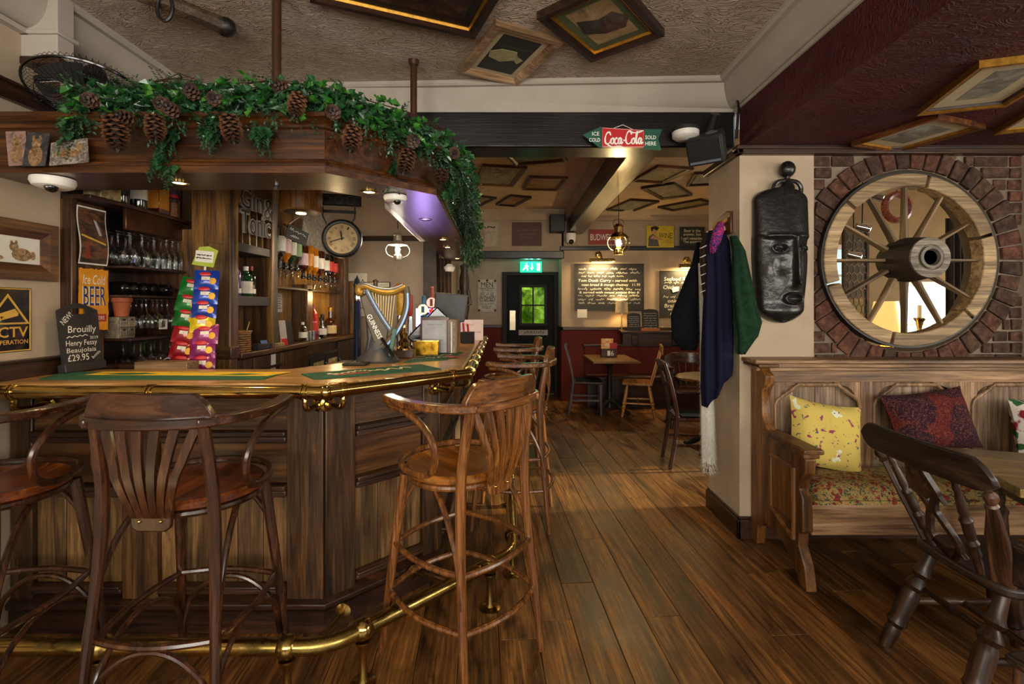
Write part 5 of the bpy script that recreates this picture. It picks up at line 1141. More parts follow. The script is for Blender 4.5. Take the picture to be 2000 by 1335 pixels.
    if arches:
        ob('foot_ring', MB().tube(loop(.36, .93, .035), .012, 8, True), W1, st)
        f = .2; cs = [(-.215, -.25), (.215, -.25), (.215, .23), (-.215, .23)]
        for q in range(4):
            a, c = Vector(cs[q])*.97, Vector(cs[(q+1) % 4])*.97; m_ = (a+c)/2; pts = []
            for t in (0, .06, .16, .32, .5, .68, .84, .94, 1):
                p = a.lerp(c, t); pts.append((p.x*.97, p.y*.97, .10+.235*sin(pi*min(1, max(0, t)))**.42 if 0 < t < 1 else .10))
            ob('arch', MB().tube(smoothpath(pts, 3), .0105, 8), W1, st)
    else:
        ob('foot_ring', MB().tube(loop(.47, .98, .035), .0115, 8, True), W1, st); ob('stretcher_ring', MB().tube(loop(.27, .98, .045), .0115, 8, True), W1, st)
    return st
W2s = {STOOLDX: STOOLD, STOOLMX: STOOLM}
def face(x, y, fx, fy): return T(x, y, 0) @ RZ(atan2(-fx, fy))
sA = make_stool(STOOLD, STOOLDX, SEATD, 'dark bentwood bar stool seen from behind, nearest the middle of the bar front')
sA.matrix_world = face(-1.17, 1.80, 0, 1)
dup(sA, face(-1.93, 1.80, -.06, 1), 'dark bentwood bar stool cut off by the left edge of the photo')
sB = make_stool(STOOLM, STOOLMX, SEATM, 'light brown bentwood bar stool at the angled corner of the bar', arches=False)
sB.matrix_world = face(-.22, 2.05, -.76, .65)
dup(sB, face(.0, 3.34, -1, .1), 'bentwood bar stool along the right side of the bar, second nearest of that row')
dup(sB, face(-.02, 4.42, -1, 0), 'farthest bentwood bar stool along the right side of the bar')
# ================================================================ THINGS ON THE BAR
# crisp packets on hanging strips
def pack(px, Y, base, label, tilt, w=.125, h=.112, blobc='#e0a830'):
    th = thing('crisp_packet', label, 'crisp packet', F(P(px[0], px[1], Y), (1, tilt, -.05), (.35, -1, .25)), 'crisp packets on the hanging strips')
    mb = MB(); n = 10
    def pf(u, v, s):
        x = (u-.5)*w; y = (v-.5)*h; e = sin(pi*u)**.6*sin(pi*min(1, max(0, (v-.06)/.88)))**.6 if 0 < u < 1 and 0 < v < 1 else 0
        return (x*(1-.06*e), y, s*.022*e+.002*sin(23*u+5*v)*e)
    mb.grid(lambda u, v: pf(u, v, 1), n, n); mb.grid(lambda u, v: pf(1-u, v, -1), n, n)
    bg = ob('bag', mb, plain('foil_'+base, base, .28, .15, nz=.2, sc=18, coat=.4), th, ang=60)
    ob('brand_flash', MB().lathe([(1, 0), (.8, .002), (.0001, .003)], 14, T(-.005, .028, .0215) @ SC(.03, .012, 1)), REDM, bg); ob('word_block', MB().box(-.022, .02, -.008, .012, .0215, .0235), LBW, bg); ob('crisp_image', MB().lathe([(1, 0), (.8, .002), (.0001, .004)], 12, T(.034, -.012, .018) @ SC(.018, .02, 1)), plain('crisp_'+blobc, blobc, .6, nz=.2), bg)
    return th
for k, (px, Y, c, n_) in enumerate([((404, 546), 2.78, '#123a9a', 'blue crisp packet at the top of the right strip'), ((402, 575), 2.77, '#123a9a', 'blue crisp packet second from the top of the right strip'), ((399, 602), 2.76, '#10308a', 'blue crisp packet just above the yellow one'), ((396, 630), 2.75, '#c9b012', 'yellow crisp packet in the middle of the right strip'), ((402, 652), 2.74, '#8a2a6a', 'shiny purple crisp packet just below the yellow one'), ((396, 680), 2.73, '#7c1c58', 'purple crisp packet second from the bottom of the right strip'), ((396, 709), 2.72, '#74164f', 'purple crisp packet at the bottom of the right strip'),
     ((376, 560), 2.84, '#13702a', 'green crisp packet at the top of the left strip'), ((368, 590), 2.83, '#13702a', 'green crisp packet in the middle of the green ones'), ((364, 619), 2.82, '#0f6022', 'lowest green crisp packet on the left strip'), ((361, 651), 2.81, '#8a1620', 'dark red crisp packet just below the green ones'), ((357, 681), 2.80, '#84121c', 'dark red crisp packet in the middle of the red ones'), ((356, 709), 2.79, '#7c101a', 'lowest dark red crisp packet on the left strip')]):
    pack(px, Y, c, n_, .5 if px[0] > 385 else -.1)
hc = thing('strip_header', 'green and white header card above the crisp packets', 'card', F(P(399, 500, 2.8), (1, .2, -.1), (.2, -1, 0))); ob('card', MB().prism([(-.06, -.055), (.055, -.06), (.07, .04), (.02, .06), (-.03, .05)], 0, .003), plain('lime_card', '#9fae2c', .6), hc); ob('white_panel', MB().box(-.045, .05, -.035, .03, .003, .004), PAPER, hc); scrawl(hc, 0, .006, .08, .008, LBK, z=.0045, thick=.004); scrawl(hc, 0, -.012, .08, .008, LBK, z=.0045, thick=.004)
ob('hanging_strip', MB().box(-.006, .006, -.58, -.05, -.03, -.028), PAPER, hc); ob('hook', MB().tube([(0, .05, -.002), (0, .09, -.05), (0, .1, -.25)], .002, 5), STEEL, hc)
tag(ob('snack_box', MB().box(-2.0, -1.72, 2.56, 2.66, 1.09, 1.16), FRAMEL, bev=.003), 'plain wooden box behind the lowest crisp packets', 'box')
# harp beer font
hp = thing('beer_font', 'dark grey beer font shaped like a golden harp', 'beer font', F((-.785, 2.83, 1.131), (1, .12, 0), (-.12, 1, 0)) @ RX(0))
hp.matrix_world = T(-.785, 2.83, 1.131) @ RZ(.15)
# local: x right, y away, z up.  px scale at this depth: 1 px ~ 3.0 mm, origin px (735, 706)
def hx(x, y): return ((x-735)*.003, (706-y)*.003)
FONTG = plain('font_grey', '#3a3b3f', .45, .1, nz=.15, sc=6); HGOLD = plain('harp_gold', '#94742e', .4, .5, nz=.2, sc=20); HSIL = plain('harp_silver', '#7d8898', .35, .7, nz=.1); HGREY = plain('harp_bronze', '#5c523f', .45, .4, nz=.15)
ob('base', MB().lathe([(.0001, 0), (.12, 0), (.125, .012), (.11, .03), (.085, .05), (.068, .085), (.06, .14), (.05, .2)], 28, T(0, 0, 0) @ SC(1, .75, 1)), FONTG, hp)
body = [(700, 560), (712, 556), (724, 575), (738, 610), (752, 650), (762, 672), (768, 690), (706, 694), (714, 660), (712, 620), (704, 585)]
def slab(pts, y0, y1): return MB().prism([hx(*p) for p in pts], -y1, -y0, RX(pi/2))
ob('column', slab([(702, 575), (716, 572), (732, 600), (748, 645), (757, 672), (755, 690), (712, 692), (716, 660), (713, 620)], -.035, .035), FONTG, hp, bev=.012)
ob('soundboard', slab([(704, 580), (722, 570), (738, 602), (757, 640), (752, 672), (742, 680), (728, 664), (716, 628)], -.048, -.028), plain('font_bronze', '#4d4435', .5, .2, nz=.15), hp, bev=.006)
def curve(pts, r, nm, m, y=-.04, f=1.): return ob(nm, MB().tube([(hx(*p)[0], y, hx(*p)[1]) for p in [tuple(q) for q in [(v.x, v.y) for v in smoothpath([(a, b, 0) for a, b in pts], 5)]]], r, 10), m, hp)
neck = curve([(709, 572), (701, 570), (702, 561), (712, 559), (726, 564), (745, 570), (765, 570), (780, 563), (789, 560)], .021, 'harp_neck', HGOLD); curve([(703, 558), (715, 555), (735, 562), (762, 564), (784, 556)], .009, 'neck_edge', HSIL, -.052)
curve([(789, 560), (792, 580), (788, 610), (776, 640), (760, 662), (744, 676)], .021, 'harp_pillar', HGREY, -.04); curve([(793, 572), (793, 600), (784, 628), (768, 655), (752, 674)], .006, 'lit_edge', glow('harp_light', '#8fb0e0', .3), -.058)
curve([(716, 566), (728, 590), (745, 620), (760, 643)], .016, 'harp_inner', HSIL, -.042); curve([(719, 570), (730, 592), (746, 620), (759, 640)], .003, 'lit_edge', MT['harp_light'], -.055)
for k in range(9):
    a = (727+k*5.2, 571+k*.6); b = (731+k*3.9, 588+k*6.2); curve([a, ((a[0]+b[0])/2, (a[1]+b[1])/2), b], .0028, 'string', plain('harp_string', '#c9b27a', .35, .4), -.046)
tx = text(hp, 'GUINNESS', 0, 0, .15, .028, WHITE, z=0, bold=.01); tx.matrix_local = T(hx(731, 636)[0], -.0515, hx(731, 636)[1]) @ RX(pi/2) @ RZ(-1.12)
ob('tap_spout', MB().tube([(.03, -.06, .14), (.06, -.09, .1), (.1, -.12, .04)], .009, 8), BLACKG, hp); ob('tap_handle', slab([(765, 640), (774, 640), (764, 694), (757, 692)], -.08, -.06), GREENM, hp, bev=.003)
dt = tag(ob('drip_tray', MB().box(-1.16, -.96, 2.60, 2.76, 1.08, 1.112).box(-1.15, -.97, 2.61, 2.75, 1.112, 1.118), BLACKM, bev=.006), 'black drip tray beside the harp font', 'drip tray')
tag(ob('drip_tray', MB().box(-.93, -.80, 2.64, 2.735, 1.131, 1.145), BLACKM, bev=.006), 'thin dark drip mat in front of the harp font', 'drip mat')
# brass pump base on a wooden block, further taps
def lat(prof, pos, m, nm, par=None, n=16, M=None): return ob(nm, MB().lathe(prof, n), m, par, T(pos) if M is None else M)
hpn = thing('hand_pump', 'brass hand pump base on a dark wooden block', 'beer pump', T(-.69, 3.08, 1.131))
ob('block', MB().box(-.07, .07, -.05, .05, 0, .05), DOAKX, hpn, bev=.005); ob('brass_column', MB().lathe([(.045, .05), (.045, .06), (.03, .075), (.035, .1), (.02, .12), (.026, .15), (.014, .17), (.014, .24), (.02, .25), (.0001, .26)], 18), BRASS, hpn)
def tapfont(pos, label, colr, badge, h, badgecol, knob=None):
    th = thing('beer_tap', label, 'beer tap', T(pos), 'beer taps on the side of the bar')
    ob('column', MB().lathe([(.05, 0), (.05, .01), (.028, .03), (.024, h*.55), (.03, h*.6), (.0001, h*.62)], 16), colr, th)
    ob('arm', MB().tube(smoothpath([(0, 0, h*.55), (.05, -.02, h*.58), (.09, -.03, h*.52)], 4), .016, 8), colr, th); ob('spout', MB().tube([(.05, -.03, h*.56), (.052, -.06, h*.5), (.052, -.065, h*.42)], .008, 8), CHROME, th)
    ob('handle', MB().lathe([(.01, h*.6), (.013, h*.7), (.02, h*.9), (.016, h*.98), (.0001, h)], 12), knob or badgecol, th)
    bd_ = ob('badge', MB().lathe([(.0001, 0), (.042, 0), (.042, .01), (.0001, .012)], 20, F((0, -.03, h*.72), (1, 0, 0), (0, -1, 0))), badge, th); ob('badge_stripe', MB().box(-.012, .012, -.045, -.04, h*.66, h*.78), badgecol, bd_)
    return th
tapfont((-.72, 3.95, 1.131), 'beer tap with a pale round badge and a teal arm', plain('teal_paint', '#3f7f92', .3, .3), glow('lit_badge', '#e8ecc0', .7), .42, plain('teal_dark', '#2f6f8a', .4))
tapfont((-.68, 4.12, 1.131), 'red lit beer tap with a pink round badge', glow('red_tube', '#e03a22', .6), glow('lit_badge_pink', '#f2b9a8', .7), .5, plain('rust_red', '#8a3a24', .4))
sl2 = tag(ob('strip_light', MB().box(-.03, .03, 0, 1.45, -.03, .03, T(-.735, 2.9, 2.07) @ RZ(.045)), WHITE, bev=.012), 'white strip light batten inside the canopy by the lantern', 'strip light')
tall = thing('beer_tap', 'tall orange and yellow figure shaped tap handle', 'beer tap', T(-.81, 3.5, 1.131)); ob('column', MB().lathe([(.04, 0), (.03, .02), (.022, .26), (.0001, .27)], 14), CHROME, tall)
ob('yellow_handle', MB().lathe([(.012, .26), (.02, .28), (.026, .36), (.022, .42), (.0001, .425)], 12), plain('yellow_handle', '#cf9a1a', .4, nz=.3, sc=40), tall); ob('orange_head', MB().ball((0, 0, .455), (.042, .03, .04), 14, 10), plain('orange_head', '#c4682c', .45, nz=.25, sc=14), tall)
rt = thing('beer_tap', 'slim red tap handle beside the orange one', 'beer tap', T(-.78, 3.7, 1.131)); ob('column', MB().lathe([(.035, 0), (.02, .02), (.018, .25), (.0001, .26)], 12), CHROME, rt); ob('red_handle', MB().lathe([(.014, .25), (.02, .28), (.022, .41), (.0001, .42)], 10), REDM, rt)
ct = thing('chrome_font', 'tall chrome tap column left of the harp font', 'beer font', T(-1.02, 3.62, 1.131)); ob('column', MB().lathe([(.05, 0), (.05, .015), (.02, .03), (.016, .5), (.022, .52), (.0001, .53)], 14), CHROME, ct); ob('tap_body', MB().tube([(0, 0, .2), (.05, -.04, .2), (.06, -.06, .1)], .012, 8), CHROME, ct); ob('lens_badge', MB().lathe([(.0001, 0), (.03, 0), (.03, .01)], 14, F((0, -.03, .28), (1, 0, 0), (0, -1, 0))), BRASS, ct)
gl_ = thing('blue_font', 'slim dark blue tap column below the clock', 'beer font', T(-1.28, 4.0, 1.0)); ob('column', MB().lathe([(.06, 0), (.03, .02), (.028, .62), (.034, .63), (.0001, .72)], 14), plain('font_navy', '#2c3a4c', .25, .4), gl_); ob('chrome_band', MB().lathe([(.031, .5), (.033, .51), (.033, .55), (.031, .56)], 14), CHROME, gl_)
tag(ob('service_shelf', MB().box(-1.45, -1.12, 3.85, 4.15, .95, .998), DOAKX, bev=.005), 'dark shelf under the slim blue tap column', 'shelf')
# till: black tilted screen, menu holder, brass box, books
tl = thing('till', 'black tilted till on the side of the bar', 'till', T(-.66, 3.62, 1.131) @ RZ(.2)); ob('foot', MB().box(-.06, .08, -.06, .1, 0, .03), BLACKG, tl, bev=.006); ob('screen', MB().box(-.16, .16, -.02, .03, -.05, .06, T(.03, .02, .17) @ RY(-.8)), BLACKG, tl, bev=.01); ob('stem', MB().tube([(.02, .03, .02), (.02, .05, .15)], .02, 8), BLACKM, tl)
bk = thing('brass_box', 'small battered brass box on the bar', 'box', T(-.575, 3.27, 1.131)); ob('box', MB().box(-.085, .085, -.05, .05, 0, .098), brassmat('old_brass', '#5a3f12', '#94701f', '#b8933a'), bk, bev=.004); ob('rim', MB().box(-.088, .088, -.053, .053, .092, .1), BRASSW, bk)
mh = thing('menu_holder', 'pale menu card standing in a wooden holder on the bar', 'menu holder', T(-.53, 3.40, 1.131)); ob('card', MB().box(-.095, .075, -.03, -.024, 0, .23), plain('pale_card', '#b6b4b6', .6), mh); ob('wood_back', MB().box(-.11, .09, -.02, .0, 0, .25), FRAMEB, mh); ob('wood_side', MB().box(.085, .15, -.06, .1, 0, .235), wood('menu_wood', '#5a3c22', '#8a6440', '#a9825a', 'z', .5), mh, bev=.003)
tm = scrawl(mh, 0, 0, .1, .01, DKGREY, z=0, words=2); tm.matrix_local = T(-.01, -.031, .2) @ RX(pi/2)
for k in range(3): ob('menu_leaf', MB().box(.09+.018*k, .1+.018*k, -.065, .09, .005, .225-.006*k), [FRAMEB, PAPER, FRAMEL][k], mh)
sc_ = thing('till_screen', 'dark grey back of a customer screen above the menus', 'screen', T(-.50, 3.86, 1.131)); ob('panel', MB().prism([(-.13, .2), (.12, .2), (.15, .42), (-.11, .44)], -.015, .015, RX(pi/2)), DKGREY, sc_, bev=.01); ob('pole', MB().tube([(0, 0, 0), (0, 0, .22)], .02, 8), BLACKM, sc_)
cq = thing('condiment_box', 'black cutlery box with red handles at the far end of the bar', 'box', T(-.40, 4.35, 1.131)); ob('box', MB().box(-.06, .06, -.05, .05, 0, .1), BLACKM, cq, bev=.004); ob('red_handles', MB().tube([(-.03, 0, .08), (-.04, 0, .18)], .01, 6).tube([(.01, 0, .08), (.0, 0, .17)], .01, 6), REDM, cq)
fy = thing('flyer', 'cream flyer with red and gold lettering at the far end of the bar', 'flyer', F((-.38, 4.7, 1.131), (1, 0, 0), (0, -1, .1))); ob('sheet', MB().box(-.12, .1, 0, .2, 0, .003), CREAMP, fy); scrawl(fy, -.04, .15, .1, .04, GOLDP, z=.0035, words=2); scrawl(fy, -.01, .08, .17, .022, REDW, z=.0035, words=3)
nb = thing('neon_sign', 'small lit purple sign behind the taps', 'sign', F((-.75, 4.3, 1.36), (1, 0, 0), (0, -1, 0))); ob('panel', MB().box(-.1, .1, -.08, .08, 0, .02), PURP, nb); ob('motif', MB().prism([(-.05, .02), (0, .05), (.06, .03), (.02, 0), (0, -.06), (-.03, -.02)], .02, .022), plain('motif_dark', '#2c1c50', .5), nb); ob('foot', MB().box(-.03, .03, -.229, -.08, 0, .02), BLACKM, nb)
spot((-.75, 4.22, 1.5), 6, (.55, .35, 1), 62, .9, aim=(-.55, 3.35, 2.03), r=.1)
# wall pieces behind the pumps
s1 = thing('slogan_sign', 'long cream slogan sign on the wall behind the harp font', 'sign', FB(P(737, 556, 5.98))); ob('board', MB().box(-.16, .16, -.035, .035, 0, .012), BLACKM, s1); ob('face', MB().box(-.15, .15, -.027, .027, .012, .014), CREAMP, s1); text(s1, 'BEST', -.03, 0, .075, .026, BLACKM, z=.0145); scrawl(s1, -.11, 0, .05, .016, BLACKM, z=.0145, words=1); scrawl(s1, .085, 0, .1, .018, BLACKM, z=.0145, words=2)
s2 = thing('letter_poster', 'tall black and cream letter poster behind the blue tap', 'poster', FB(P(697, 565, 5.98))); ob('board', MB().box(-.13, .13, -.33, .2, 0, .012), CREAMP, s2)
text(s2, 'C', .07, -.1, .05, .06, BLACKM, z=.0125); text(s2, 'SU', .04, -.2, .11, .07, BLACKM, z=.0125); scrawl(s2, .03, .1, .14, .07, BLACKM, z=.0125, words=1); scrawl(s2, .03, 0, .14, .06, BLACKM, z=.0125, words=1)
dpst = tag(ob('dark_post', MB().box(-1.06, -.9, 5.78, 5.96, 0, 2.6), plain('brown_post', '#33291f', .6, nz=.4, sc=4), bev=.01), 'tall dark square post at the end of the bar', 'post')
cu = MB().grid(lambda u, v: (-.9+.16*u, 5.9+.03*sin(u*22), .9+1.15*v), 40, 4); tag(ob('curtain', cu, plain('curtain_brown', '#4a3626', .9, nz=.3)), 'narrow brown pleated curtain beside the dark post', 'curtain')
wl = thing('wall_lamp', 'white frilled wall light above the curtain', 'lamp', T(P(878, 522, 5.85))); ob('shade', MB().lathe([(.05, -.05), (.07, .0), (.03, .04), (.0001, .045)], 16), WHITE, wl); ob('arm', MB().tube([(0, .0, 0), (0, .15, 0)], .01, 6), BRASS, wl)
cp_ = thing('carved_pole', 'dark carved wooden figure pole beside the lobby', 'carving', T(-.69, 7.0, .0)); ob('pole', MB().lathe([(.07, 0), (.06, .9), (.05, 1.3), (.075, 1.45), (.05, 1.55), (.07, 1.7), (.075, 1.85), (.05, 1.98), (.065, 2.05), (.0001, 2.1)], 10), ELMZ, cp_, ang=50); ob('arms', MB().tube([(-.06, -.03, 1.7), (-.09, -.05, 1.5), (.0, -.08, 1.45), (.09, -.05, 1.5), (.06, -.03, 1.7)], .025, 6), ELMZ, cp_)
# ================================================================ RIGHT SIDE: wheel, mask, settle, chairs, coats
# ---- cart wheel in the round opening
wh = thing('cart_wheel', 'old wooden cart wheel set in the round brick opening', 'wheel', FB((2.465, 3.03, WZ)))
RO, RI = .535, .455
for k in range(6):
    a0 = 2*pi*(k+.02)/6+.3; a1 = 2*pi*(k+.985)/6+.3; vs = []; n = 14
    for i in range(n+1):
        a = a0+(a1-a0)*i/n
        for r, z in ((RI, -.05), (RO, -.05), (RO, .04), (RI, .04)): vs.append((r*cos(a), r*sin(a), z))
    fs = [(i*4+q, (i+1)*4+q, (i+1)*4+(q+1) % 4, i*4+(q+1) % 4) for i in range(n) for q in range(4)]+[(0, 1, 2, 3), (n*4+3, n*4+2, n*4+1, n*4)]
    ob('felloe', MB().add(vs, fs), WHEELW, wh, bev=.006)
ob('iron_tyre', MB().lathe([(RO, -.045), (RO+.012, -.045), (RO+.012, .03), (RO, .03), (RO, -.045)], 64), BLACK, wh)
for k in range(12):
    a = 2*pi*k/12; sp = MB()
    vs = []
    for r, w, d in ((.10, .030, .026), (.2, .024, .022), (.4, .020, .018), (.462, .020, .018)):
        vs += [(-w*.55, r, -d), (w*.55, r, -d), (w*.35, r, d), (-w*.35, r, d)]
    sp.add(vs, [(i*4+q, i*4+(q+1) % 4, (i+1)*4+(q+1) % 4, (i+1)*4+q) for i in range(3) for q in range(4)]+[(3, 2, 1, 0), (12, 13, 14, 15)])
    ob('spoke', sp, SPOKEY, wh, RZ(a-pi/2) @ T(0, 0, -.01), bev=.003) if 'SPOKEY' in globals() else ob('spoke', sp, wood('spoke_ash_y', '#4b3a26', '#7d6647', '#a58c66', 'y', .6, .8, .35, 0), wh, RZ(a-pi/2) @ T(0, 0, -.01), bev=.003)
HUBW = wood('hub_elm', '#1d150e', '#3a2c1e', '#5a4833', 'z', .7, .8, .5, 0); HUBE = wood('hub_end', '#4c4438', '#7d7466', '#a39a8a', 'x', .7, 1.2, .5, 0)
hub_ = ob('hub', MB().lathe([(.0001, -.12), (.1, -.12), (.13, -.05), (.138, .03), (.128, .11), (.12, .17), (.0001, .17)], 32), HUBW, wh)
ob('hub_face', MB().lathe([(.119, .165), (.119, .182), (.078, .185), (.072, .175), (.052, .175)], 32), HUBE, hub_); ob('axle_ring', MB().lathe([(.066, .16), (.066, .192), (.05, .194), (.044, .175), (.044, .12), (.0001, .12)], 28), plain('axle_iron', '#6b6459', .6, .2, nz=.2), hub_); ob('axle_hole', MB().lathe([(.043, .176), (.0001, .176)], 24), BLACKM, hub_)
# things glimpsed through the wheel
lt = thing('table_lamp', 'lit cream table lamp seen through the wheel', 'lamp', T(3.68, 4.76, .0)); lz = 1.05
ob('shade', MB().lathe([(.15, lz+.16), (.10, lz+.46)], 24, cap=False), glow('lit_shade', '#e8bd6c', .7), lt); ob('stem', MB().lathe([(.07, lz), (.07, lz+.02), (.02, lz+.05), (.025, lz+.12), (.012, lz+.3)], 16), BRASS, lt); point((3.68, 4.76, lz+.32), 6, (1, .75, .4), .08)
cs_ = thing('candlestick', 'turned brass candlestick seen through the wheel', 'candlestick', T(3.96, 4.70, 1.05)); ob('turned_stem', MB().lathe([(.07, 0), (.07, .02), (.03, .05), (.02, .1), (.035, .14), (.02, .18), (.03, .26), (.05, .29), (.045, .3), (.0001, .3)], 18), BRASSW, cs_)
ob('candle', MB().lathe([(.018, .3), (.018, .42), (.0001, .425)], 10), CREAMP, cs_)
tag(ob('side_cabinet', MB().box(3.4, 4.3, 4.62, 4.9, 0, 1.049), DOAKX, bev=.01), 'dark cabinet under the candlestick beyond the wheel', 'cabinet')
hx_ = thing('leaded_panel', 'dark leaded panel of hexagonal glass beyond the wheel', 'screen', FB((3.62, 5.2, 1.6))); ob('dark_glass', MB().box(-.16, .14, -1.55, .66, -.004, 0), HEXG, hx_)
hx_.matrix_world = FB((3.52, 4.95, 1.6)) @ SC(.75, 1, 1)
cam_ = MB(); hs2 = .042
for r in range(16):
    for c_ in range(4):
        cx = -.14+c_*hs2*1.73+(hs2*.866 if r % 2 else 0); cy_ = -.58+r*hs2*1.5*1.3
        if cx > .13: continue
        cam_.tube([(cx+hs2*cos(pi/6+q*pi/3), cy_+hs2*1.3*sin(pi/6+q*pi/3), .004) for q in range(6)], .004, 4, True)
tag(ob('lead_cames', cam_, plain('lead', '#9a9284', .5, .3), hx_), kind='stuff'); ob('frame', MB().box(-.18, -.15, -1.598, .68, -.02, .02).box(.13, .16, -1.598, .68, -.02, .02), DOAKZ, hx_)
cg = MB().grid(lambda u, v: (4.40+.28*u, 4.9+.03*sin(u*26), .005+2.35*v), 46, 4); tag(ob('curtain', cg, plain('curtain_dark', '#2b2420', .9, nz=.3)), 'dark striped curtain seen through the right of the wheel', 'curtain')
tag(ob('hanging_wreath', MB().tube([(3.5, 4.4, 2.46), (3.5, 4.4, ZB)], .004, 5).tube([(3.5+.11*cos(2*pi*k/24), 4.4, 2.36+.12*sin(2*pi*k/24)) for k in range(24)], .03, 6, True), art('wreath', ['#3a1810', '#7a2a18', '#b8622c'], 30)), 'reddish wreath hanging beyond the top of the wheel', 'wreath')
for k, (x, z) in enumerate(((3.30, 2.47), (3.27, 2.2), (3.27, 1.95))): 
    th = thing('spot_lamp', ['silver spotlight beyond the top of the wheel', 'silver spotlight beside the wreath', 'silver spotlight beyond the left spokes'][k], 'spotlight', T(x, 4.5+.12*k-.1, z)); ob('can', MB().lathe([(.03, -.05), (.045, .06), (.04, .065), (.0001, .03)], 14, RY(1.9) @ RX(.3)), CHROME, th); ob('arm', MB().tube([(0, 0, 0), (.02, .02, .2), (.02, .02, ZB-z)], .006, 5), BLACK, th)
# ---- carved mask on the column
MK = plain('carved_ebony', '#191716', .3, 0, nz=.4, sc=26, bmp=.9, coat=.1)
mk = thing('carved_mask', 'tall black carved wooden mask with a small figure on top', 'mask', FB((1.673, 3.045, 1.78)))
W0, H0 = .168, .425
def mprof(v):                                          # half width at height v (0 bottom..1 top)
    e = 1-.20*max(0, (.5-v)/.5)**1.5
    if v < .14: e *= max(.02, 1-((.14-v)/.1405)**2.4)**.5
    if v > .9: e *= max(.02, 1-((v-.9)/.101)**2.2)**.45
    return W0*e
def g_(x, c, s): return math.exp(-((x-c)/s)**2)
def mask(u, v):
    w = mprof(v); a = (u-.5)*pi; x = w*sin(a)*1.0; y = -H0+2*H0*v*.985; z = .105*cos(a)**.7*(.55+.45*sin(pi*min(1, max(.02, v))**.8)) if abs(u-.5) < .4999 else 0
    xn = x/W0
    def st(t, lo, hi, w): return 1/(1+math.exp(-(t-lo)/w))*1/(1+math.exp((t-hi)/w))
    z += .016*st(v, .64, 1.2, .006)                                                          # forehead stands proud of the face
    z += .05*g_(xn, .34, .10)*st(v, .265, .63, .006)*(.6+.4*(.63-v)/.36)+.012*g_(xn, .34, .17)*g_(v, .285, .03)   # nose, set to the right
    z += .016*g_(v, .632, .016)*(1 if xn > -.6 else math.exp(-((xn+.6)/.15)**2))             # brow
    for ex_, ew in ((-.2, .2), (.74, .17)):
        z -= .030*g_(xn, ex_, ew*1.15)*g_(v, .555, .034); q_ = ((xn-ex_)/ew)**2+((v-.55)/.024)**2
        z += .020*math.exp(-((q_-1)/.45)**2)                                                 # lids as a raised almond ring
        z += .010*math.exp(-q_*3)
    z -= .016*g_(xn, -.15, .3)*g_(v, .42, .07); z += .010*g_(xn, -.55, .18)*g_(v, .40, .08)  # cheeks
    q_ = ((xn-.3)/.34)**2+((v-.178)/.035)**2; z += .024*math.exp(-((q_-1)/.5)**2)-.035*math.exp(-q_*2.2)   # open mouth
    z += .02*g_(v, .08, .05)
    return (x, y, max(0, z))
ob('face', MB().grid(mask, 110, 170), MK, mk, ang=70)

ob('ball_head', MB().ball((.03, .523, .05), (.048, .052, .045), 18, 12), MK, mk); ob('neck', MB().lathe([(.022, .43), (.016, .46), (.02, .49)], 12, RX(-pi/2) @ T(.03, -.05, 0)), MK, mk)
ob('torso', MB().tube([(.03, .36, .05), (.03, .42, .05), (.03, .455, .05)], [.05, .04, .018], 12), MK, mk)
for s in (-1, 1): ob('arm', MB().tube(smoothpath([(.03+s*.012, .455, .05), (.03+s*.06, .445, .05), (.03+s*.085, .41, .05), (.03+s*.082, .36, .05)], 5), .013, 8), MK, mk)
# ---- settle
se = thing('settle', 'panelled pine settle with a worn arm along the brick wall', 'settle', T(2.4, 2.75, 0)); sM = se.matrix_world.inverted()
def sp_(n, mb, m, bev=0, M=None, par=None): return ob(n, mb, m, par or se, (sM @ M) if M is not None else sM, bev=bev)
SX0, SX1 = 1.50, 4.2
# back: rails, panels with shaped heads, top ledge
sp_('dark_back_boards', MB().box(SX0+.05, SX1, 2.996, 3.01, .02, 1.06), DOAKX)  # lower part added in dark oak to blacken the space under the seat
sp_('top_ledge', MB().box(SX0-.06, SX1, 2.86, 3.042, 1.115, 1.14).box(SX0-.045, SX1, 2.885, 3.0, 1.09, 1.115).box(SX0-.02, SX1, 2.925, 3.0, 1.065, 1.09), PINEX, .006)
sp_('top_rail', MB().box(SX0+.04, SX1, 2.95, 2.985, .995, 1.07), PINEX, .003)
pw = .60; x = 1.60
for k in range(4):
    a, b = x+k*pw, x+k*pw+pw-.075
    sp_('back_stile', MB().box(b, b+.075, 2.95, 2.985, .45, 1.0), PINE, .004)
    # shaped head: scalloped corners + bead outline
    M = FB((0, 2.95, 0)); e = .085; zt = .995
    def head(i, a=a, b=b):
        s = 1 if i == 0 else -1; cx = a if i == 0 else b; pts = [(cx, zt), (cx+s*.16, zt)]
        pts += [(cx+s*(.16-.02), zt-.012)]+[(cx+s*(.035+.1*(1-sin(pi/2*q/6))), zt-.02-.07*(1-cos(pi/2*q/6))*1.0) for q in range(7)]+[(cx+s*.012, zt-.115), (cx, zt-.14)]
        return pts
    for i in (0, 1): sp_('corner_scallop', MB().prism(head(i), 0, -.04, FB((0, 2.952, 0))), PINE, .003)
    out = [(a+.006, .52), (a+.006, zt-.14), (a+.016, zt-.11), (a+.05, zt-.085), (a+.10, zt-.05), (a+.14, zt-.016), (b-.14, zt-.016), (b-.10, zt-.05), (b-.05, zt-.085), (b-.016, zt-.11), (b-.006, zt-.14), (b-.006, .52)]
    sp_('bead', MB().tube([(p[0], 2.95, p[1]) for p in out], .012, 8), PINE)
    for q in range(4):
        w_ = (b-a)/4; sp_('board', MB().box(a+q*w_+.001, a+(q+1)*w_-.001, 2.98, 2.996, .45, zt), PINEG, .002)
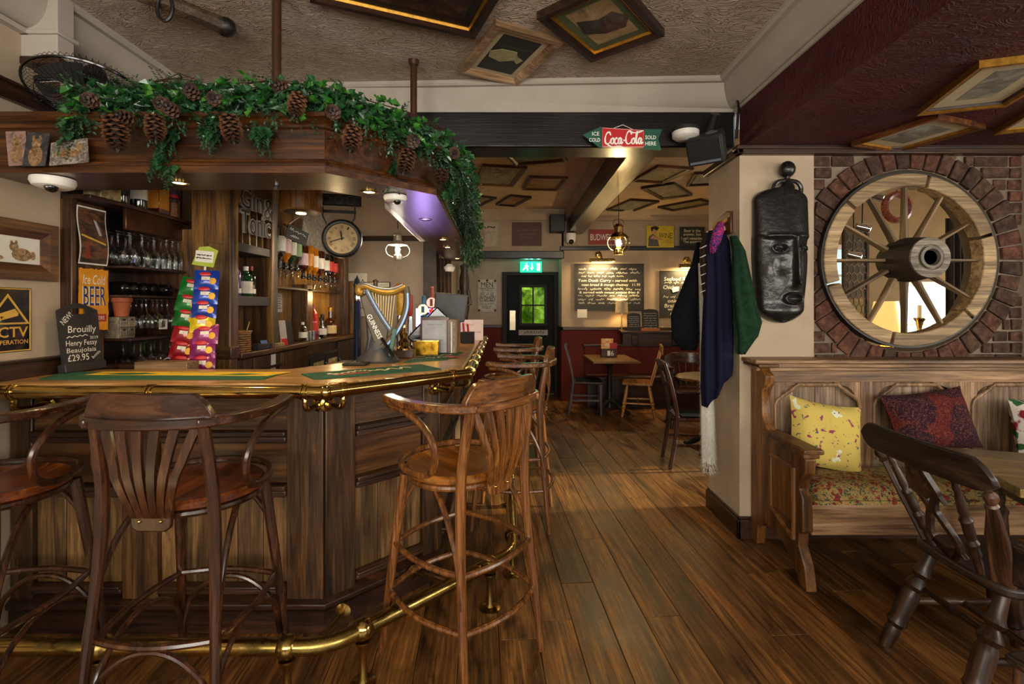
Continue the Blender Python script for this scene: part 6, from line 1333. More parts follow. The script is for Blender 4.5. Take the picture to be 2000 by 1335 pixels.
sp_('back_stile', MB().box(SX0+.04, 1.60, 2.95, 2.985, .45, 1.0), PINE, .004)
# left end: shaped side with arm
side = [(3.04, 0.0), (3.04, 1.1), (2.93, 1.1), (2.9, 1.07), (2.86, 1.045), (2.865, 1.0), (2.9, .95), (2.915, .88), (2.9, .8), (2.865, .75), (2.84, .72), (2.50, .70), (2.47, .67), (2.475, .6), (2.52, .545), (2.53, .5), (2.50, .46), (2.495, .29), (2.53, .27), (2.535, .2), (2.485, .12), (2.46, .0), (2.53, 0.0), (2.58, .09), (2.7, .16), (2.86, .17), (2.95, .12), (2.97, 0)]
ME = Matrix(((0, 0, 1, 0), (1, 0, 0, 0), (0, 1, 0, 0), (0, 0, 0, 1)))
sp_('end_panel', MB().prism(side, SX0, SX0+.055, ME), EDGEW, .006)
sp_('arm_rest', MB().box(SX0-.02, SX0+.085, 2.45, 2.88, .70, .728), EDGEW, .008); sp_('arm_lip', MB().box(SX0-.01, SX0+.075, 2.47, 2.8, .675, .70), EDGEW, .006)
for p, q in (((2.575, .6), (2.575, .22)), ((2.575, .22), (2.80, .3)), ((2.80, .3), (2.80, .6)), ((2.80, .6), (2.575, .6))):
    sp_('panel_moulding', MB().tube([(SX0, p[0], p[1]), (SX0, q[0], q[1])], .014, 8), EDGEW)
sp_('sunk_panel', MB().box(SX0-.004, SX0+.01, 2.585, 2.79, .31, .59), EDGEW, .004)
sp_('end_cornice', MB().box(SX0-.05, SX0+.07, 2.84, 3.04, 1.095, 1.118), EDGEW, .006)
sp_('seat_board', MB().box(SX0+.05, SX1, 2.52, 2.98, .40, .43), PINEX, .004); sp_('seat_rail', MB().box(SX0+.05, SX1, 2.50, 2.525, .272, .43), PINEX, .004)
# cushions
def fabric(key, base, spots, sc=22, rough=.95):
    m, nt, N, L, b = newmat(key); v = coords(N, L, (1, 1, 1)); o = srgb(base); prev = None
    for i, (c, th_, s) in enumerate(spots):
        vo = N.new('ShaderNodeTexVoronoi'); vo.inputs['Scale'].default_value = s; mp = N.new('ShaderNodeMapping'); mp.inputs['Location'].default_value = (3.1*i, 1.7*i, .9*i); L.new(v.outputs[0], mp.inputs[0])
        n = noise(N, L, mp.outputs[0], s*1.2, 2, .5); ad = N.new('ShaderNodeMixRGB'); ad.inputs[0].default_value = .12; L.new(mp.outputs[0], ad.inputs[1]); L.new(n.outputs['Color'], ad.inputs[2]); L.new(ad.outputs[0], vo.inputs['Vector'])
        r = ramp(N, [(1, 1, 1, 1), (0, 0, 0, 1)], [th_, th_+.05]); L.new(vo.outputs['Distance'], r.inputs[0])
        prev = mixc(N, L, prev if prev is not None else o, c, r.outputs[0], 'MIX')
    L.new(prev, b.inputs['Base Color']); setp(b, Roughness=rough, Specular_IOR_Level=.15); n = noise(N, L, v.outputs[0], 300, 2); bump(N, L, n.outputs[0], b, .2, .001); return m
SEATF = fabric('seat_floral', '#94814f', [('#4a5240', .34, 28), ('#7c2f28', .33, 20), ('#24242a', .24, 36), ('#96602f', .26, 32)])
sc0 = MB(); nX, nY = 60, 10
sc0.grid(lambda u, v: (1.562+2.6*u, 2.495+.43*v, .431+.085*(min(1, sin(pi*max(.0, min(1, v)))*2.2)**.5 if 0 < v < 1 else 0)*(min(1, 30*u) if u < .5 else 1)), nX, nY)
sc0.box(1.562, 4.16, 2.497, 2.92, .431, .45)
tag(ob('seat_cushion', sc0, SEATF, ang=60), 'long floral seat pad lying on the settle', 'cushion')
def pillow(px, Y, w, h, m, label, tilt, roll, name='cushion'):
    th = F(P(px[0], px[1], Y), (cos(roll), 0, -sin(roll)), (0, -1, tilt)); mb = MB(); n = 16
    def f(u, v, s):
        x, y = 2*u-1, 2*v-1; pinch = 1-.10*(1-abs(x)**2.5)*(abs(y)**3) ; px_ = x*w/2*(1-.10*(1-abs(y)**1.5)*0-.07*(1-y*y)*abs(x)**3); py = y*h/2*(1-.09*(1-x*x)*abs(y)**3)
        z = s*.075*max(0, (1-x**4)*(1-y**4))**.75; return (px_, py, z+.006*sin(6*x+3*y)*(1-x*x)*(1-y*y))
    mb.grid(lambda u, v: f(u, v, 1), n, n); mb.grid(lambda u, v: f(1-u, v, -1), n, n)
    return tag(ob(name, mb, m, M=th, ang=60), label, 'cushion', 'loose cushions on the settle')
YELF = fabric('yellow_floral', '#c9b25c', [('#d9dcc4', .22, 11), ('#8a4458', .2, 16), ('#4f5f66', .14, 20), ('#a8685a', .1, 30)])
REDF = fabric('red_patchwork', '#561d1c', [('#2a1822', .62, 6), ('#6b3a2c', .34, 46), ('#8a6f58', .13, 60), ('#1c1018', .3, 52)]); PICF = fabric('picture_cushion', '#c9c0b4', [('#7c2028', .45, 9), ('#2c5a30', .3, 11), ('#3a3a3c', .15, 20)])
pillow((1612, 850), 2.83, .42, .40, YELF, 'yellow floral cushion at the left end of the settle', .28, .18); pillow((1818, 822), 2.84, .50, .36, REDF, 'dark red patchwork cushion in the middle of the settle', .3, -.12); pillow((2040, 835), 2.80, .36, .32, PICF, 'pale picture print cushion at the right edge', .25, .05)
# ---- turned legs helper
def turned(a, b, r, m, par, nm='leg', marks=(.3, .42, .8)):
    a, b = Vector(a), Vector(b); d = b-a; Ln = d.length; prof = []
    for k in range(25):
        f = k/24; rr_ = r*(.72+.42*sin(pi*min(1, f*1.1))**1.0)
        for q in marks:
            if abs(f-q) < .022: rr_ *= 1.22
            elif abs(f-q) < .05: rr_ *= .82
        prof.append((rr_, f*Ln))
    prof = [(.0001, 0)]+prof+[(.0001, Ln)]
    return ob(nm, MB().lathe(prof, 12), m, par, T(a) @ d.to_track_quat('Z', 'Y').to_matrix().to_4x4())
# ---- captain's chair with a lyre splat; local: sitter faces +y
def captain(label, M, lyre=True, m1=ELM, m2=ELMZ, name='captains_chair', group=None):
    ch_ = thing(name, label, 'chair', M, group); SZ = .45
    so = [(-.2, -.22), (-.23, -.1), (-.235, .08), (-.21, .21), (0, .235), (.21, .21), (.235, .08), (.23, -.1), (.2, -.22), (0, -.25)]
    so = [(v.x, v.y) for v in smoothpath([(p[0], p[1], 0) for p in so], 4, True)]
    ob('seat', MB().prism(so, SZ-.035, SZ), m1, ch_, bev=.01)
    for sx in (-1, 1):
        turned((sx*.235, -.25, 0), (sx*.165, -.16, SZ-.03), .027, m2, ch_); turned((sx*.235, .235, 0), (sx*.17, .15, SZ-.03), .027, m2, ch_)
        turned((sx*.205, -.2, .2), (sx*.205, .19, .2), .013, m2, ch_, 'stretcher', (.5,))
        # arm post (flat shaped) and turned spindles
        ob('arm_post', MB().prism([(-.022, 0), (.028, 0), (.02, .16), (.012, .26), (-.012, .26), (-.024, .14)], -.014, .014, F((sx*.215, .12, SZ), (0, 1, 0), (1, 0, 0))), m2, ch_, bev=.005)
        turned((sx*.2, -.06, SZ), (sx*.235, -.1, .7), .014, m2, ch_, 'spindle', (.3, .36, .5, .9)); turned((sx*.125, -.2, SZ), (sx*.155, -.265, .72), .014, m2, ch_, 'spindle', (.3, .36, .5, .9))
        ob('arm', MB().tube(smoothpath([(sx*.12, -.295, .727), (sx*.2, -.235, .727), (sx*.247, -.1, .725), (sx*.25, .06, .722), (sx*.235, .2, .72)], 5), 1, sec=[(-.032, -.013), (.032, -.013), (.032, .013), (-.032, .013)], up=(0, 0, 1)), m1, ch_, bev=.006)
    turned((-.2, 0, .2), (.2, 0, .2), .012, m2, ch_, 'stretcher', (.5,)); 
    cr = MB(); vs = []; n = 18
    for i in range(n+1):
        x = -.27+.54*i/n; y = -.335+1.35*x*x; f = abs(x)/.27; zt = .865-.045*max(0, (f-.6)/.4)**2
        vs += [(x, y-.012, .735), (x, y+.012, .735), (x, y+.003, zt), (x, y-.02, zt)]
    cr.add(vs, [((i+1)*4+k, (i+1)*4+(k+1) % 4, i*4+(k+1) % 4, i*4+k) for i in range(n) for k in range(4)]+[(0, 1, 2, 3), (n*4+3, n*4+2, n*4+1, n*4)])
    ob('crest_rail', cr, m1, ch_, bev=.005)
    if lyre:
        LM = F((0, -.235, SZ), (1, 0, 0), (0, -1, -.28))
        for s in (-1, 1):
            ob('lyre_arm', MB().tube(smoothpath([(s*.012, .0, 0), (s*.05, .04, 0), (s*.062, .08, 0), (s*.035, .14, 0), (s*.016, .18, 0), (s*.03, .22, 0), (s*.06, .25, 0), (s*.05, .28, 0), (s*.02, .30, 0)], 4), 1, sec=[(-.011, -.008), (.011, -.008), (.011, .008), (-.011, .008)], up=(0, .0, 1)), m2, ch_, LM)
        ob('lyre_foot', MB().prism([(-.02, 0), (.02, 0), (.055, .035), (.045, .06), (0, .045), (-.045, .06), (-.055, .035)], -.008, .008), m2, ch_, LM, bev=.003); ob('lyre_head', MB().prism([(-.05, .25), (0, .235), (.05, .25), (.035, .30), (-.035, .30)], -.008, .008), m2, ch_, LM, bev=.003)
    else:
        for x in (-.07, 0, .07): turned((x, -.225, SZ), (x*1.25, -.31, .735), .012, m2, ch_, 'spindle', (.3, .5))
    return ch_
def lyre_chair(label, M):
    ch_ = thing('kitchen_chair', label, 'chair', M); SZ = .45; m1, m2 = ELM, ELMZ
    so = [(v.x, v.y) for v in smoothpath([(p[0], p[1], 0) for p in [(-.19, -.19), (-.215, -.05), (-.215, .12), (-.19, .2), (0, .22), (.19, .2), (.215, .12), (.215, -.05), (.19, -.19), (0, -.215)]], 4, True)]
    ob('seat', MB().prism(so, SZ-.04, SZ), m1, ch_, bev=.012)
    for sx in (-1, 1):
        turned((sx*.19, -.325, 0), (sx*.15, -.15, SZ-.035), .03, m2, ch_, 'leg', (.24, .62, .68, .74)); turned((sx*.2, .24, 0), (sx*.155, .15, SZ-.035), .03, m2, ch_, 'leg', (.24, .62, .68, .74))
        turned((sx*.178, -.225, .19), (sx*.183, .2, .19), .014, m2, ch_, 'stretcher', (.5,))
        a, b = Vector((sx*.17, -.17, SZ)), Vector((sx*.262, -.305, .79)); d = b-a
        PM = T(a) @ d.to_track_quat('Z', 'X').to_matrix().to_4x4()
        ob('back_post', MB().add([(-.013, -.034, 0), (.013, -.034, 0), (.013, .034, 0), (-.013, .034, 0), (-.012, -.03, d.length*.5), (.012, -.03, d.length*.5), (.012, .03, d.length*.5), (-.012, .03, d.length*.5), (-.009, -.015, d.length*.86), (.009, -.015, d.length*.86), (.009, .015, d.length*.86), (-.009, .015, d.length*.86)], [(3, 2, 1, 0), (8, 9, 10, 11)]+[(i*4+q, i*4+(q+1) % 4, (i+1)*4+(q+1) % 4, (i+1)*4+q) for i in range(2) for q in range(4)]), m2, ch_, PM, bev=.005)
        ob('post_finial', MB().lathe([(.014, d.length*.84), (.02, d.length*.86), (.014, d.length*.88), (.022, d.length*.93), (.02, d.length*.97), (.008, d.length)], 12), m2, ch_, PM)
        turned((sx*.105, -.19, SZ), (sx*.155, -.33, .79), .016, m2, ch_, 'spindle', (.2, .27, .34, .6, .9))
    turned((-.18, -.01, .19), (.18, -.01, .19), .013, m2, ch_, 'stretcher', (.5,)); turned((-.17, -.2, .26), (.17, -.2, .26), .012, m2, ch_, 'stretcher', (.5,))
    cr = MB(); vs = []; n = 20
    for i in range(n+1):
        x = -.31+.62*i/n; y = -.355+.3*x*x; f = abs(x)/.31; zt = .9-.055*max(0, (f-.75)/.25)**2; zb = .79+.03*max(0, (f-.8)/.2)**2
        vs += [(x, y-.008, zb), (x, y+.018, zb), (x, y+.002, zt), (x, y-.022, zt)]
    cr.add(vs, [((i+1)*4+k, (i+1)*4+(k+1) % 4, i*4+(k+1) % 4, i*4+k) for i in range(n) for k in range(4)]+[(0, 1, 2, 3), (n*4+3, n*4+2, n*4+1, n*4)])
    ob('crest_rail', cr, m1, ch_, bev=.006)
    a, b = Vector((0, -.2, SZ)), Vector((0, -.345, .79)); d = b-a; LM = F(a, (1, 0, 0), (0, -d.z, d.y)); L = d.length
    for s in (-1, 1):
        ob('lyre_arm', MB().tube(smoothpath([(s*.01, .0, 0), (s*.05, .045, 0), (s*.062, .09, 0), (s*.034, .155, 0), (s*.012, .2, 0), (s*.03, .245, 0), (s*.06, .28, 0), (s*.045, .33, 0), (s*.03, L, 0)], 4), 1, sec=[(-.012, -.009), (.012, -.009), (.012, .009), (-.012, .009)], up=(0, .0, 1)), m2, ch_, LM)
        ob('lyre_ear', MB().prism([(s*.05, .27), (s*.085, .25), (s*.075, .27), (s*.06, .295)], -.008, .008), m2, ch_, LM)
    ob('lyre_foot', MB().prism([(-.02, 0), (.02, 0), (.06, .04), (.08, .035), (.05, .07), (0, .05), (-.05, .07), (-.08, .035), (-.06, .04)], -.009, .009), m2, ch_, LM, bev=.003); ob('lyre_head', MB().prism([(-.05, .28), (0, .24), (.05, .28), (.035, L), (-.035, L)], -.009, .009), m2, ch_, LM, bev=.003)
    return ch_
lyre_chair('dark old kitchen chair with a lyre back at the table', T(1.92, 1.88, 0) @ RZ(-pi/2-.03) @ SC(1, 1, 1.05))
# second chair, cut by the right edge
sc2 = thing('plain_chair', 'worn wooden chair cut off by the right edge of the photo', 'chair', T(1.715, 1.32, 0) @ RZ(.15))
ob('back_post', MB().prism([(-.028, .30), (.028, .30), (.03, .78), (.018, .84), (-.018, .84), (-.03, .78)], -.02, .02, F((-.27, .1, 0), (0, 1, 0), (-1, 0, 0))), ELMZ, sc2, bev=.008); ob('back_post', MB().prism([(-.028, .30), (.028, .30), (.03, .78), (.018, .84), (-.018, .84), (-.03, .78)], -.02, .02, F((-.27, -.3, 0), (0, 1, 0), (-1, 0, 0))), ELMZ, sc2, bev=.008)
ob('seat', MB().box(-.27, .16, -.33, .13, .42, .45), ELM, sc2, bev=.01)
for p in ((-.25, .1), (-.25, -.3), (.14, .1), (.14, -.3)): turned((p[0]*1.04, p[1], 0), (p[0], p[1], .43), .022, ELMZ, sc2)
ob('back_rail', MB().box(-.285, -.255, -.3, .1, .66, .78), ELM, sc2, bev=.008)
# ---- old table
tbl = thing('dining_table', 'heavy old oak table at the right edge', 'table', T(1.98, 1.86, 0) @ RZ(-.32)); 
for k in range(4): ob('top_plank', MB().box(-.02, 1.5, .15*k+.001, .15*k+.149, .715, .75), TABLEW, tbl, bev=.003)
ob('apron', MB().box(.1, 1.45, .06, .54, .62, .715), ELM, tbl, bev=.004)
for p in ((.16, .1), (.16, .5), (1.38, .1), (1.38, .5)): turned((p[0], p[1], 0), (p[0], p[1], .63), .04, ELMZ, tbl)
# ---- coats on the column's side
hk = thing('coat_hooks', 'small wooden board of carved coat hooks on the column', 'coat hooks', FR((1.432, 3.24, 2.0))); ob('board', MB().prism([(-.1, -.07), (.11, -.07), (.11, .07), (.05, .085), (-.03, .07), (-.09, .055)], 0, .02), FRAMEB, hk, bev=.006)
for x in (-.06, .0, .06): ob('hook', MB().tube(smoothpath([(x, .03, .02), (x, .0, .05), (x, -.05, .055), (x, -.06, .085), (x, -.03, .1)], 4), .012, 8), LIGHTW, hk)
def cloth(key, col, nz=.15): return plain(key, col, .92, nz=nz, sc=30, spec=.1)
def garment(name, label, cat, rows, m, folds=5, amp=.012, extra=None, thick=.5, n=44, seed=0, flat=None):
    """hanging garment: rows = (z, x centre, y centre, half width x, half width y); soft vertical folds"""
    mb = MB(); rows = [Vector(r) for r in rows]; K = 5; R = []
    for i in range(len(rows)-1):
        for k in range(K): R.append(rows[i].lerp(rows[i+1], (lambda t: t*t*(3-2*t))(k/K)))
    R.append(rows[-1]); R = [tuple(r) for r in R] ; vs = []
    for j, r in enumerate(R):
        f = j/(len(R)-1)
        for i in range(n):
            a = 2*pi*i/n; w = 1+(amp/.05)*f**.5*sin(folds*a+seed+1.2*sin(3*f+seed))*(.6+.4*sin(2*a+seed))
            vs.append((r[1]+r[3]*cos(a)*w, r[2]+r[4]*sin(a)*w, r[0]+.006*sin(3*a+seed)*(1 if j == len(R)-1 else 0)))
    fs = [(j*n+i, (j+1)*n+i, (j+1)*n+(i+1) % n, j*n+(i+1) % n) for j in range(len(R)-1) for i in range(n)]+[tuple(range(n)), tuple((len(R)-1)*n+i for i in range(n))[::-1]]
    mb.add(vs, fs); th = thing(name, label, cat, T(rows[0].y, rows[0].z, 0)); I = th.matrix_world.inverted()
    ob('cloth', mb, m, th, I, ang=60)
    return th, I
# rows given as Vector 5
class V5(tuple): pass
def rows(*r): return r
def garment2(name, label, cat, rw, m, **k):
    global Vector_
    return _garment(name, label, cat, rw, m, **k)
def _garment(name, label, cat, rw, m, folds=6, amp=.2, n=84, seed=0., slant=0):
    R = []
    for i in range(len(rw)-1):
        for k in range(5):
            t = k/5; t = t*t*(3-2*t); R.append([a+(b-a)*t for a, b in zip(rw[i], rw[i+1])])
    R.append(list(rw[-1])); vs = []; N = len(R)
    for j, r in enumerate(R):
        f = j/(N-1)
        for i in range(n):
            a = 2*pi*i/n; fw = sin(folds*a+seed+1.5*sin(2.5*f+seed)); w = 1+amp*1.5*f**.5*(abs(fw)**.7*(1 if fw > 0 else -1))*(.6+.4*sin(2*a+seed))
            vs.append((r[1]+r[3]*cos(a)*w, r[2]+r[4]*sin(a)*w, r[0]+(slant*cos(a)+.008*sin(5*a+seed))*f**3))
    fs = [(j*n+i, (j+1)*n+i, (j+1)*n+(i+1) % n, j*n+(i+1) % n) for j in range(N-1) for i in range(n)]+[tuple(range(n)), tuple((N-1)*n+i for i in range(n))[::-1]]
    th = thing(name, label, cat, T(rw[0][1], rw[0][2], rw[0][0])); I = th.matrix_world.inverted()
    ob('cloth', MB().add(vs, [f[::-1] for f in fs]), m, th, I, ang=60); return th, I
NAV = cloth('navy_wool', '#1a1b30'); BLKC = cloth('black_cloth', '#121217'); GRNC = cloth('green_cloth', '#1c3423', .3)
_garment('navy_coat', 'long navy coat hanging in the middle of the coat hooks', 'coat', [(1.96, 1.36, 3.22, .05, .04), (1.88, 1.355, 3.2, .075, .07), (1.6, 1.35, 3.16, .082, .085), (1.2, 1.34, 3.15, .09, .1), (.98, 1.335, 3.15, .085, .1), (.9, 1.32, 3.17, .06, .08)], NAV, folds=7, amp=.22, seed=.7, slant=.1)
_garment('black_bag', 'black cloth bag hanging left of the navy coat', 'bag', [(1.9, 1.29, 3.35, .015, .015), (1.75, 1.27, 3.35, .025, .03), (1.6, 1.24, 3.35, .055, .06), (1.4, 1.205, 3.36, .095, .08), (1.24, 1.21, 3.36, .095, .085), (1.16, 1.23, 3.36, .05, .05)], BLKC, folds=4, amp=.06, seed=2)
_garment('green_jacket', 'green quilted jacket hanging at the front of the coat hooks', 'jacket', [(1.9, 1.40, 3.06, .02, .03), (1.8, 1.405, 3.0, .035, .045), (1.6, 1.41, 2.97, .055, .06), (1.45, 1.42, 2.95, .062, .065), (1.36, 1.43, 2.94, .075, .065), (1.27, 1.43, 2.95, .06, .06), (1.17, 1.405, 2.97, .025, .03)], GRNC, folds=5, amp=.16, seed=1.1)
th, I = _garment('striped_scarf', 'brown and white striped scarf on the coat hooks', 'scarf', [(1.95, 1.31, 3.25, .02, .02), (1.85, 1.285, 3.22, .035, .03), (1.7, 1.28, 3.2, .035, .03), (1.52, 1.29, 3.19, .028, .03)], cloth('brown_knit', '#33241e'), folds=3, amp=.08)
for z in (1.86, 1.80, 1.74, 1.68, 1.62, 1.57): ob('stripe', MB().tube([(1.283+.038*cos(a*pi/10), 3.2+.033*sin(a*pi/10), z+.02*cos(a*pi/10)) for a in range(20)], .0035, 4, True), CHALK, th, I)
_garment('floral_scarf', 'pink and blue floral scarf on top of the coats', 'scarf', [(2.0, 1.35, 3.13, .02, .02), (1.94, 1.32, 3.1, .035, .03), (1.86, 1.30, 3.1, .032, .03), (1.8, 1.29, 3.11, .015, .02)], fabric('floral_scarf', '#20306a', [('#b02a6a', .4, 40), ('#c4304a', .3, 55)]), folds=3, amp=.1, seed=2)
FURM = cloth('white_fur', '#c9c4b8', .08)
th, I = _garment('white_scarf', 'long white shaggy scarf hanging to near the floor', 'scarf', [(1.75, 1.29, 3.3, .02, .02), (1.3, 1.30, 3.26, .032, .03), (.9, 1.305, 3.24, .04, .035), (.6, 1.31, 3.23, .045, .04), (.42, 1.315, 3.23, .046, .042)], FURM, folds=4, amp=.06, seed=.4)
fu = MB(); rf_ = random.Random(8)
for k in range(5200):
    z = rf_.uniform(.36, 1.62); a = rf_.uniform(0, 2*pi); f = max(0, min(1, (1.75-z)/1.3)); r = .018+.028*f; p = Vector((1.295+.02*f+r*cos(a), 3.28-.05*f+r*sin(a), z)); d = Vector((cos(a)*.8, sin(a)*.8, -1+rf_.uniform(-.3, .3))).normalized(); s = Vector((-sin(a), cos(a), 0))*.0016
    fu.add([p-s, p+s, p+d*rf_.uniform(.018, .034)], [(0, 1, 2)])
tag(ob('fur', fu, FURM, th, I, ang=0), kind='stuff')
# speaker and ceiling light in the corner of the beam
spk = thing('speaker', 'black wedge speaker fixed in the corner of the beams', 'speaker', T(P(1383, 288, 3.0)) @ RZ(-.65) @ RX(.5)); 
ob('cabinet', MB().prism([(-.11, -.085), (.11, -.085), (.085, .09), (-.085, .09)], -.085, .085), BLACKM, spk, bev=.012); ob('grille', MB().box(-.1, .1, -.098, -.086, -.075, .075), plain('grille', '#1a1b1e', .5, .3), spk, bev=.01); ob('trim_bar', MB().box(-.09, .09, -.101, -.098, -.07, -.055), plain('speaker_trim', '#5c6470', .35), spk); ob('mount', MB().lathe([(.03, -.13), (.03, .0)], 12, T(.05, .06, .18) @ RY(.4)), BLACK, spk); ob('rear_port', MB().tube([(.03+.03*cos(2*pi*k/16), .0+.03*sin(2*pi*k/16), .087) for k in range(16)], .006, 6, True), DKGREY, spk)
cl2 = thing('ceiling_light', 'round white flush ceiling light under the black beam', 'light', T(P(1339, 258, 3.03))); ob('diffuser', MB().lathe([(.082, 0), (.08, -.03), (.06, -.045), (.0001, -.05)], 24), plain('opal', '#d8d4cc', .3), cl2); ob('base', MB().lathe([(.085, 0), (.085, .02), (.07, .03)], 24), BLACKM, cl2); ob('bracket', MB().box(-.03, .03, 0, .075, .0, .03), BLACKM, cl2)
# cable along the downstand
tag(ob('black_cable', MB().tube(smoothpath([(1.40, 3.02, 2.5), (1.405, 3.0, 2.68), (1.41, 2.98, 2.8), (1.41, 2.4, 2.815), (1.41, 1.6, 2.815), (1.41, .6, 2.815)], 4), .008, 6), BLACKG), 'black cable clipped along the edge of the red ceiling', 'cable')
# soda sign hanging below the beam
ar = thing('arrow_sign', 'red and green arrow shaped drinks sign hanging below the black beam', 'sign', FB(P(1216, 271, 3.06)))
u = 3.06/FPX
def ax(x, y): return ((x-1216)*u, (271-y)*u)
ob('arrow_head', MB().prism([ax(1138, 264), ax(1173, 248), ax(1176, 250), ax(1176, 290), ax(1173, 291)], 0, .008), GREENM, ar); ob('arrow_tail', MB().prism([ax(1256, 253), ax(1293, 253), ax(1285, 272), ax(1291, 294), ax(1256, 291)], 0, .008), GREENM, ar); ob('red_panel', MB().prism([ax(1175, 250), ax(1257, 255), ax(1257, 289), ax(1175, 288)], 0, .012), REDM, ar)
ob('white_line', MB().tube([ax(1176, 251)+(.0125,), ax(1256, 256)+(.0125,), ax(1256, 288)+(.0125,), ax(1176, 287)+(.0125,)], .0012, 4, True), WHITE, ar)
for s_, x, y, w, h in (('ICE', 1163, 262, .045, .024), ('COLD', 1161, 274, .07, .024), ('SOLD', 1270, 269, .068, .024), ('HERE', 1270, 281, .068, .024)): text(ar, s_, *ax(x, y), w, h, WHITE, z=.009, bold=.012)
# script lettering, drawn stroke by stroke
def script(strokes, sx, sy, ox, oy, r, m, par, z):
    for s_ in strokes:
        pts = smoothpath([(ox+p[0]*sx, oy+p[1]*sy, z) for p in s_], 5); n = len(pts)
        ob('script_stroke', MB().tube(pts, [r*(.7+.6*abs(sin(pi*i/n*2.2+.4))) for i in range(n)], 6, M=T(0, 0, z) @ SC(1, 1, .15) @ T(0, 0, -z)), m, par)
Cc = lambda x, h=1.0: [(x+.75, h*.72), (x+.62, h*.98), (x+.3, h*.9), (x+.08, h*.5), (x+.12, h*.1), (x+.42, 0), (x+.8, .22)]
oc = lambda x: [(x+.3, .5), (x+.08, .35), (x+.05, .1), (x+.25, 0), (x+.42, .2), (x+.36, .48), (x+.25, .42), (x+.5, .42)]
cc_ = lambda x: [(x+.38, .42), (x+.25, .5), (x+.06, .3), (x+.08, .05), (x+.3, 0), (x+.5, .18)]
aa_ = lambda x: [(x+.42, .44), (x+.22, .5), (x+.04, .28), (x+.08, .03), (x+.25, .05), (x+.42, .46), (x+.38, .1), (x+.45, 0), (x+.6, .16)]
script([Cc(0), oc(.72), cc_(1.2), aa_(1.65), [(2.3, .3), (2.5, .3)], Cc(2.55, 1.1), oc(3.27), [(3.8, .1), (3.95, .7), (4.02, 1.05), (3.9, .9), (3.86, .2), (3.95, 0), (4.08, .15)], aa_(4.1), [(.35, -.06), (.9, -.25), (1.8, -.2), (2.3, -.28)], [(3.0, 1.12), (3.5, .95), (4.2, 1.0), (4.7, 1.12)]], .0515, .074, ax(1180, 282)[0], ax(1180, 282)[1], .0042, WHITE, ar, .0125)
ob('string', MB().tube([ax(1195, 252)+(.004,), ax(1216, 244)+(.004,), ax(1236, 253)+(.004,)], .002, 4), CHALK, ar)
# ================================================================ PICTURES ON THE CEILINGS
def ceil_frame(px, Z, m, fm, pic, label, d=.03, matw=0, mat=None, fillet=None, whA=None):
    """px: corners a, b, c (d optional) in order round the picture, on the ceiling plane Z"""
    c = [onZ(x, y, Z) for x, y in px]
    if len(c) == 3: c.append(c[0]+c[2]-c[1])
    o = sum(c, Vector())/4; r = ((c[1]-c[0])+(c[2]-c[3]))/2; q = ((c[3]-c[0])+(c[2]-c[1]))/2; w, h = r.length, q.length
    if whA: w, h = whA
    r = (r.normalized()+Vector((-q.y, q.x, 0)).normalized()*(1 if Vector((-q.y, q.x, 0)).dot(r) > 0 else -1)).normalized()
    return framed('ceiling_picture', label, F((o.x, o.y, Z-.0005), r, (0, 0, -1)), w, h, m, fm, pic, d=d, mat=mat, matw=matw, group='framed pictures hung on the ceilings', fillet=fillet)
A1 = art('print_country', ['#3a3a24', '#7f764c', '#b0a678'], 9, 1.5); A2 = art('print_dark', ['#0f0b09', '#2c1a12', '#5c3a22'], 10, 1.5); A3 = art('print_sepia', ['#6a5638', '#9a8258', '#bca67a'], 8, 1.2); A4 = art('print_grey', ['#3a3a38', '#7c7a70', '#a8a598'], 8, 1.5); A5 = art('print_ochre', ['#5a3c16', '#96702c', '#b8924a'], 8, 1.2)
M1 = plain('mount_cream', '#b9a988', .8, nz=.05); M2 = plain('mount_green', '#4f5a3a', .8, nz=.08)
# main ceiling
def ceil_at(o, r, w, h, *a, **k):
    return framed('ceiling_picture', k.pop('label'), F((o[0], o[1], ZC-.0005), r, (0, 0, -1)), w, h, *a, group='framed pictures hung on the ceilings', **k)
d1 = Vector((-.632, -.263)).normalized(); d2 = Vector((.40, -.92)).normalized(); cA = Vector((-.202, 2.547))+d1*.40+d2*.3
ceil_at((cA.x, cA.y), (d1.x, d1.y, 0), .80, .60, .045, FRAMED, A2, label='large black framed picture cut by the top of the photo', d=.04, matw=.05, mat=plain('mount_black', '#15110f', .6), fillet=GILT)
fB = ceil_frame([(970, 39), (1104, 75), (1009, 158), (893, 133)], ZC, .05, FRAMEL, plain('guitar_ground', '#22241f', .6), 'light oak framed picture of a guitar on the main ceiling', d=.03, matw=.035, mat=M1)
gq = MB().prism([(-.10, -.05), (-.02, -.075), (.05, -.03), (.085, -.06), (.10, -.01), (.05, .02), (.03, .06), (-.06, .055), (-.115, .01)], .0105, .0125); ob('guitar_image', gq, plain('guitar_cream', '#9c9468', .6, nz=.2, sc=30), fB); scrawl(fB, 0, .095, .16, .018, plain('guitar_text', '#6f745c', .6), z=.0125, words=1)
fC = ceil_frame([(1053, 22), (1153, 110.5), (1294, 56)], ZC, .05, FRAMED, A3, 'dark framed picture of a dark tree with a green mount', d=.04, matw=.05, mat=M2, fillet=GILT)
ob('tree_image', MB().prism([(-.09, -.1), (.03, -.12), (.09, -.03), (.1, .08), (.02, .13), (-.06, .08), (-.04, 0)], .0145, .0155), art('tree_dark', ['#14100c', '#2c2417', '#4a4128'], 20), fC)
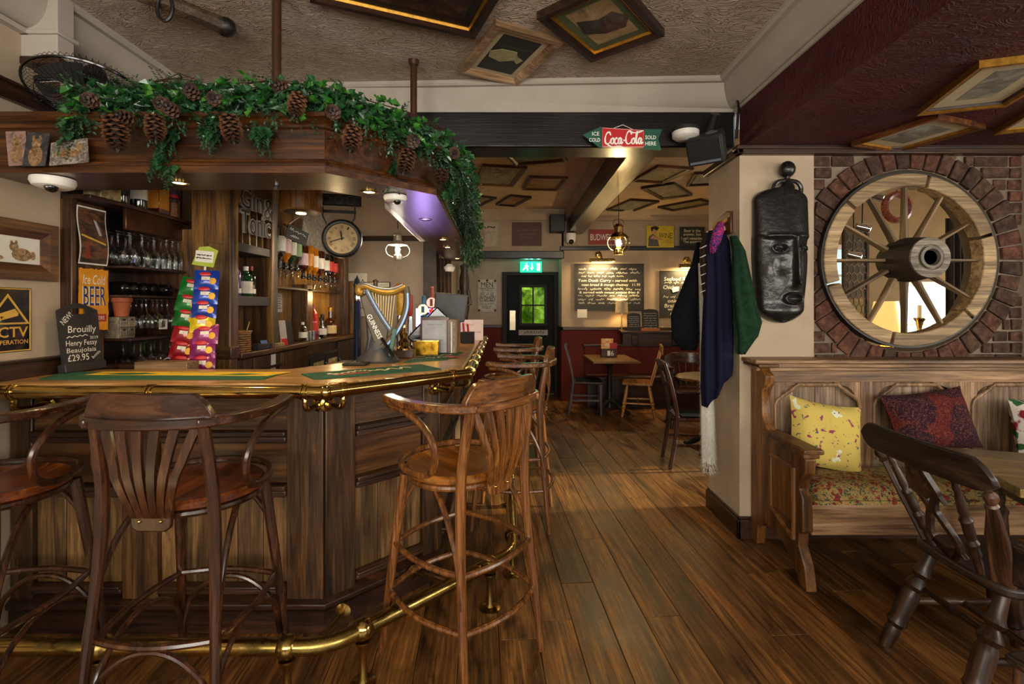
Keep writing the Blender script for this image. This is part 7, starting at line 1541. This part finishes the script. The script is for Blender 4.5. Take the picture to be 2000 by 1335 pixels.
# red ceiling
ZR = 2.45
ceil_frame([(1656, 276), (1837, 222), (1924, 240), (1755, 290)], ZR, .03, FRAMEB, A4, 'brown framed picture on the red ceiling nearest the wheel', matw=.07, mat=M1, fillet=GILT)
ceil_frame([(1795, 212), (1912, 118), (2120, 92), (1975, 199)], ZR, .03, GILT, A4, 'gilt framed grey landscape on the red ceiling', matw=.08, mat=M1, fillet=FRAMED)
ceil_frame([(1957, 248), (2040, 190), (2200, 175), (2110, 240)], ZR, .03, GILT, A3, 'gilt framed picture cut by the right edge on the red ceiling', matw=.06, mat=M1)
# back room ceiling
for px, m_, a_, lab in [([(964, 281), (1087, 278), (1108, 308), (1013, 321)], FRAMEB, A1, 'large brown framed landscape on the back ceiling nearest the black beam'), ([(939, 319), (1036, 324), (997, 360), (928, 357)], FRAMEB, A1, 'framed print beside the garland on the back ceiling'), ([(1036, 343), (1114, 344), (1086, 368), (1018, 367)], FRAMEB, A5, 'wide brown framed print left of the long beam'),
                     ([(934, 380), (971, 384), (939, 399)], FRAMED, A5, 'small framed picture half hidden by the end of the garland'), ([(1000, 380), (1042, 382), (1004, 400), (964, 397)], FRAMED, A5, 'small black framed picture nearest the lobby'), ([(1282, 319), (1354, 327), (1295, 354), (1238, 351)], FRAMEB, A1, 'brown framed print right of the long beam near the speaker'),
                     ([(1255, 364), (1319, 354), (1350, 378), (1290, 387)], FRAMED, A4, 'square framed crowd print right of the long beam'), ([(1351, 335), (1405, 334), (1405, 358), (1347, 358)], FRAMED, A4, 'grey framed print beside the column on the back ceiling'), ([(1182, 408), (1233, 387), (1290, 391), (1235, 410)], FRAMED, A4, 'framed pale print behind the hanging lantern'), ([(1281, 402), (1371, 387), (1394, 394), (1316, 409)], FRAMED, A1, 'long framed print at the right of the back ceiling')]:
    ceil_frame(px, ZB, .045, m_, a_, lab, d=.03, matw=.0)
# wooden harness piece at the top left: strap and iron ring
hn = thing('horse_collar', 'old wooden yoke with an iron ring fixed to the ceiling', 'yoke', T(onZ(372, 20, ZC-.03)))
I = hn.matrix_world.inverted(); a, b = onZ(270, -20, ZC-.03), onZ(440, 52, ZC-.03)
ob('yoke', MB().tube([I @ a, I @ a.lerp(b, .35), I @ a.lerp(b, .7), I @ b], [.05, .04, .038, .045], 8), wood('yoke_elm', '#2a1c12', '#54402c', '#7a6044', 'x', .7, 1.5, .6), hn); ob('yoke_end', MB().ball(I @ b, .05, 10, 8), BLACK, hn)
rc = onZ(322, 15, ZC-.09); ob('iron_ring', MB().tube([I @ (rc+Vector((.035*cos(2*pi*k/24), 0, .06*sin(2*pi*k/24)))) for k in range(24)], .008, 6, True), BLACK, hn)
# ================================================================ BACK ROOM
# chalk menus
def menu(px0, px1, label, lines, Y=7.495, tilt=0):
    a, b = P(px0[0], px0[1], Y), P(px1[0], px1[1], Y); w, h = b.x-a.x, a.z-b.z
    th = thing('menu_board', label, 'chalkboard', FB(((a.x+b.x)/2, Y, (a.z+b.z)/2))); sl0 = ob('slate', MB().box(-w/2, w/2, -h/2, h/2, 0, .018), SLATE, th)
    for q in mitre(None, w+.02, h+.02, .012, .022): ob('frame_side', q, DOAKX, th, ang=0)
    for s_, fx, fy, fw, hh in lines:
        if not s_: scrawl(sl0, fx*w/2, fy*h/2, fw*w, hh*h*.75, CHALK, z=.0185, words=6); continue
        text(sl0, s_, fx*w/2, fy*h/2, fw*w, hh*h, CHALK, z=.0185, shear=.12)
    return th
menu((1123, 516), (1256, 606), 'large chalk menu board left of the small boards', [('', -.05, .8, .85, .07), ('', 0, .63, .9, .07), ('', -.2, .48, .62, .06), ('Tom Duck Curry - served with', -.05, .28, .86, .075), ('naan bread & mango chutney   11.95', .05, .10, .86, .07), ('', 0, -.07, .92, .07), ('& served with sweet potato fries &', .0, -.23, .88, .065), ('', -.02, -.36, .9, .06), ('', 0, -.52, .92, .07), ('', 0, -.68, .9, .06)])
menu((1289, 530), (1385, 620), 'chalk menu board half hidden by the hanging coats', [('', .35, .9, .3, .07), ('Seafood Risotto -', -.1, .68, .75, .08), ('', .05, .52, .88, .07), ('Chicken - served with', .02, .32, .9, .08), ('gravy', .1, .14, .3, .07), ('', .0, -.1, .88, .08), ('onions & the', -.1, -.27, .6, .075), ('Braised Lamb Sh', -.05, -.48, .78, .08), ('with creamy mash', .05, -.65, .75, .075), ('plus gravy', -.1, -.82, .5, .07)])
tag(ob('paper_note', MB().box(-.075, .075, -.065, .065, 0, .002), PAPER, M=FB(P(1137, 612, 7.47))), 'cream paper note under the large menu board', 'note'); tag(ob('paper_note', MB().box(-.05, .05, -.035, .035, 0, .002), PAPER, M=FB(P(1319, 565, 7.466)) @ RZ(.3)), 'small tilted white note on the second menu board', 'note')
for px, lab in (((1176, 508), 'brass picture light above the large menu board'), ((1351, 519), 'brass picture light above the second menu board')):
    p = P(px[0], px[1], 7.33); th = thing('picture_light', lab, 'lamp', T(p)); ob('tube', MB().lathe([(.028, -.19), (.028, .19)], 12, RY(pi/2)), BRASSW, th); ob('arm', MB().tube(smoothpath([(0, 0, .02), (-.01, .05, .1), (-.03, .1, .14), (-.04, .165, .09)], 4), .01, 6), BRASS, th); ob('wall_rose', MB().ball((-.03, .15, .1), (.05, .02, .05), 12, 8), BRASS, th); ob('bulb_strip', MB().box(-.16, .16, -.012, .012, -.034, -.026), LAMPG, th)
    l = area('lamp_glow', (p.x, p.y, p.z-.045), (p.x, p.y+.12, p.z-.5), .32, .03, 10, (1, .70, .32))
# shelf with lamp, small boards, gourds
shf = thing('wall_shelf', 'dark wooden mantel shelf below the menu boards', 'shelf', T(2.35, 7.35, 1.06)); ob('top', MB().box(-.72, .85, -.12, .13, .0, .035), DOAKX, shf, bev=.006); ob('apron', MB().box(-.68, .82, -.06, .1, -.2, 0), DOAKX, shf, bev=.006)
for x in (-.5, .1, .6): ob('bracket', MB().box(x-.05, x+.05, -.09, -.06, -.18, -.02), ELM, shf, bev=.01)
ZS = 1.096
tl2 = thing('table_lamp', 'lit table lamp with a drum shade on the mantel shelf', 'lamp', T(P(1214, 0, 7.36).x, 7.36, ZS)); ob('base', MB().lathe([(.06, 0), (.06, .012), (.012, .02), (.01, .32)], 16), BRASS, tl2); ob('shade', MB().lathe([(.095, .27), (.09, .44)], 24, cap=False), plain('shade_linen', '#b3a488', .9), tl2); ob('bulb', MB().ball((0, 0, .35), .03, 10, 8), glow('bulb', '#ffc870', 25), tl2); point((P(1214, 0, 7.36).x, 7.36, ZS+.40), 11, (1, .68, .28), .03)
for px0, w, h, lab, ln in ((1238, .2, .27, 'small black chalkboard beside the shelf lamp', range(6)), (1270, .25, .33, 'rounded chalkboard with an orange foot on the mantel shelf', range(7))):
    th = thing('table_chalkboard', lab, 'chalkboard', F((P(px0, 0, 7.3).x, 7.30, ZS), (1, 0, 0), (0, -1, .08))); ob('board', MB().prism([(-w/2, .0), (w/2, 0), (w/2, h*.88)]+[(w/2*cos(pi*k/8), h*.88+h*.12*sin(pi*k/8)) for k in range(1, 8)]+[(-w/2, h*.88)], 0, .012), SLATED, th)
    if w > .22: ob('foot', MB().box(-w/2-.01, w/2+.01, 0, .04, -.02, .03), plain('orange_foot', '#b5651c', .5), th)
    for k, s_ in enumerate(ln): scrawl(th, 0, h*(.8-.11*k), w*.78, .018, CHALK, z=.0125, words=3)
for k, px0 in enumerate((1319, 1333, 1342)):
    th = thing('gourd', ['small cream gourd at the left of the group on the shelf', 'small cream gourd in the middle of the group on the shelf', 'small cream gourd stacked at the right by the coats'][k], 'gourd', T(P(px0, 0, 7.3).x, 7.3+.05*(k == 1)-.03*(k == 2), ZS+(.09 if k == 2 else 0)))
    ob('fruit', MB().lathe([(.0001, .004), (.035, 0), (.058, .025), (.058, .05), (.03, .085), (.015, .1), (.0001, .105)], 14), plain('gourd_skin', '#c9a566', .5, nz=.15), th); ob('stalk', MB().tube([(0, 0, .1), (.006, 0, .135)], .007, 6), FRAMEL, th)
# signs along the plate rail / bulkhead
def sign(px0, px1, Y, m, label, lines, frame=None, cat='sign'):
    a, b = P(px0[0], px0[1], Y), P(px1[0], px1[1], Y); w, h = b.x-a.x, a.z-b.z
    th = thing('wall_sign', label, cat, FB(((a.x+b.x)/2, Y, (a.z+b.z)/2))); bd0 = ob('board', MB().box(-w/2, w/2, -h/2, h/2, 0, .012), m, th, bev=.002)
    for s_, fx, fy, fw, fh, mm in lines:
        if not s_: scrawl(bd0, fx*w/2, fy*h/2, fw*w, fh*h, mm, z=.0125, words=2); continue
        text(bd0, s_, fx*w/2, fy*h/2, fw*w, fh*h, mm, z=.0125)
    return th, w, h
BURG = plain('burgundy_board', '#5a3434', .6); PALEB = plain('faded_pink', '#8a6a62', .6)
sign((1000, 434), (1058, 480), 7.498, BURG, 'dark burgundy sign on the bulkhead above the lobby', [('', 0, .35, .75, .14, PALEB), ('', 0, 0, .5, .1, PALEB), ('', 0, -.3, .45, .1, PALEB)])
sign((946, 434), (973, 482), 7.498, plain('cream_board', '#b3a48c', .7), 'tall cream sign at the left of the bulkhead', [('~', 0, .6, .6, .08, BLACKM), ('', 0, .2, .6, .06, DKGREY)])
sign((1150, 448), (1210, 477), 7.43, plain('red_sign', '#8a1f18', .5), 'red sign with white block letters on the plate rail', [('BUDWEISER', 0, -.05, .9, .42, WHITE)])
th, w, h = sign((1263, 441), (1316, 483), 7.43, plain('yellow_sign', '#c9b024', .5), 'yellow WINE sign with a picture of a woman', [('WINE!', .4, .1, .5, .26, BLACKM), ('', .45, -.3, .4, .07, LBK), ('', .45, -.5, .4, .07, LBK)])
ob('hair_image', MB().prism([(-.14, .08), (-.05, .09), (-.02, .14), (-.08, .165), (-.15, .14)], .012, .0135), BLACKM, th); ob('face_image', MB().prism([(-.13, .04), (-.07, .03), (-.05, .09), (-.11, .12)], .012, .0145), plain('skin_print', '#b98a5c', .6), th); ob('dress_image', MB().prism([(-.19, -.15), (-.02, -.15), (-.05, .0), (-.12, .04), (-.18, 0)], .012, .013), DKGREY, th); ob('arm_image', MB().prism([(-.16, -.03), (.02, -.06), (.03, -.03), (-.12, .02)], .013, .0145), MT['skin_print'], th)
sign((1327, 443), (1376, 480), 7.43, plain('green_black_sign', '#20261a', .5), 'dark green beer slogan sign at the right of the plate rail', [('Beer is the', 0, .6, .65, .17, CREAMP), ('answer, but', 0, .2, .7, .17, CREAMP), ("I can't remember", 0, -.2, .86, .17, CREAMP), ('The question', 0, -.6, .72, .17, CREAMP)])
th, w, h = sign((933, 545), (970, 609), 8.09, plain('enamel_cream', '#b9ae9c', .5, nz=.2, sc=20), 'white enamel sign about men and women beside the garden door', [('MEN', 0, .66, .62, .15, BLACKM), ('TO THE LEFT', 0, .33, .7, .07, DKGREY), ('BECAUSE', 0, .1, .7, .09, DKGREY), ('WOMEN', 0, -.17, .86, .15, BLACKM), ('ARE ALWAYS', 0, -.5, .75, .07, DKGREY), ('RIGHT!', 0, -.72, .5, .09, DKGREY)])
for y in (.45, -.34): ob('rule', MB().box(-w*.4, w*.4, y*h/2-.004, y*h/2+.004, .012, .0126), BLACKM, th)
for x, y in ((-.85, .9), (.85, .9), (.85, -.9), (-.85, -.9), (0, .92)): ob('rust_spot', MB().lathe([(.022, .0122), (.0001, .0128)], 8, T(x*w/2, y*h/2, 0)), RUST, th)
EXG = glow('exit_green', '#10a884', 1.3)
ex = thing('exit_sign', 'lit green exit sign with a running figure above the door', 'exit sign', FB(P(1037, 521, 7.95))); ob('box', MB().box(-.18, .18, -.09, .09, -.03, 0), EXG, ex, bev=.004); XW = glow('exit_white', '#e8fff4', 2.2)
ob('running_figure', MB().lathe([(.014, .001), (.0001, .0015)], 10, T(-.075, .055, 0)).prism([(-.11, .02), (-.06, .035), (-.05, .0), (-.09, -.02), (-.13, -.06), (-.14, -.045), (-.1, 0)], .0, .0015).prism([(-.075, .0), (-.045, -.03), (-.055, -.065), (-.07, -.06), (-.065, -.035), (-.095, -.01)], .0, .0015).prism([(-.06, .03), (-.03, .01), (-.035, 0), (-.065, .018)], 0, .0015), XW, ex); ob('arrow', MB().prism([(.005, .06), (.025, .06), (.025, -.01), (.045, -.01), (.015, -.055), (-.015, -.01), (.005, -.01)], 0, .0015), XW, ex); ob('door_symbol', MB().box(.1, .15, -.06, .06, 0, .0015), XW, ex); ob('hanger', MB().tube([(0, .09, -.015), (0, .42, -.015)], .008, 6), BLACK, ex)
point((ex.location.x, 7.85, 2.22), .8, (.1, 1, .75), .05)
# small speaker and camera at the beam end
s3 = thing('small_speaker', 'small black speaker at the far end of the long beam', 'speaker', T(P(1088, 437, 7.3))); ob('cabinet', MB().box(-.11, .11, -.09, .09, -.13, .13), BLACKM, s3, bev=.01); ob('grille', MB().box(-.1, .1, -.098, -.09, -.12, .12), BLACK, s3); ob('bracket', MB().box(-.02, .02, .09, .197, -.02, .02), BLACK, s3)
c3 = thing('bullet_camera', 'white security camera below the far end of the long beam', 'camera', T(P(1115, 466, 7.3))); ob('housing', MB().lathe([(.075, .08), (.08, .02), (.07, -.05), (.0001, -.08)], 18), WHITE, c3); ob('lens_ball', MB().ball((0, -.05, -.05), .04, 12, 8), BLACKG, c3); ob('arm', MB().box(-.04, .04, .0, .197, .02, .08), WHITE, c3)
# pendant brass lantern below the long beam
lantern(tuple(P(1208, 497, 4.85)), 1.02, 'brass lantern with a lit bulb hanging from the long beam', glow('amber_bulb', '#ffd080', 40), BRASS, 2.575-P(1208, 497, 4.85).z, 46, (1, .70, .32))
# tables and chairs
def sidechair(name, label, M, m, mx, spl=True):
    """plain cafe chair, sitter faces +y"""
    c = thing(name, label, 'chair', M); SZ = .46
    ob('seat', MB().prism([(-.2, -.19), (.2, -.19), (.215, .2), (-.215, .2)], SZ-.03, SZ), mx, c, bev=.01); ob('seat_pad', MB().box(-.17, .17, -.15, .17, SZ, SZ+.012), BLKC, c, bev=.006)
    for s in (-1, 1):
        ob('back_leg', MB().tube(smoothpath([(s*.185, -.25, 0), (s*.183, -.2, .3), (s*.182, -.19, .5), (s*.18, -.24, .75), (s*.178, -.30, .95)], 4), 1, sec=[(-.018, -.015), (.018, -.015), (.018, .015), (-.018, .015)], up=(0, 1, .2)), m, c, bev=.004)
        ob('front_leg', MB().add([(s*.185-.016, .165, 0), (s*.185+.016, .165, 0), (s*.185+.016, .197, 0), (s*.185-.016, .197, 0), (s*.185-.02, .155, SZ-.03), (s*.185+.02, .155, SZ-.03), (s*.185+.02, .2, SZ-.03), (s*.185-.02, .2, SZ-.03)], [(3, 2, 1, 0), (4, 5, 6, 7), (0, 1, 5, 4), (1, 2, 6, 5), (2, 3, 7, 6), (3, 0, 4, 7)]), m, c, bev=.004)
        ob('side_stretcher', MB().box(s*.183-.008, s*.183+.008, -.2, .17, .2, .225), m, c)
    ob('front_rail', MB().box(-.18, .18, .175, .195, SZ-.08, SZ-.03), mx, c); ob('stretcher', MB().box(-.18, .18, .17, .185, .24, .265), mx, c)
    for z, y in ((.86, -.275), (.70, -.23)): ob('back_rail', MB().box(-.18, .18, y-.01, y+.01, z, z+.09 if z > .8 else z+.05), mx, c, bev=.004)
    for x in (-.09, -.03, .03, .09): ob('back_slat', MB().add([(x-.012, -.225, .74), (x+.012, -.225, .74), (x+.012, -.265, .87), (x-.012, -.265, .87), (x-.012, -.215, .74), (x+.012, -.215, .74), (x+.012, -.255, .87), (x-.012, -.255, .87)], [(0, 1, 2, 3), (7, 6, 5, 4), (0, 3, 7, 4), (1, 5, 6, 2)]), m, c)
    return c
sidechair('dining_chair', 'dark wooden chair on the left of the table numbered 16', T(1.02, 6.62, 0) @ RZ(-pi/2-.1), DOAKZ, DOAKX)
sidechair('dining_chair', 'dark wooden chair standing beside the column and coats', T(1.69, 4.5, 0) @ RZ(-pi/2-.12), wood('mahogany', '#1e0a06', '#42190f', '#66301c', 'z', .25, .8, .1, .4), wood('mahogany_x', '#1e0a06', '#42190f', '#66301c', 'x', .25, .8, .1, .4))
wc = thing('kitchen_chair', 'light beech kitchen chair at the table numbered 16', 'chair', T(1.70, 6.55, 0) @ RZ(pi/2-.25)); ob('seat', MB().prism([(-.2, -.19), (.2, -.19), (.215, .1), (.17, .2), (-.17, .2), (-.215, .1)], .42, .455), wood('beech_x', '#8a5a22', '#bd8640', '#d8a65e', 'x', .35, .8, .1, .3), wc, bev=.01)
for sx in (-1, 1):
    turned((sx*.2, -.22, 0), (sx*.15, -.14, .425), .022, LIGHTW, wc); turned((sx*.2, .2, 0), (sx*.15, .13, .425), .022, LIGHTW, wc); turned((sx*.18, -.18, .18), (sx*.18, .17, .18), .012, LIGHTW, wc, 'stretcher', (.5,))
    ob('back_post', MB().add([(sx*.16-.03, -.19, .45), (sx*.16+.03, -.19, .45), (sx*.16+.03, -.17, .45), (sx*.16-.03, -.17, .45), (sx*.19-.025, -.305, .86), (sx*.19+.025, -.305, .86), (sx*.19+.025, -.285, .86), (sx*.19-.025, -.285, .86)], [(3, 2, 1, 0), (4, 5, 6, 7), (0, 1, 5, 4), (1, 2, 6, 5), (2, 3, 7, 6), (3, 0, 4, 7)]), LIGHTW, wc, bev=.004)
for x in (-.07, 0, .07): ob('back_slat', MB().add([(x-.02, -.19, .45), (x+.02, -.19, .45), (x+.02, -.18, .45), (x-.02, -.18, .45), (x*1.1-.02, -.3, .84), (x*1.1+.02, -.3, .84), (x*1.1+.02, -.29, .84), (x*1.1-.02, -.29, .84)], [(3, 2, 1, 0), (4, 5, 6, 7), (0, 1, 5, 4), (1, 2, 6, 5), (2, 3, 7, 6), (3, 0, 4, 7)]), LIGHTW, wc)
ob('crest_rail', MB().box(-.225, .225, -.325, -.295, .83, .95), LIGHTW, wc, bev=.012); turned((-.18, 0, .18), (.18, 0, .18), .011, LIGHTW, wc, 'stretcher', (.5,))
def pedtable(name, label, M, top, m):
    t = thing(name, label, 'table', M); ob('top', top, m, t, bev=.006)
    ob('column', MB().lathe([(.04, .06), (.03, .1), (.035, .35), (.028, .6), (.06, .68), (.1, .715)], 14), BLACK, t)
    for k in range(4): a = pi/4+k*pi/2; ob('foot', MB().tube(smoothpath([(0, 0, .16), (.12*cos(a), .12*sin(a), .12), (.26*cos(a), .26*sin(a), .03), (.32*cos(a), .32*sin(a), .025)], 4), [.03]*8+[.024]*5, 8), BLACK, t)
    return t
pedtable('pub_table', 'oak pub table numbered 16 in the back room', T(1.36, 6.75, 0), MB().box(-.31, .31, -.5, .42, .72, .75), wood('pub_top', '#4a3216', '#7d5a2c', '#a07a44', 'x', .35))
pedtable('round_table', 'round polished table behind the coats', T(2.06, 4.92, 0), MB().lathe([(.0001, .72), (.37, .72), (.38, .735), (.37, .75), (.0001, .75)], 36), wood('round_top', '#4a2a10', '#8a5a26', '#b98a48', 'x', .15, .6, .1, .6))
tn = thing('menu_block', 'dark menu block with the table number 16 and a bright card', 'menu holder', FB((1.36, 6.82, .75)) ); blk = ob('block', MB().box(-.11, .11, 0, .12, -.05, .05), DOAKX, tn, bev=.004); [text(blk, c_, x_, .06, .04, .07, WHITE, z=.051, name='numeral') for c_, x_ in (('1', -.005), ('6', .045))]; ob('card', MB().box(-.1, .07, .08, .26, -.02, -.014), art('menu_card', ['#c9521c', '#e0a860', '#efe2c4'], 16, 1), tn); ob('leaflet', MB().box(.02, .12, .1, .2, .0, .006), REDW, tn)
captain('dark spindle back captain\'s chair behind the round table', T(2.18, 5.95, 0) @ RZ(pi-.2), False, wood('mahog_chair', '#1e0a06', '#42190f', '#66301c', 'x', .25), wood('mahog_chair_z', '#1e0a06', '#42190f', '#66301c', 'z', .25))
captain('dark captain\'s chair partly hidden by the coats beside the round table', T(2.78, 5.1, 0) @ RZ(pi/2+.3), False, MT['mahog_chair'], MT['mahog_chair_z'])
bn = thing('wall_bench', 'dark red panelled bench along the back wall', 'bench', T(2.0, 7.2, 0)); ob('seat', MB().box(-.9, 1.1, -.22, .12, .4, .45), DOAKX, bn, bev=.01); ob('front', MB().box(-.9, 1.1, -.16, -.12, 0, .4), DOAKX, bn); ob('back', MB().box(-.9, 1.1, .12, .17, .4, .86), DADO, bn, bev=.006); ob('cap_rail', MB().box(-.92, 1.12, .1, .19, .86, .89), DOAKX, bn, bev=.006)
